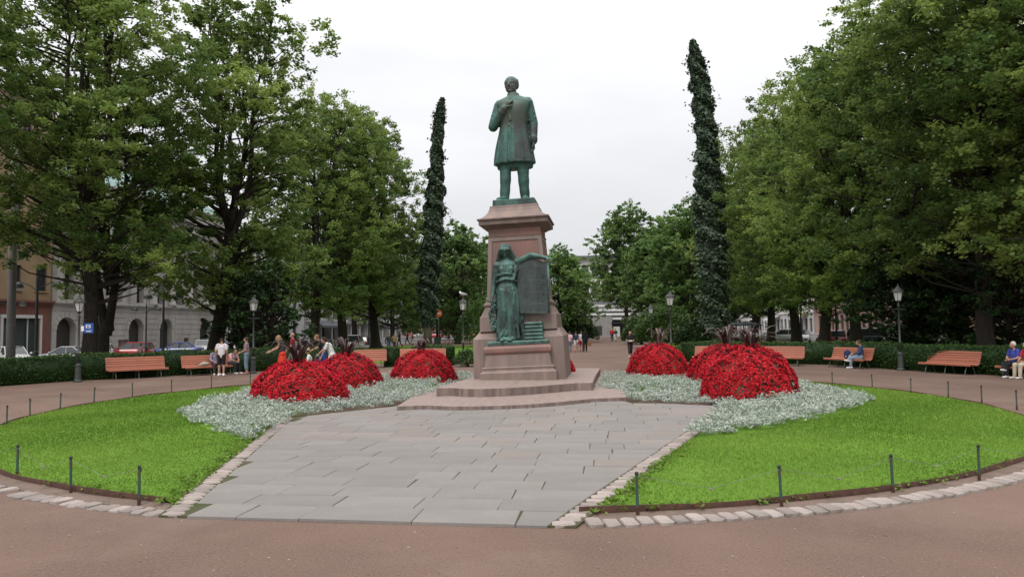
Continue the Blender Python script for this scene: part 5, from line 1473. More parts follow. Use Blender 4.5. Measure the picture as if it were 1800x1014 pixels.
_lo = [(gp(136.7, 671.5), 'lantern at the far left carrying the blue sign', .95), (gp(445, 656), 'lantern behind the standing man in jeans on the left', .98), (gp(814.6, 641.7), 'lantern left of the pedestal with the gull on top', 1.0),
       (dp(1179, 36.5), 'taller nearer lantern of the pair right of the path', 1.0), (dp(1145, 56), 'smaller farther lantern of the pair right of the path', .98), (dp(1126, 84), 'small lantern beside the path near the grey cabinet', .98), (dp(1117, 112), 'tiny lantern farthest down the path', 1.0),
       (gp(1583.8, 651), 'lantern between the two right hand benches', 1.0), (dp(988, 112), 'small lantern under the tree right of the pedestal', 1.0)]
for i, (p, l, sc) in enumerate(_lo):
    if i == 0: LAN.location = p; LAN['label'] = 'old fashioned grey green park ' + l; LAN.scale = (sc,) * 3
    else: rep(LAN, p, random.uniform(-.2, .2), 'old fashioned grey green park ' + l, None, sc)
# blue sign on the first lantern
sg = thing('blue_sign', 'blue square sign with a white pictogram fixed to the left lantern', 'sign', _lo[0][0] + Vector((.02, -.06, 2.25)), 0)
b = MB(); b.bbox((.44, 0, 0.05), (.40, .02, .42), .006); b.build('panel', M['signblue'], sg)
b = MB(); b.box((.42, -.0125, .12), (.20, .004, .14)); b.build('white_field', M['white'], sg)
b = MB(); b.box((.42, -.017, .15), (.10, .004, .03)); b.box((.395, -.017, .10), (.06, .004, .05)); b.box((.46, -.017, .10), (.04, .004, .05)); b.build('pictogram', M['signblue'], sg)
b = MB(); b.box((.44, -.0125, -.06), (.26, .004, .02)); b.box((.44, -.0125, -.10), (.20, .004, .018)); b.build('sign_line', M['white'], sg)
b = MB(); b.box((.17, 0, .03), (.12, .018, .22)); b.build('side_plate', M['white'], sg)
b = MB(); b.tube([(-.02, .03, .12), (.3, .014, .12)], .012, 6); b.tube([(-.02, .03, -.04), (.3, .014, -.04)], .012, 6); b.build('bracket', M['iron'], sg)
# gull on the lantern by the pedestal
gl = thing('seagull', 'white gull with grey wings perched on top of the lantern left of the pedestal', 'bird', _lo[2][0] + Vector((0, 0, 3.94)), radians(150))
b = MB(); b.ell((0, 0, .14), (.19, .085, .085), Matrix.Rotation(radians(-14), 3, 'Y'), 12, 8); b.caps((.13, 0, .17), (.19, 0, .25), .06, .05, 9); b.ell((.20, 0, .27), (.062, .05, .05), None, 10, 7); b.caps((-.15, 0, .11), (-.27, 0, .09), .05, .02, 8, .4, (0, 0, 1))
b.fused('body', M['feather'], .013, gl)
for s in (-1, 1):
    b = MB(); b.ell((-.04, s * .072, .15), (.18, .022, .06), Matrix.Rotation(radians(-8), 3, 'Y'), 10, 6); b.caps((-.15, s * .06, .14), (-.31, s * .03, .12), .03, .01, 7, .4, (0, 1, 0)); b.build('wing', M['feather_grey'], gl, True)
    b = MB(); b.tube([(.0, s * .03, .08), (.01, s * .03, .0), (.05, s * .03, 0)], .007, 5); b.build('leg', M['orange'], gl)
b = MB(); b.caps((.25, 0, .265), (.31, 0, .25), .014, .006, 7); b.build('beak', M['orange'], gl)

# ------------------------------------------------------------------ street lights with two arms
def street_light_proto():
    t = thing('street_light', '', 'street light', (0, 0, 0), 0, 'dark double armed street lights')
    b = MB(); b.lathe([(.14, 0), (.14, .9), (.09, 1.0), (.085, 4.2), (.07, 4.4), (.065, 5.6), (.03, 5.75), (.015, 6.5)], 10); b.build('pole', M['iron_dark'], t)
    for s in (-1, 1):
        b = MB(); b.tube([(0, 0, 4.75), (s * .45, 0, 5.12), (s * .9, 0, 5.3), (s * 1.3, 0, 5.28)], .038, 7); a = b.build('arm', M['iron_dark'], t)
        b = MB(); b.lathe([(.34, 4.98), (.35, 5.0), (.30, 5.2), (.14, 5.3), (.05, 5.36)], 14, (s * 1.25, 0, 0)); h = b.build('lamp_head', M['iron_dark'], t)
        b = MB(); b.lathe([(.12, 4.86), (.26, 4.92), (.30, 4.975)], 12, (s * 1.25, 0, 0)); b.build('lamp_glass', M['lantern_glass'], h)
    return t
SLT = street_light_proto()
for i, (px, Y, l, sc, rz) in enumerate([(64, 46, 'in front of the red shop front at the left', .9, 0), (287, 52, 'tall one in front of the blue car', .9, 0), (257, 66, 'lower one by the stone arches', .8, 0.1), (648, 92, 'behind the thick trunk left of the ivy column', 1.1, .2), (15, 62, 'at the left picture edge behind the pole', .9, 0),
                                    (1470, 66, 'between the right hand trunks near the red car', 1.0, .1), (1408, 78, 'thin one between two trunks on the right', 1.0, .3), (690, 108, 'by the modern arcade left of the brick building', 1.1, .3)]):
    if i == 0: SLT.location = dp(px, Y); SLT['label'] = 'dark double armed street light ' + l
    else: rep(SLT, dp(px, Y), rz, 'dark double armed street light ' + l, None, sc)
pl = thing('utility_pole', 'thick tall grey concrete pole at the left picture edge', 'pole', dp(20, 43), 0)
b = MB(); b.tube([(0, 0, 0), (-.05, 0, 8), (-.12, 0, 15)], [.25, .21, .17], 12); b.build('shaft', M['concrete'], pl, True)
b = MB(); b.lathe([(.262, 1.2), (.262, 1.26)], 12); b.lathe([(.258, 2.4), (.258, 2.45)], 12); b.build('band', M['iron'], pl)
# ------------------------------------------------------------------ buildings
def w_at(px, u):
    """how far along the axis the long line 'u = const' is crossed by the column px"""
    d = ray(px, 575); k = d.x / d.y
    P = CEN + E1 * u
    return (k * P.y - P.x) / (E2.x - k * E2.y)
def facade(b, o, d, n, W, H, ops, depth=.35):
    """wall with real openings and reveals. ops: (x0, x1, z0, z1, arched)"""
    o = Vector(o); d = Vector(d).normalized(); n = Vector(n).normalized(); up = Vector((0, 0, 1))
    flip = d.cross(up).dot(n) < 0
    def P(x, z, k=0.0): return o + d * x + up * z - n * k
    def q(a, b_, c, e):
        i = len(b.v); b.v += [tuple(a), tuple(b_), tuple(c), tuple(e)]; b.f.append((i, i + 3, i + 2, i + 1) if flip else (i, i + 1, i + 2, i + 3))
    ops = [p for p in ops if p[0] > .02 and p[1] < W - .02 and p[3] < H - .02]
    xs = sorted({0.0, W, *[p[0] for p in ops], *[p[1] for p in ops]}); zs = sorted({0.0, H, *[p[2] for p in ops], *[p[3] for p in ops]})
    for i in range(len(zs) - 1):
        z0, z1 = zs[i], zs[i + 1]; zc = (z0 + z1) / 2; run = None
        for j in range(len(xs) - 1):
            xc = (xs[j] + xs[j + 1]) / 2
            hole = any(p[0] < xc < p[1] and p[2] < zc < p[3] for p in ops)
            if not hole and run is None: run = xs[j]
            if (hole or j == len(xs) - 2) and run is not None:
                e = xs[j] if hole else xs[j + 1]
                q(P(run, z0), P(e, z0), P(e, z1), P(run, z1)); run = None
    for x0, x1, z0, z1, ar in ops:
        if z0 > 0.01: q(P(x0, z0, depth), P(x1, z0, depth), P(x1, z0), P(x0, z0))
        if not ar:
            q(P(x0, z0), P(x0, z1), P(x0, z1, depth), P(x0, z0, depth)); q(P(x1, z0, depth), P(x1, z1, depth), P(x1, z1), P(x1, z0)); q(P(x0, z1), P(x1, z1), P(x1, z1, depth), P(x0, z1, depth))
        else:
            r = (x1 - x0) / 2; xm = (x0 + x1) / 2; zs_ = z1 - r
            q(P(x0, z0), P(x0, zs_), P(x0, zs_, depth), P(x0, z0, depth)); q(P(x1, z0, depth), P(x1, zs_, depth), P(x1, zs_), P(x1, z0))
            m_ = 12; pts = [(xm - r * cos(pi * k / m_), zs_ + r * sin(pi * k / m_)) for k in range(m_ + 1)]
            for k in range(m_):
                a, c = pts[k], pts[k + 1]
                q(P(a[0], a[1]), P(c[0], c[1]), P(c[0], c[1], depth), P(a[0], a[1], depth))
                q(P(a[0], a[1]), P(a[0], z1), P(c[0], z1), P(c[0], c[1]))
_win = {}
def window_mesh(w, h, bars, fm):
    k = (round(w, 2), round(h, 2), bars, fm)
    if k not in _win:
        b = MB(); t = .07
        b.box((0, 0, t / 2), (w, .06, t)); b.box((0, 0, h - t / 2), (w, .06, t)); b.box((-w / 2 + t / 2, 0, h / 2), (t, .062, h - 2 * t)); b.box((w / 2 - t / 2, 0, h / 2), (t, .062, h - 2 * t))
        for i in range(bars[0]): b.box((-w / 2 + w * (i + 1) / (bars[0] + 1), 0, h / 2), (.05, .05, h - 2 * t))
        for i in range(bars[1]): b.box((0, 0, h * (i + 1) / (bars[1] + 1)), (w - 2 * t, .045, .05))
        f = b.mesh('window'); f.materials.append(M[fm])
        p = MB(); p.box((0, .012, h / 2), (w - .1, .008, h - .1)); g = p.mesh('pane'); g.materials.append(M['pane'])
        _win[k] = (f, g)
    return _win[k]
def add_windows(root, o, d, n, ops, depth, bars=(1, 1), fm='frame_dark', sill=None):
    o = Vector(o); d = Vector(d).normalized(); n = Vector(n).normalized()
    rz = atan2(n.x, -n.y)
    for x0, x1, z0, z1, ar in ops:
        f, g = window_mesh(x1 - x0 - .01, z1 - z0 - .01, bars, fm)
        loc = o + d * ((x0 + x1) / 2) + Vector((0, 0, z0 + .005)) - n * (depth - .09)
        w_ = link('window', f, None, root, loc, rz); link('pane', g, None, w_)
def grid(W, x0, bay, w, rows, skip=()):
    r = []
    x = x0
    while x + w < W - .3:
        for z0, z1 in rows: r.append((x, x + w, z0, z1, False))
        x += bay
    return r
def shell(b, o, d, n, W, D, H):
    """sides, back and flat top behind a facade, interior kept closed"""
    o = Vector(o); d = Vector(d).normalized(); n = Vector(n).normalized(); e = .4
    up = Vector((0, 0, H))
    A, B_ = o - n * .002, o + d * W - n * .002; C_, D_ = B_ - n * D, A - n * D
    for p, q in ((A, D_), (D_, C_), (C_, B_)):
        b.add([p, q, q + up, p + up], [(0, 1, 2, 3)])
    b.add([A + up, B_ + up, C_ + up, D_ + up], [(0, 1, 2, 3)])
def side_building(name, label, px0, px1, u, H, D, left=True, w0=None, w1=None):
    """root at the street corner of a building along the street line u; returns root, width, local frame"""
    w0 = w_at(px0, u) if w0 is None else w0; w1 = w_at(px1, u) if w1 is None else w1
    p0 = park(u, w0); W = w1 - w0
    root = thing(name, label, 'building', p0 + Vector((0, 0, LZ if left else 0)), 0)
    return root, W, Vector((0, 0, 0)), E2, (E1 if left else -E1)
def cornice(root, mat, o, d, n, W, z, h, out, name='cornice'):
    b = MB(); d = Vector(d); n = Vector(n); o = Vector(o)
    prof = [(0.004, 0), (out * .5, h * .3), (out * .6, h * .55), (out, h * .65), (out, h), (0.004, h)]
    b.loft([[o + d * x + n * p + Vector((0, 0, z + q)) for p, q in prof] for x in (-.05, W + .05)])
    return b.build(name, mat, root)

# limestone palace with arches
UL = -49.5
root, W, o, d, n = side_building('stone_building', 'pale limestone building with round arches and tall columns at the left', 91, 400, UL, 19, 14)
arch = []
w0 = w_at(91, UL)
for px, ww in ((116.5, 2.5), (171, 2.5), (239.5, 2.5), (292, 2.4), (361, 2.5)):
    x = w_at(px, UL) - w0; arch.append((x - ww / 2, x + ww / 2, .02, 4.0, True))
small = []
for px in (214, 222, 328): 
    x = w_at(px, UL) - w0; small.append((x - .5, x + .5, .7, 1.7, False))
up_ = grid(W, 1.5, 3.6, 1.25, ((5.75, 8.6), (9.4, 11.9), (12.7, 14.6)))
b = MB(); facade(b, o, d, n, W, 17.5, arch + small + up_, .7); shell(b, o, d, n, W, 13, 17.5); b.build('wall', M['stone'], root)
add_windows(root, o, d, n, up_ + small, .7, (1, 2))
for a in arch:
    b = MB(); c = o + d * ((a[0] + a[1]) / 2) - n * .66; b.box(c + Vector((0, 0, 2)), (.08, a[1] - a[0] - .05, 3.95), Matrix.Rotation(-YAW, 3, 'Z')); b.build('arch_door', M['frame_dark'], root)
    # ring of wedge stones round each arch
    r = (a[1] - a[0]) / 2; zc = 4.0 - r
    for k in range(9):
        t0, t1 = pi * k / 9 + .02, pi * (k + 1) / 9 - .02; b = MB()
        ring = [(r + .02, t0), (r + .5, t0), (r + .5, t1), (r + .02, t1)]
        b.loft([[o + d * ((a[0] + a[1]) / 2 + q * cos(t)) + n * e + Vector((0, 0, zc + q * sin(t))) for q, t in ring] for e in (.003, .06)]); b.build('wedge_stone', M['stone'], root)
# big rusticated courses on the ground storey
for z in np.arange(.9, 5.0, .62):
    segs = sorted([(a[0] - .55, a[1] + .55) for a in arch if z < 4.4] + [(s_[0] - .1, s_[1] + .1) for s_ in small if z < 1.9])
    x = 0.0
    for s0, s1 in segs + [(W, W)]:
        if s0 - x > .4:
            b = MB(); b.loft([[o + d * xx + n * e + Vector((0, 0, zz)) for xx, zz in ((x, z + .03), (s0, z + .03), (s0, z + .58), (x, z + .58))] for e in (.003, .05)])
            b.build('stone_course', M['stone'], root)
        x = max(x, s1)
cornice(root, M['stone'], o, d, n, W, 5.05, .45, .45, 'ledge'); cornice(root, M['stone'], o, d, n, W, 15.2, 1.0, .8); cornice(root, M['stone'], o, d, n, W, 17.4, .5, .5)
x = .65
k = 0
while x < W - .5:
    b = MB(); c = o + d * x + n * .12
    if 4 <= k <= 13: b.lathe([(.55, 5.5), (.55, 5.8), (.45, 5.9), (.44, 9), (.38, 14.2), (.44, 14.3), (.55, 14.6), (.55, 15.2)], 14, c); b.build('column', M['stone'], root, True)
    else: b.box(c + Vector((0, 0, 10.3)), (.35, .9, 9.6), Matrix.Rotation(-YAW, 3, 'Z')); b.build('pilaster', M['stone'], root)
    x += 3.6 / 2 * 2; k += 1
b = MB(); b.loft([[o - n * a_ + d * x_ + Vector((0, 0, z)) for a_, x_ in ((f, f), (f, W - f), (13 - f, W - f), (13 - f, f))] for z, f in ((17.9, .3), (21.5, 4.0))]); b.build('roof', M['copper'], root)

# ochre corner building with a red shop storey
root, W, o, d, n = side_building('corner_building', 'ochre building with a dark red ground storey and shop window at the far left', -120, 88, UL, 24, 14)
w0 = w_at(-120, UL)
sx0, sx1 = w_at(4, UL) - w0, w_at(69, UL) - w0
shop = [(sx0, sx1, .5, 3.9, False), (sx0 - 8.5, sx0 - 2.5, .5, 3.9, False)]
b = MB(); facade(b, o, d, n, W, 5.4, shop, .4); shell(b, o, d, n, W, 14, 5.4); b.build('shop_wall', M['brickred'], root)
for s_ in shop:
    b = MB(); c = o + d * ((s_[0] + s_[1]) / 2) - n * .33 + Vector((0, 0, 2.2)); b.box(c, (.04, s_[1] - s_[0], 3.4), Matrix.Rotation(-YAW, 3, 'Z')); b.build('shop_window', M['interior'], root)
    b = MB(); R_ = Matrix.Rotation(-YAW, 3, 'Z'); L = s_[1] - s_[0]; c0 = o + d * ((s_[0] + s_[1]) / 2) + n * .05
    b.box(c0 + Vector((0, 0, 4.02)), (.12, L + .5, .3), R_); b.box(c0 + d * (L / 2 + .12) + Vector((0, 0, 2.15)), (.12, .24, 3.4), R_); b.box(c0 - d * (L / 2 + .12) + Vector((0, 0, 2.15)), (.12, .24, 3.4), R_); b.box(c0 - n * .25 + d * (L * .22) + Vector((0, 0, 2.2)), (.08, .1, 3.4), R_); b.build('shop_frame', M['frame_white'], root)
o2 = o + Vector((0, 0, 5.4))
ops = grid(W, 1.2, 3.0, 1.3, ((1.0, 3.2), (4.6, 6.8), (8.2, 10.2), (11.6, 13.4)))
b = MB(); facade(b, o2, d, n, W, 14.4, ops, .3); shell(b, o2, d, n, W, 14, 14.4); b.build('wall', M['ochre'], root); add_windows(root, o2, d, n, ops, .3)
for p_ in ops:
    b = MB(); c = o2 + d * ((p_[0] + p_[1]) / 2) + n * .06 + Vector((0, 0, p_[2] - .08)); b.box(c, (.16, p_[1] - p_[0] + .3, .12), Matrix.Rotation(-YAW, 3, 'Z')); b.build('window_sill', M['ochre'], root)
cornice(root, M['brickred'], o, d, n, W, 5.0, .5, .5, 'shop_cornice'); cornice(root, M['ochre'], o2, d, n, W, 14.0, .6, .6)
o3 = o + Vector((0, 0, 19.8)) - n * .15
ops = grid(W, 1.6, 3.4, 1.1, ((1.0, 2.8),))
b = MB(); facade(b, o3, d, n, W, 4.2, ops, .3); shell(b, o3, d, n, W, 13, 4.2); b.build('attic_wall', M['pinkwall'], root); add_windows(root, o3, d, n, ops, .3)
b = MB(); z = 24.0
b.loft([[o - n * (.15 - .5) + d * x + Vector((0, 0, z)), o - n * 7 + d * x + Vector((0, 0, z + 3.2)), o - n * 14 + d * x + Vector((0, 0, z))] for x in (-.4, W + .4)]); b.build('roof', M['slate'], root)

# plain pale building behind the trees
root, W, o, d, n = side_building('pale_building', 'pale rendered building behind the dark bushy trees on the left', 402, 535, UL, 18, 12)
ops = grid(W, 1.2, 3.2, 1.5, ((.6, 3.6), (5.2, 7.6), (8.8, 11.2), (12.4, 14.6)))
b = MB(); facade(b, o, d, n, W, 17, ops, .3); shell(b, o, d, n, W, 12, 17); b.build('wall', M['stone_white'], root); add_windows(root, o, d, n, ops, .3)
cornice(root, M['stone_white'], o, d, n, W, 16.2, .7, .6)
# modern arcade with white columns and balcony bands
root, W, o, d, n = side_building('arcade_building', 'modern building with white pillars over a dark ground floor arcade left of the brick building', 538, 706, UL, 18, 12)
ops = grid(W, .8, 3.4, 2.7, ((4.6, 6.9), (8.0, 10.3), (11.4, 13.6)))
og = grid(W, .9, 5.1, 4.2, ((.3, 3.5),))
b = MB(); facade(b, o, d, n, W, 15.5, ops + og, 1.0); shell(b, o, d, n, W, 12, 15.5); b.build('wall', M['stone_white'], root)
add_windows(root, o, d, n, ops, 1.0, (2, 0)); add_windows(root, o, d, n, og, 1.0, (3, 1))
x = .45
while x < W:
    b = MB(); b.box(o + d * x + n * .25 + Vector((0, 0, 7.7)), (.5, .55, 15.4), Matrix.Rotation(-YAW, 3, 'Z')); b.build('pillar', M['stone_white'], root); x += 5.1
for z in (3.75, 7.2, 10.6, 14.0):
    b = MB(); b.box(o + d * (W / 2) + n * .6 + Vector((0, 0, z)), (1.3, W, .35), Matrix.Rotation(-YAW, 3, 'Z')); b.build('balcony_band', M['concrete'], root)
b = MB()
c = o + d * 6 + n * 1.2 + Vector((0, 0, 3.2)); b.loft([[c + d * x + n * p + Vector((0, 0, q)) for p, q in ((0, .9), (1.6, 0), (1.6, -.35), (0, .5))] for x in (-5, 5)]); b.build('dark_awning', M['slate'], root)

# brick building with a mansard roof closing the left street
def front_building(name, label, px0, px1, Y, yaw=0.0):
    a = dp(px0, Y); c = dp(px1, Y); 
    root = thing(name, label, 'building', a, yaw)
    return root, (c - a).length, Vector((0, 0, 0)), Vector((1, 0, 0)), Vector((0, -1, 0))
root, W, o, d, n = front_building('brick_building', 'brick building with white framed windows and dark mansard roof closing the left street', 690, 838, 195, -.1)
g0 = grid(W, 1.0, 3.6, 2.3, ((.4, 3.6),)); ops = grid(W, 1.4, 3.6, 1.5, ((5.2, 7.4), (8.7, 10.9), (12.0, 14.2)))
b = MB(); facade(b, o, d, n, W, 15.5, ops + g0, .3); shell(b, o, d, n, W, 12, 15.5); b.build('wall', M['brick'], root)
add_windows(root, o, d, n, ops, .3, (1, 1), 'frame_white'); add_windows(root, o, d, n, g0, .3, (1, 0), 'frame_dark')
for p_ in ops:
    b = MB(); x0, x1, z0, z1, _ = p_
    for cx, cz, sx, sz in (((x0 + x1) / 2, z1 + .14, x1 - x0 + .6, .28), ((x0 + x1) / 2, z0 - .12, x1 - x0 + .6, .24), (x0 - .15, (z0 + z1) / 2, .3, z1 - z0 - .004), (x1 + .15, (z0 + z1) / 2, .3, z1 - z0 - .004)): b.box(o + Vector((cx, -.05, cz)), (sx, .1, sz))
    b.build('window_surround', M['stone_white'], root)
for z in (4.3, 11.4, 14.9): cornice(root, M['stone_white'], o, d, n, W, z, .5, .4, 'cornice')
b = MB(); b.loft([[o + Vector((f, -.1 + f * .6, z)), o + Vector((W - f, -.1 + f * .6, z)), o + Vector((W - f, 12 - f, z)), o + Vector((f, 12 - f, z))] for z, f in ((15.45, 0), (19.4, 1.5), (20.2, 3.5))]); rf = b.build('mansard_roof', M['slate'], root)
for x in np.arange(2.2, W - 1, 3.6):
    b = MB(); b.box(o + Vector((x, .3, 16.7)), (1.5, 1.4, 1.8)); dm = b.build('dormer', M['stone_white'], root)
    b = MB(); b.box(o + Vector((x, -.41, 16.7)), (.9, .03, 1.3)); b.build('dormer_pane', M['pane'], dm)

# pale theatre that closes the long axis
root, W, o, d, n = front_building('theatre', 'pale white theatre with rows of tall windows at the end of the long path', 985, 1165, 172, -YAW)
ops = grid(W, .55, 2.35, 1.62, ((8.7, 12.6), (13.3, 16.6)))
b = MB(); facade(b, o, d, n, W, 18.2, ops, .5); shell(b, o, d, n, W, 14, 18.2); b.build('wall', M['stone_white'], root); add_windows(root, o, d, n, ops, .5, (2, 3), 'frame_dark')
b = MB(); b.box(o + Vector((W / 2, 6.5, 18.5)), (W + 2, 15, .6)); b.build('roof', M['slate'], root)
for k, z in enumerate((3.9, 4.9, 5.9, 6.9, 7.8)):
    b = MB(); b.box(o + Vector((W / 2 + 1.0 + .5 * k, -2.6 + .35 * k, z)), (W - 4, 1.2, .55)); b.build('balcony_band', M['stone_white'], root)
b = MB(); b.box(o + Vector((W / 2, -1.4, 4.2)), (W - 3, 1.2, 7.6)); b.build('glazed_front', cmat('theatre_glass', (.17, .18, .185), .3), root)
b = MB(); b.box(o + Vector((10.0, -4.5, 2.2)), (4.4, 4, 4.4)); st = b.build('stair_block', M['concrete'], root)
b = MB(); b.box(o + Vector((9.0, -6.53, 1.1)), (1.8, .06, 2.2)); b.build('door', M['frame_dark'], st)
b = MB(); b.box(o + Vector((15.5, -4.6, 2.9)), (7, 4.6, .3)); b.build('canopy', M['iron_dark'], root)

# street fronts behind the trees on the right
UR = 47.5
def right_building(name, label, pxn, pxf, H, mat, bay, ww, rows, gr, bars=(1, 1), fm='frame_dark'):
    w1 = w_at(pxf, UR); w0 = w_at(pxn, UR); root = thing(name, label, 'building', park(UR, w0), 0)
    o = Vector((0, 0, 0)); d = E2; n = -E1; W = w1 - w0
    ops = grid(W, 1.0, bay, ww, rows); og = grid(W, .8, bay, ww + .7, (gr,))
    b = MB(); facade(b, o, d, n, W, H, ops + og, .35); shell(b, o, d, n, W, 12, H); b.build('wall', mat, root)
    add_windows(root, o, d, n, ops, .35, bars, fm); add_windows(root, o, d, n, og, .35, (1, 0), 'frame_dark')
    cornice(root, mat, o, d, n, W, H - .9, .8, .7); cornice(root, mat, o, d, n, W, 4.5, .4, .4, 'ledge')
    b = MB(); b.loft([[o - n * a_ + d * x_ + Vector((0, 0, z)) for a_, x_ in ((f, f), (f, W - f), (12 - f, W - f), (12 - f, f))] for z, f in ((H, .1), (H + 3, 4.5))]); b.build('roof', M['slate'], root)
    return root, o, d, n, W
right_building('street_building', 'yellow ochre building glimpsed through leaves at the right edge', 1960, 1600, 19, M['ochre'], 3.2, 1.4, ((5.4, 7.8), (9.2, 11.6), (13, 15.2)), (.4, 3.7))
right_building('street_building', 'warm sandstone building with dark doorways between the right hand trunks', 1598, 1432, 18, M['pinkwall'], 3.0, 1.3, ((5.4, 7.8), (9.2, 11.4), (12.8, 14.8)), (.3, 3.9))
rt_, ro, rd, rn, rW = right_building('street_building', 'white building with awnings behind the right hand trunks', 1430, 1180, 18, M['stone_white'], 4.0, 1.7, ((5.4, 7.8), (9.2, 11.4), (12.8, 14.8)), (.4, 3.5))
w0 = w_at(1430, UR)
for px, L, mt, l in ((1415, 5, 'awning_yellow', 'cream shop awning between two trunks on the right'), (1366, 8, 'awning', 'wide white shop awning behind the right trunks'), (1333, 9, 'awning', 'white shop awning left of the wide one')):
    c = park(UR, w_at(px, UR), 3.2); t = thing('awning', l, 'awning', c, 0)
    b = MB(); b.loft([[E2 * x - E1 * p + Vector((0, 0, q)) for p, q in ((.02, 1.3), (2.9, .25), (2.9, -.1), (2.82, -.1), (2.82, .2), (.02, 1.2))] for x in (-L / 2, L / 2)]); b.build('cloth', M[mt], t)
    b = MB()
    for s in (-1, 1): b.tube([E2 * (s * L / 2.2) - E1 * .05 + Vector((0, 0, .3)), E2 * (s * L / 2.2) - E1 * 2.8], .03, 5)
    b.build('arm', M['iron_dark'], t)

# ------------------------------------------------------------------ cars
def car(loc, rz, kind, col, label, sc=1.0):
    """nose towards +x"""
    P = {'hatch': dict(L=4.0, W=1.72, hood=.90, belt=.95, roof=1.50, x=(-1.95, -1.75, -.05, .82), nose=.62, tail=.9),
         'sedan': dict(L=4.6, W=1.78, hood=.92, belt=.96, roof=1.46, x=(-1.55, -.85, .1, .95), nose=.64, tail=.98),
         'wagon': dict(L=4.6, W=1.78, hood=.94, belt=.98, roof=1.55, x=(-2.25, -1.95, .1, .95), nose=.66, tail=.98),
         'van': dict(L=4.9, W=1.92, hood=1.15, belt=1.2, roof=2.0, x=(-2.42, -2.36, .9, 1.65), nose=.8, tail=1.2)}[kind]
    t = thing('parked_car', label, 'car', loc, rz, 'cars in the streets', sc)
    L, W = P['L'], P['W']; xr, xt, xf, xw = P['x']     # rear glass foot, rear glass top, windscreen top, windscreen foot
    paint = cmat('car_paint_' + label.split()[0], col, .28, tuple(c * .96 for c in col), 1, .6, .5)
    def sect(x, w, zb, zt, crown=.03):
        h = w / 2
        return [(x, -h * .9, zb), (x, -h, zb + .12), (x, -h * 1.0, (zb + zt) / 2), (x, -h * .965, zt - .07), (x, -h * .84, zt), (x, 0, zt + crown), (x, h * .84, zt), (x, h * .965, zt - .07), (x, h, (zb + zt) / 2), (x, h, zb + .12), (x, h * .9, zb)]
    h = L / 2; b = MB()
    S = [(-h, W * .80, .42, P['tail'] - .25), (-h + .05, W * .90, .30, P['tail'] - .06), (-h + .25, W * .97, .24, P['tail']), (xr + .1 if xr > -h + .3 else -h + .35, W, .22, P['belt']), (-.6, W, .21, P['belt']), (.3, W, .21, P['belt']), (xw - .05, W, .22, P['belt'] - .02), (xw + .25, W * .99, .22, P['hood']), (h - .45, W * .95, .23, P['hood'] - .10), (h - .12, W * .88, .28, P['nose'] + .06), (h - .03, W * .80, .34, P['nose'] - .08), (h, W * .7, .42, P['nose'] - .18)]
    b.loft([sect(*s) for s in S]); b.build('body', paint, t, True)
    g = MB(); zb, zr = P['belt'] - .03, P['roof']; wb, wt = W * .46, W * .37
    lo = [(xr, wb * .93), (xr + .12, wb), (xw - .12, wb), (xw, wb * .90)]; hi = [(xt, wt * .93), (xt + .12, wt), (xf - .12, wt), (xf, wt * .92)]
    ring = lambda pts, z: [(x, -w_, z) for x, w_ in pts] + [(x, w_, z) for x, w_ in reversed(pts)]
    g.loft([ring(lo, zb), ring(hi, zr - .035)]); g.build('windows', M['carglass'], t)
    r = MB(); hi2 = [(x + (.03 if x > 0 else -.03), w_ + .015) for x, w_ in hi]
    r.loft([ring(hi2, zr - .05), ring(hi2, zr - .02), ring([(x * .93, w_ * .86) for x, w_ in hi], zr + .02)])
    for s in (-1, 1):      # pillars
        for (xa, wa), (xb, wb_), rad in ((lo[0], hi[0], .04), (lo[3], hi[3], .03)): r.tube([(xa, s * wa, zb), (xb, s * wb_, zr - .04)], rad, 5)
        xm = (xr + xw) / 2 - .1; r.tube([(xm, s * (wb + .006), zb), (xm, s * (wt + .008), zr - .04)], .032, 5)
    r.build('roof', paint, t)
    wr = .31 if kind != 'van' else .34
    for x in (h * .62, -h * .62):
        for s in (-1, 1):
            R_ = Matrix.Rotation(pi / 2, 3, 'X'); b = MB(); b.lathe([(wr * .62, -.10), (wr * .95, -.10), (wr, -.07), (wr, .07), (wr * .95, .10), (wr * .62, .10)], 18); b.v = [tuple(R_ @ Vector(v) + Vector((x, s * (W / 2 - .075), wr))) for v in b.v]; w_ = b.build('wheel', M['tyre'], t)
            b = MB(); b.lathe([(wr * .64, .0), (wr * .6, .035), (wr * .2, .045), (.02, .05)], 12); b.v = [tuple(R_ @ Vector((v[0], v[1], -s * v[2])) + Vector((x, s * (W / 2 + .01), wr))) for v in b.v]; b.build('rim', M['rim'], w_)
    for s in (-1, 1):
        b = MB(); b.ell((h - .22, s * W * .36, P['nose'] - .0), (.18, .15, .08), None, 9, 6); b.build('headlight', M['lampwhite'], t, True)
        b = MB(); b.bbox((-h + .06, s * W * .39, P['tail'] - .2), (.12, .16, .26), .03); b.build('tail_light', M['lampred'], t)
        b = MB(); b.ell((xw - .25, s * (W / 2 + .09), zb + .08), (.08, .10, .07), None, 8, 6); b.build('mirror', paint, t, True)
    b = MB(); b.box((h - .01, 0, .42), (.05, W * .55, .12)); b.box((-h + .01, 0, .4), (.05, W * .6, .1)); b.build('bumper', M['tyre'], t)
    b = MB(); b.box((h + .018, 0, .45), (.012, .5, .11)); b.box((-h - .018, 0, .62), (.012, .5, .11)); b.build('number_plate', M['white'], t)
    return t
AX = pi / 2 - YAW       # along the street, away from the camera
def cl(px, Y): return dp(px, Y, LZ if px < 700 else 0.0)
WHT, SIL = (.62, .62, .62), (.38, .39, .4)
car(cl(26, 55), AX + pi + .95, 'hatch', WHT, 'white small car behind the concrete pole at the far left', 1.02)
car(cl(116, 57), pi + .1, 'sedan', SIL, 'silver car between the pole and the left lantern')
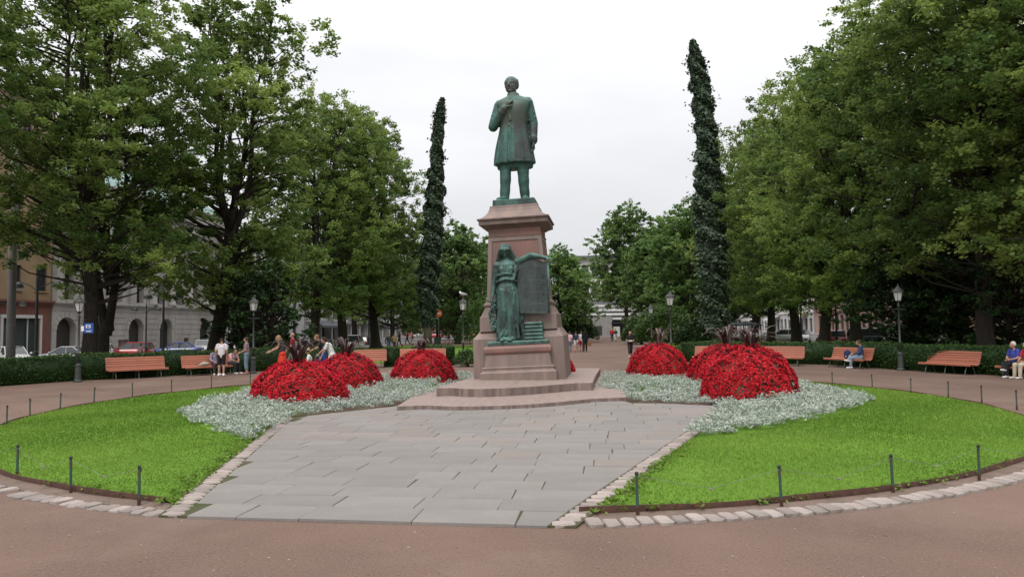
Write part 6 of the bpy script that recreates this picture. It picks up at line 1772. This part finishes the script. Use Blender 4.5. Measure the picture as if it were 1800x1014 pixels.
car(cl(178, 64), AX + pi + .5, 'hatch', (.66, .64, .63), 'white and dark car seen between the thick trunk and forked tree')
car(cl(226, 67), pi + .12, 'hatch', (.36, .018, .022), 'red hatchback facing left between forked tree and street light', 1.05)
car(cl(312, 71), pi + .12, 'sedan', (.025, .05, .26), 'blue car facing left behind the second left bench', 1.0)
car(cl(356, 80), AX + pi + .5, 'wagon', (.45, .46, .47), 'silvery car tucked behind the blue car')
car(cl(398, 80), AX + pi + .6, 'hatch', (.55, .55, .55), 'pale grey car behind the white shirted man')
car(cl(466, 72), .12, 'wagon', (.43, .43, .38), 'beige estate car behind the man in jeans', 1.0)
car(cl(508, 74), pi + .14, 'hatch', (.17, .022, .035), 'dark red car behind the walkers on the left')
car(cl(545, 82), AX + pi + .7, 'wagon', (.04, .045, .05), 'black car behind the walkers on the left')
car(cl(575, 76), AX + pi + .3, 'hatch', (.5, .5, .5), 'grey hatchback farther down the left street')
car(cl(625, 88), AX + .2, 'van', WHT, 'white van between the two thick trunks on the left', .92)
car(cl(642, 97), AX + .1, 'wagon', (.06, .065, .07), 'dark estate car next to the white van')
car(cl(762, 150), pi, 'hatch', (.5, .05, .07), 'red and white car at the crossing behind left ivy column', 1.0)
car(cl(738, 158), .1, 'wagon', WHT, 'white car at the crossing in front of the brick building')
car(cl(1373, 88), pi - .25, 'wagon', (.5, .5, .49), 'pale car waiting between two trunks on the right')
car(cl(1410, 84), AX + pi - .3, 'hatch', WHT, 'small white car between trunks right of the awnings')
car(cl(1390, 96), AX + pi, 'hatch', (.07, .02, .02), 'brown car beyond the trunks on the right')
car(cl(1459, 72), AX + .1, 'hatch', (.30, .02, .02), 'red car right of the leaning trunk on the right')
car(cl(1533, 68), -.2, 'van', (.03, .035, .04), 'dark van right of the seated man in blue', .85)
car(cl(1612, 62), pi - .2, 'van', (.4, .42, .36), 'pale green grey van behind the empty right bench', 1.05)
# ------------------------------------------------------------------ people
def person(loc, rz, label, pose='stand', top=(.5, .5, .5), bottom=(.05, .05, .06), sleeve='short', legs='long', hair=(.05, .035, .025), shoes=(.05, .05, .05), hs='short', sc=1.0, J=None, hat=None, belly=1.0, collar=None, group='people in the park', fine=True):
    t = thing('person', label, 'person', loc, rz, group, sc)
    j = dict(pel=(0, 0, .95), chest=(0, -.01, 1.30), neck=(0, 0, 1.47), head=(0, -.03, 1.62), shL=(-.185, 0, 1.41), shR=(.185, 0, 1.41), elL=(-.24, .04, 1.13), elR=(.24, .04, 1.13), wrL=(-.25, -.06, .90), wrR=(.25, -.06, .90),
             hiL=(-.09, 0, .90), hiR=(.09, 0, .90), knL=(-.10, -.02, .50), knR=(.10, -.02, .50), anL=(-.105, .03, .09), anR=(.105, .03, .09), toL=(-.125, -.13, .035), toR=(.125, -.13, .035))
    if pose == 'walk': j.update(knL=(-.09, -.20, .52), anL=(-.09, -.24, .11), toL=(-.10, -.40, .06), knR=(.09, .06, .50), anR=(.09, .32, .15), toR=(.10, .20, .04), elL=(-.23, .14, 1.15), wrL=(-.22, .10, .90), elR=(.23, -.04, 1.14), wrR=(.21, -.22, .95))
    if pose == 'sit': j.update(pel=(0, 0, .52), chest=(0, -.0, .86), neck=(0, -.03, 1.04), head=(0, -.07, 1.19), shL=(-.185, -.02, .98), shR=(.185, -.02, .98), elL=(-.25, -.10, .72), elR=(.25, -.10, .72), wrL=(-.12, -.30, .62), wrR=(.12, -.30, .62),
                              hiL=(-.09, -.02, .50), hiR=(.09, -.02, .50), knL=(-.12, -.44, .50), knR=(.12, -.44, .50), anL=(-.12, -.46, .10), anR=(.12, -.46, .10), toL=(-.14, -.62, .035), toR=(.14, -.62, .035))
    if J: j.update(J)
    j = {k: Vector(v) for k, v in j.items()}
    vb = .0135 if fine else .02
    b = MB(); f = j['head']; fd = Vector((0, -1, 0)); 
    up = (j['head'] - j['neck']).normalized(); R = Vector((0, 0, 1)).rotation_difference(up.lerp(Vector((0, 0, 1)), .5).normalized()).to_matrix()
    b.ell(f + R @ Vector((0, .012, .022)), (.078, .098, .098), R, 12, 9); b.ell(f + R @ Vector((0, -.02, -.035)), (.062, .075, .085), R, 12, 9)
    b.caps(f + R @ Vector((0, -.088, .01)), f + R @ Vector((0, -.108, -.022)), .012, .017, 7); b.caps(f + R @ Vector((-.022, -.08, -.062)), f + R @ Vector((.022, -.08, -.062)), .01, .01, 6)
    for s in (-1, 1): b.ell(f + R @ Vector((s * .078, .01, -.008)), (.012, .022, .032), R, 7, 5); b.caps(f + R @ Vector((s * .018, -.083, .024)), f + R @ Vector((s * .052, -.07, .022)), .011, .009, 6)
    b.caps(j['neck'] - up * .06, j['head'] - up * .05, .055, .052, 10)
    b.caps(j['pel'], j['chest'], .13 * belly, .15, 12, .72); b.caps(j['chest'], j['neck'] - up * .05, .15, .08, 12, .7)
    for s, S in ((-1, 'L'), (1, 'R')):
        b.caps(j['sh' + S], j['el' + S], .052, .042, 9); b.caps(j['el' + S], j['wr' + S], .042, .029, 9)
        d = (j['wr' + S] - j['el' + S]).normalized(); hand(b, j['wr' + S], d, (-s, 0, -.2), .185, .35, -s)
        b.caps(j['hi' + S], j['kn' + S], .088, .058, 10); b.caps(j['kn' + S], j['an' + S], .058, .038, 10); b.caps(j['an' + S] + Vector((0, 0, -.02)), j['to' + S], .036, .03, 8)
    b.fused('body', SKIN, vb, t, 1, .4)
    # shirt
    c = MB(); c.caps(j['pel'] + (j['chest'] - j['pel']) * .02, j['chest'], .158 * belly, .172, 14, .76); c.caps(j['chest'], j['neck'] - up * .075, .172, .085, 12, .74)
    for S in 'LR':
        c.caps(j['sh' + S].lerp(j['neck'], .3), j['sh' + S], .075, .068, 9)
        if sleeve == 'long': c.caps(j['sh' + S], j['el' + S], .068, .056, 9); c.caps(j['el' + S], j['wr' + S].lerp(j['el' + S], .08), .056, .042, 9)
        elif sleeve == 'short': c.caps(j['sh' + S], j['sh' + S].lerp(j['el' + S], .62), .070, .064, 9)
    c.fused('top', cmat('cloth_' + label.split()[0] + label.split()[1], top, .95, tuple(x * .8 for x in top), 9), .016, t, 1, .4)
    bm_ = cmat('lower_' + label.split()[0] + label.split()[1], bottom, .95, tuple(x * .8 for x in bottom), 9)
    c = MB(); c.caps(j['hiL'] + Vector((0.0, 0, .04)), j['hiR'] + Vector((-0.0, 0, .04)), .115, .115, 12); c.caps(j['pel'], j['pel'] + (j['chest'] - j['pel']) * .12, .145 * belly, .148 * belly, 12, .76)
    if legs == 'skirt':
        m_ = (j['knL'] + j['knR']) / 2; m_.z -= .1; c.loft([oval(p.x, p.y, p.z, a_, a_ * .85, 20, .04, 6, 1) for p, a_ in ((j['pel'] + Vector((0, 0, .08)), .15), (j['pel'].lerp(m_, .3), .19), (j['pel'].lerp(m_, .7), .225), (m_, .25))])
    else:
        for S in 'LR':
            c.caps(j['hi' + S], j['kn' + S] if legs != 'short' else j['hi' + S].lerp(j['kn' + S], .82), .106, .085 if legs == 'short' else .076, 10)
            if legs == 'long': c.caps(j['kn' + S], j['an' + S] + Vector((0, 0, .01)), .076, .062, 10)
            if legs == 'capri': c.caps(j['kn' + S], j['kn' + S].lerp(j['an' + S], .55), .078, .07, 10)
    c.fused('skirt' if legs == 'skirt' else 'trousers', bm_, .016, t, 1, .4)
    for S in 'LR':
        c = MB(); a_, o_ = j['an' + S], j['to' + S]; h_ = a_ + Vector((0, .04, -.05)); c.caps(h_, o_, .05, .045, 9, .85, (0, 0, 1)); c.caps(a_ + Vector((0, .0, .0)), h_, .048, .05, 9); c.build('shoe', cmat('shoe_%d' % int(shoes[0] * 100), shoes, .7), t, True)
    hm = cmat('hair_%d_%d' % (int(hair[0] * 1000), int(hair[2] * 1000)), hair, .8, tuple(x * .6 for x in hair), 30)
    if hs != 'bald':
        c = MB(); c.ell(f + R @ Vector((0, .028, .045)), (.088, .096, .088), R, 12, 8)
        for s in (-1, 1): c.ell(f + R @ Vector((s * .07, .03, .01)), (.022, .06, .055), R, 8, 6)
        if hs == 'long':
            for k in range(16):
                a_ = -.4 + 3.94 * k / 15; q = f + R @ Vector((.085 * cos(a_), .02 + .08 * sin(a_), .03)); c.caps(q, q + Vector((.04 * cos(a_ * 3), .03 + .02 * sin(a_ * 5), -.17 - .06 * (k % 3))), .034, .03, 7); c.ell(q + Vector((.03 * cos(a_ * 2), .05, -.12)), (.045, .045, .05), None, 7, 5)
        if hs == 'bun': c.ell(f + R @ Vector((0, .11, .0)), (.05, .05, .06), R, 9, 6); c.ell(f + R @ Vector((0, .06, -.05)), (.075, .06, .07), R, 9, 6)
        c.fused('hair', hm, .014, t, 1, .4)
    else:
        c = MB()
        for s in (-1, 1): c.ell(f + R @ Vector((s * .07, .03, .0)), (.02, .06, .045), R, 8, 6)
        c.ell(f + R @ Vector((0, .085, -.01)), (.065, .03, .055), R, 8, 6); c.fused('hair', hm, .013, t, 1, .4)
    if hat:
        c = MB(); c.lathe([(.17, .05), (.175, .062), (.095, .085), (.09, .14), (.06, .165), (.01, .17)], 14, f); c.build('hat', cmat('hat_' + label.split()[0], hat, .9), t, True)
    return t
def toward(p, q): d = q - p; return atan2(d.x, -d.y)     # turn so that the front (-y) looks at q
CAMP = Vector((0, 0, 0))
pc = {}
# bench on the left
rzb = B_L2.rotation_euler.z
def seat(B, x, dy=0.0): return B.location + Matrix.Rotation(B.rotation_euler.z, 3, 'Z') @ Vector((x, -.02 + dy, 0)) 
person(seat(B_L2, .30), rzb - .2, 'lilac shirted person seated on the left bench beside a pale bag', 'sit', (.24, .22, .30), (.05, .05, .06), 'long', 'long', (.10, .07, .05), (.7, .7, .7), sc=1.02)
person(seat(B_L2, 1.05), rzb + .35, 'pink topped person in dark trousers seated at the end of the left bench', 'sit', (.60, .40, .42), (.03, .03, .035), 'short', 'long', (.06, .04, .03), (.7, .7, .7), sc=1.0,
       J=dict(chest=(0, -.10, .84), neck=(0, -.2, .98), head=(0, -.27, 1.10), shL=(-.185, -.14, .94), shR=(.185, -.14, .94), elL=(-.22, -.28, .70), elR=(.22, -.28, .70), wrL=(-.08, -.44, .62), wrR=(.08, -.44, .62)))
person(gp(389, 660.5), pi + .15, 'white T-shirted man in black shorts standing with his back to us before the left bench', 'stand', (.68, .64, .66), (.02, .02, .022), 'short', 'short', (.03, .022, .018), (.75, .75, .75), sc=1.02, belly=1.05)
hb = thing('cloth_bag', 'pale crumpled bag lying on the left bench beside the seated person', 'bag', seat(B_L2, -.25, -.08) + Vector((0, 0, .445)), rzb)
b = MB(); b.ell((0, 0, .09), (.26, .15, .10), None, 12, 8); b.ell((-.22, -.03, .05), (.16, .1, .06), None, 10, 6); b.caps((.1, 0, .14), (-.05, 0, .17), .07, .06, 9); b.fused('bag', cmat('bag_cloth', (.36, .30, .25), .95), .02, hb)
b = MB(); b.tube([(-.2, -.05, .1), (-.3, -.1, .16), (-.42, -.05, .08)], .012, 6); b.build('strap', M['frame_dark'], hb)
person(gp(433, 658), toward(gp(433, 658), gp(300, 661)) , 'mauve T-shirted man in jeans standing beside the second left lantern', 'stand', (.27, .19, .22), (.17, .24, .30), 'short', 'capri', (.06, .045, .035), (.25, .12, .10), sc=1.04, belly=1.1, J=dict(elL=(-.22, -.02, 1.14), wrL=(-.10, -.26, 1.04), elR=(.22, 0, 1.14), wrR=(.12, -.25, 1.02)))
left = gp(300, 655)
p = dp(497, 33); person(p, toward(p, p + Vector((-1, -.25, 0))), 'long curly blonde woman in a bright red skirt bending forward', 'stand', (.06, .05, .055), (.62, .055, .03), 'none', 'skirt', (.30, .19, .10), (.3, .1, .08), 'long', 1.12,
       J=dict(chest=(0, -.06, 1.27), neck=(0, -.12, 1.43), head=(0, -.18, 1.57), shL=(-.17, -.09, 1.38), shR=(.17, -.09, 1.38), elL=(-.2, -.26, 1.18), wrL=(-.16, -.50, 1.05), elR=(.22, -.2, 1.16), wrR=(.2, -.42, 1.06)))
p = dp(515, 37); person(p, toward(p, p + Vector((-1, -.1, 0))), 'dark red shirted balding man walking behind the blonde woman', 'walk', (.26, .02, .04), (.2, .19, .16), 'short', 'long', (.2, .15, .11), (.1, .08, .07), 'bald', 1.14)
p = dp(569, 33.5); person(p, toward(p, p + Vector((-1, -.3, 0))), 'black T-shirted man in blue jeans leaning forward behind the wheelchair', 'walk', (.035, .032, .035), (.03, .06, .24), 'short', 'long', (.22, .14, .08), (.08, .08, .08), 'short', 1.14,
       J=dict(chest=(0, -.10, 1.27), neck=(0, -.19, 1.42), head=(0, -.28, 1.55), shL=(-.185, -.15, 1.37), shR=(.185, -.15, 1.37), elL=(-.23, -.25, 1.14), wrL=(-.18, -.46, 1.04), elR=(.23, -.25, 1.14), wrR=(.18, -.46, 1.04)))
p = dp(584, 31.5); person(p, toward(p, p + Vector((-1, -.2, 0))), 'white dressed brown haired woman bending over the mound with a shoulder bag', 'stand', (.66, .64, .65), (.62, .58, .60), 'short', 'skirt', (.05, .025, .02), (.3, .2, .15), 'bun', 1.1,
       J=dict(chest=(0, -.11, 1.26), neck=(0, -.22, 1.40), head=(0, -.32, 1.52), shL=(-.175, -.18, 1.35), shR=(.175, -.18, 1.35), elL=(-.2, -.36, 1.14), wrL=(-.16, -.52, .98), elR=(.2, -.30, 1.10), wrR=(.18, -.40, .88)))
hb = thing('shoulder_bag', 'black strapped bag at the back of the woman in white', 'bag', p + Vector((.22, .1, .98)), .2)
b = MB(); b.bbox((0, 0, 0), (.30, .12, .24), .03); b.build('bag', M['iron_dark'], hb); b = MB(); b.tube([(-.12, 0, .1), (-.2, -.05, .45), (-.12, -.06, .52), (.02, 0, .3), (.12, 0, .1)], .012, 6); b.build('strap', M['iron_dark'], hb)
p = dp(544, 31); wc = thing('wheelchair', 'wheelchair between the blonde woman and the man in jeans', 'wheelchair', p, toward(p, p + Vector((-1, -.3, 0))))
b = MB(); b.bbox((0, 0, .5), (.46, .44, .06), .01); b.build('seat', M['iron_dark'], wc); b = MB(); b.bbox((0, .24, .78), (.44, .04, .5), .01); b.build('backrest', M['iron_dark'], wc)
for s in (-1, 1):
    pts = [(s * .3, .1 + .3 * cos(a), .31 + .3 * sin(a)) for a in np.linspace(0, 2 * pi, 25)]; b = MB(); b.tube(pts, .016, 6, False)
    for a in np.linspace(0, 2 * pi, 9)[:-1]: b.tube([(s * .3, .1, .31), (s * .3, .1 + .3 * cos(a), .31 + .3 * sin(a))], .004, 4)
    b.build('wheel', M['tyre'], wc); b = MB(); b.tube([(s * .24, .26, 1.0), (s * .24, .42, 1.02)], .016, 6); b.tube([(s * .24, .25, .5), (s * .24, .26, 1.0)], .014, 6); b.tube([(s * .22, -.2, .5), (s * .2, -.38, .14)], .014, 6); b.tube([(s * .25, .2, .72), (s * .25, -.15, .72), (s * .24, -.2, .5)], .013, 6); b.build('frame', M['iron'], wc)
person(p + Vector((0, 0, .02)), wc.rotation_euler.z, 'small straw hatted person in white seated in the wheelchair', 'sit', (.66, .65, .63), (.08, .08, .09), 'long', 'long', (.3, .28, .26), (.1, .1, .1), 'short', 1.0, hat=(.42, .32, .18))
p = dp(248, 46); person(p, pi * .9, 'little child in a pink top standing by the blue car', 'stand', (.62, .36, .38), (.5, .4, .42), 'short', 'short', (.3, .2, .1), (.6, .6, .6), sc=.80, fine=False)
# strollers on the left lawn and the crossing
def walkers(lst):
    for px, Y, dx, l, top, bot, sl_, lg, hr in lst:
        p = dp(px, Y); person(p, toward(p, p + Vector((dx, -.6 if dx > -5 else 0, 0))), l, 'walk', top, bot, sl_, lg, hr, (.08, .08, .08), fine=False)
walkers([(683, 62, .5, 'dark jacketed walker near the thick trunk left of the ivy column', (.05, .05, .06), (.06, .09, .16), 'long', 'long', (.04, .03, .02)),
         (693, 63, .8, 'tan jacketed walker beside the one in the dark jacket', (.30, .2, .08), (.03, .03, .035), 'long', 'long', (.05, .03, .02)),
         (702, 84, -.8, 'navy dressed walker at the edge of the left street', (.05, .06, .09), (.05, .05, .06), 'long', 'long', (.05, .04, .03)),
         (716, 96, -2, 'black clothed walker striding over the crossing', (.03, .03, .035), (.03, .03, .04), 'long', 'long', (.05, .04, .03)),
         (723, 98, .6, 'pink coated walker at the crossing', (.60, .22, .25), (.3, .2, .2), 'long', 'capri', (.2, .12, .07)),
         (745, 108, 1, 'grey shirted walker left of the ivy column', (.3, .3, .32), (.1, .1, .12), 'short', 'long', (.05, .04, .03)),
         (786, 106, -1, 'light blue shirted walker right of the ivy column', (.4, .48, .55), (.3, .28, .25), 'short', 'short', (.05, .04, .03)),
         (798, 104, 1, 'dark walker between ivy column and gull lantern', (.05, .05, .05), (.05, .05, .06), 'long', 'long', (.05, .04, .03)),
         (1352, 90, .3, 'white shirted walker between the right hand trunks', (.6, .6, .58), (.3, .3, .32), 'short', 'long', (.05, .04, .03)),
         (1482, 78, -1, 'blue shirted walker on the right pavement', (.12, .18, .3), (.1, .1, .14), 'short', 'long', (.05, .04, .03)),
         (1490, 79, .8, 'pale dressed walker on the right pavement', (.62, .6, .58), (.5, .48, .46), 'short', 'long', (.12, .07, .04)),
         (1497, 82, .2, 'white clad walker near the sandstone building', (.66, .66, .66), (.6, .6, .6), 'short', 'long', (.05, .04, .03)),
         (1556, 64, .5, 'red and white dressed person behind the right lantern', (.55, .12, .14), (.5, .48, .48), 'short', 'long', (.05, .04, .03))])
# walkers on the long path
AW = AX - pi / 2       # facing away along the axis: front (-y) turned by pi
def away(px, Y): return toward(dp(px, Y), dp(px, Y) + E2)
person(dp(1000.5, 61), away(1000, 61), 'pink shirted walker in jeans partly hidden by the pedestal', 'walk', (.62, .42, .46), (.2, .25, .38), 'short', 'long', (.06, .04, .03), fine=False)
person(dp(1012, 61.5), away(1012, 61), 'navy shirted man in white shorts walking away on the path', 'walk', (.03, .04, .09), (.62, .62, .62), 'short', 'short', (.04, .03, .02), (.4, .1, .08), fine=False)
person(dp(1021.5, 62), away(1021, 62), 'white dressed walker with a red bag on the path', 'walk', (.62, .60, .58), (.55, .53, .5), 'short', 'short', (.12, .07, .04), fine=False)
q_ = dp(1028, 61.5); person(q_, away(1028, 61), 'tall black clothed walker with a brown bag on the path', 'walk', (.012, .012, .014), (.012, .012, .014), 'long', 'long', (.015, .012, .01), hs='long', sc=1.06, fine=False)
def bag(p, label, col, s=1.0, rz=0.0):
    t = thing('handbag', label, 'bag', p, rz)
    b = MB(); b.bbox((0, 0, .17), (.34 * s, .14 * s, .30 * s), .04, Matrix.Rotation(.05, 3, 'Y')); b.build('bag', cmat('bag_' + label.split()[0], col, .7), t)
    b = MB(); b.tube([(-.1 * s, 0, .30 * s), (-.07, 0, .48 * s), (.07, 0, .48 * s), (.1 * s, 0, .30 * s)], .012, 6); b.build('handle', cmat('bag_' + label.split()[0], col, .7), t)
bag(q_ + Vector((.34, .05, .48)), 'brown shopping bag held by the walker in black', (.22, .11, .055), 1.1)
bag(dp(1018.5, 61.8) + Vector((0, -.1, .62)), 'red bag hanging beside the walker in white', (.42, .02, .035), 1.25, 1.2)
person(dp(1075.5, 104), away(1075, 104), 'red jacketed walker with a yellow collar far down the path', 'walk', (.58, .02, .035), (.04, .06, .12), 'long', 'long', (.5, .36, .12), hs='long', fine=False, sc=1.05)
person(dp(1082, 107), away(1082, 107), 'dark topped walker in white trousers next to the red jacket', 'walk', (.04, .06, .06), (.6, .6, .6), 'long', 'long', (.04, .03, .02), fine=False)
p = gp(1108, 628.5); person(p, toward(p, p - E2 + E1 * .1), 'black clothed grey haired man walking towards us reading a paper', 'walk', (.02, .02, .022), (.045, .035, .035), 'short', 'capri', (.25, .24, .23), (.5, .5, .5), 'bald', 1.03, J=dict(elL=(-.23, -.02, 1.14), wrL=(-.10, -.24, 1.10), elR=(.24, -.02, 1.14), wrR=(.12, -.24, 1.10)), belly=1.08)
pp = thing('paper', 'white sheet held by the man in black', 'paper', p + Vector((0, -.27, 1.14)), 0); b = MB(); b.box((0, 0, 0), (.24, .16, .012), Matrix.Rotation(.5, 3, 'X')); b.build('sheet', M['white'], pp)
# right benches
rzr = B_R2.rotation_euler.z
person(seat(B_R2, .80), rzr - .75, 'navy shirted man in pale jeans seated cross legged on the right bench', 'sit', (.045, .065, .13), (.22, .28, .36), 'long', 'long', (.10, .06, .04), (.65, .65, .65), 'short', 1.04,
       J=dict(knL=(-.06, -.44, .58), anL=(.16, -.55, .40), toL=(.22, -.70, .38), wrL=(-.05, -.32, .64), wrR=(.10, -.34, .66), chest=(0, -.03, .86), head=(0, -.11, 1.18)))
hb = thing('backpack', 'dark blue round backpack standing on the right bench beside the seated man', 'bag', seat(B_R2, .02, -.06) + Vector((0, 0, .44)), rzr)
b = MB(); b.bbox((0, 0, .19), (.36, .22, .38), .08); b.ell((0, -.02, .24), (.19, .14, .2), None, 12, 8); b.ell((0, -.11, .13), (.13, .06, .11), None, 10, 7); b.fused('bag', cmat('pack', (.025, .035, .10), .8), .018, hb)
b = MB(); b.box((.06, -.175, .12), (.05, .008, .05)); b.build('badge', M['white'], hb)
rz4 = B_R4.rotation_euler.z
person(seat(B_R4, -.62), rz4 - .05, 'white haired elderly person in a blue vest and dark skirt seated at the right edge', 'sit', (.05, .07, .33), (.02, .02, .025), 'short', 'long', (.68, .63, .55), (.65, .65, .65), 'short', 1.06, J=dict(wrL=(-.02, -.30, .68), wrR=(.10, -.28, .66), knL=(-.07, -.42, .54), anL=(.12, -.55, .33), toL=(.16, -.70, .30)), belly=1.15)
person(seat(B_R4, -.02), rz4 - .05, 'brown haired elderly person in a red top and cream trousers seated at the right edge', 'sit', (.45, .04, .06), (.52, .45, .35), 'short', 'long', (.23, .15, .09), (.6, .58, .52), 'bun', 1.06, belly=1.15)
bag(dp(1769, 29.6) + Vector((0, 0, -.14)), 'white carrier bag on the ground before the elderly couple', (.6, .6, .6), .8) if False else None

# ------------------------------------------------------------------ small things in the park
def box_thing(name, label, cat, loc, rz, parts):
    t = thing(name, label, cat, loc, rz)
    for nm, mat, c, d_, bv in parts:
        b = MB(); b.bbox(c, d_, bv) if bv else b.box(c, d_); b.build(nm, M[mat], t)
    return t
box_thing('utility_cabinet', 'tall pale grey utility cabinet at the end of the path benches', 'cabinet', dp(1104.5, 93), -YAW, [('body', 'concrete', (0, 0, .92), (1.2, .6, 1.75), .03), ('base', 'iron', (0, 0, .03), (1.24, .64, .06), 0), ('lid', 'stone_white', (0, 0, 1.83), (1.28, .68, .07), .02), ('door_seam', 'iron_dark', (0, -.302, .95), (.02, .01, 1.6), 0)])
box_thing('display_board', 'white standing board farther down the path behind the cabinet', 'board', dp(1084, 125), -YAW, [('panel', 'stone_white', (0, 0, 1.2), (1.1, .12, 1.7), .02), ('foot', 'iron', (-.4, 0, .18), (.1, .3, .36), 0), ('foot', 'iron', (.4, 0, .18), (.1, .3, .36), 0)])
tb = thing('litter_bin', 'dark round litter bin between the pale benches along the path', 'bin', park(6.6, 33.3), 0)
b = MB(); b.lathe([(.2, .12), (.25, .85), (.27, .87), (.27, .92), (.22, .92), (.2, .3)], 14); b.build('bucket', M['iron_dark'], tb); b = MB(); b.tube([(0, .28, 0), (0, .28, 1.0)], .03, 7); b.build('post', M['iron_dark'], tb)
tb = thing('litter_bin', 'dark bin on a post at the foot of the left ivy column', 'bin', dp(769, 70), 0)
b = MB(); b.lathe([(.3, .35), (.34, 1.2), (.36, 1.22), (.30, 1.22)], 12); b.build('bucket', M['iron_dark'], tb); b = MB(); b.tube([(0, 0, 0), (0, 0, .4)], .08, 7); b.build('post', M['iron_dark'], tb)
t = thing('road_sign', 'round orange road sign on a thin post right of the left ivy column', 'sign', dp(771, 92), 0)
b = MB(); b.tube([(0, 0, 0), (0, 0, 4.3)], .05, 7); b.build('post', M['iron'], t); b = MB(); b.lathe([(.48, -.02), (.48, .02)], 20); b.v = [(v[0], v[2] - .08, v[1] + 4.0) for v in b.v]; s_ = b.build('disc', M['orange'], t); b = MB(); b.box((0, -.11, 4.0), (.6, .012, .14)); b.build('white_bar', M['white'], s_)
t = thing('ground_hydrant', 'small grey green capped post on the strip of lawn left of the pedestal', 'post', gp(790, 617), 0)
b = MB(); b.lathe([(.18, 0), (.18, .25), (.26, .27), (.27, .36), (.2, .44), (.03, .47)], 14); b.build('cap', M['iron_green'], t)
# brown notice board and market stall right of the ivy column
t = thing('notice_board', 'tall brown wooden board right of the right ivy column', 'board', dp(1275, 66), .1)
b = MB(); b.bbox((0, 0, 1.35), (.66, .5, 2.1), .02); b.build('board', M['board'], t); b = MB(); b.box((0, 0, 2.45), (.95, .7, .1)); b.build('top', M['board'], t); b = MB(); b.box((-.25, 0, .15), (.1, .4, .3)); b.box((.25, 0, .15), (.1, .4, .3)); b.build('foot', M['frame_dark'], t)
t = thing('market_stall', 'open stall with a thin dark roof on posts beyond the right flower mounds', 'stall', dp(1305, 68), .05)
b = MB(); b.loft([[(-1.45, -1, 2.05), (1.45, -1, 2.05), (1.45, 1, 2.05), (-1.45, 1, 2.05)], [(-1.5, -1.05, 2.15), (1.5, -1.05, 2.15), (1.5, 1.05, 2.15), (-1.5, 1.05, 2.15)], [(-.9, -.5, 2.38), (.9, -.5, 2.38), (.9, .5, 2.38), (-.9, .5, 2.38)]]); b.build('roof', M['slate'], t)
for x in (-1.4, -.5, .5, 1.4):
    for y in (-.95, .95): b = MB(); b.tube([(x, y, 0), (x, y, 2.06)], .04, 6); b.build('post', M['iron_dark'], t)
b = MB(); b.bbox((0, -.6, .5), (2.6, .5, 1.0), .02); b.build('counter', M['iron_dark'], t)
for x in (-.9, -.3, .35, .95): b = MB(); b.bbox((x, -.6, 1.2), (.42, .36, .4), .05); b.build('goods', M['white'], t)
t = thing('ground_lamp', 'small white dome lamp lying in the pale green hedge area on the right', 'lamp', gp(1229, 611), 0)
b = MB(); b.lathe([(.2, 0), (.2, .06), (.17, .16), (.09, .24), (.01, .26)], 14); b.build('dome', M['white'], t, True)
# cafe parasol and chairs far left of the pedestal
t = thing('cafe_parasol', 'dark cafe parasol left of the pedestal behind the gull lantern', 'parasol', dp(826, 92), 0)
b = MB(); b.tube([(0, 0, 0), (0, 0, 2.5)], .035, 6); b.build('pole', M['iron_dark'], t); b = MB(); b.lathe([(1.3, 2.05), (1.28, 2.12), (.6, 2.45), (.03, 2.6)], 8); b.build('canopy', M['slate'], t)
print('objects', len(bpy.data.objects), 'tris', sum(len(me.polygons) * 2 for me in bpy.data.meshes))
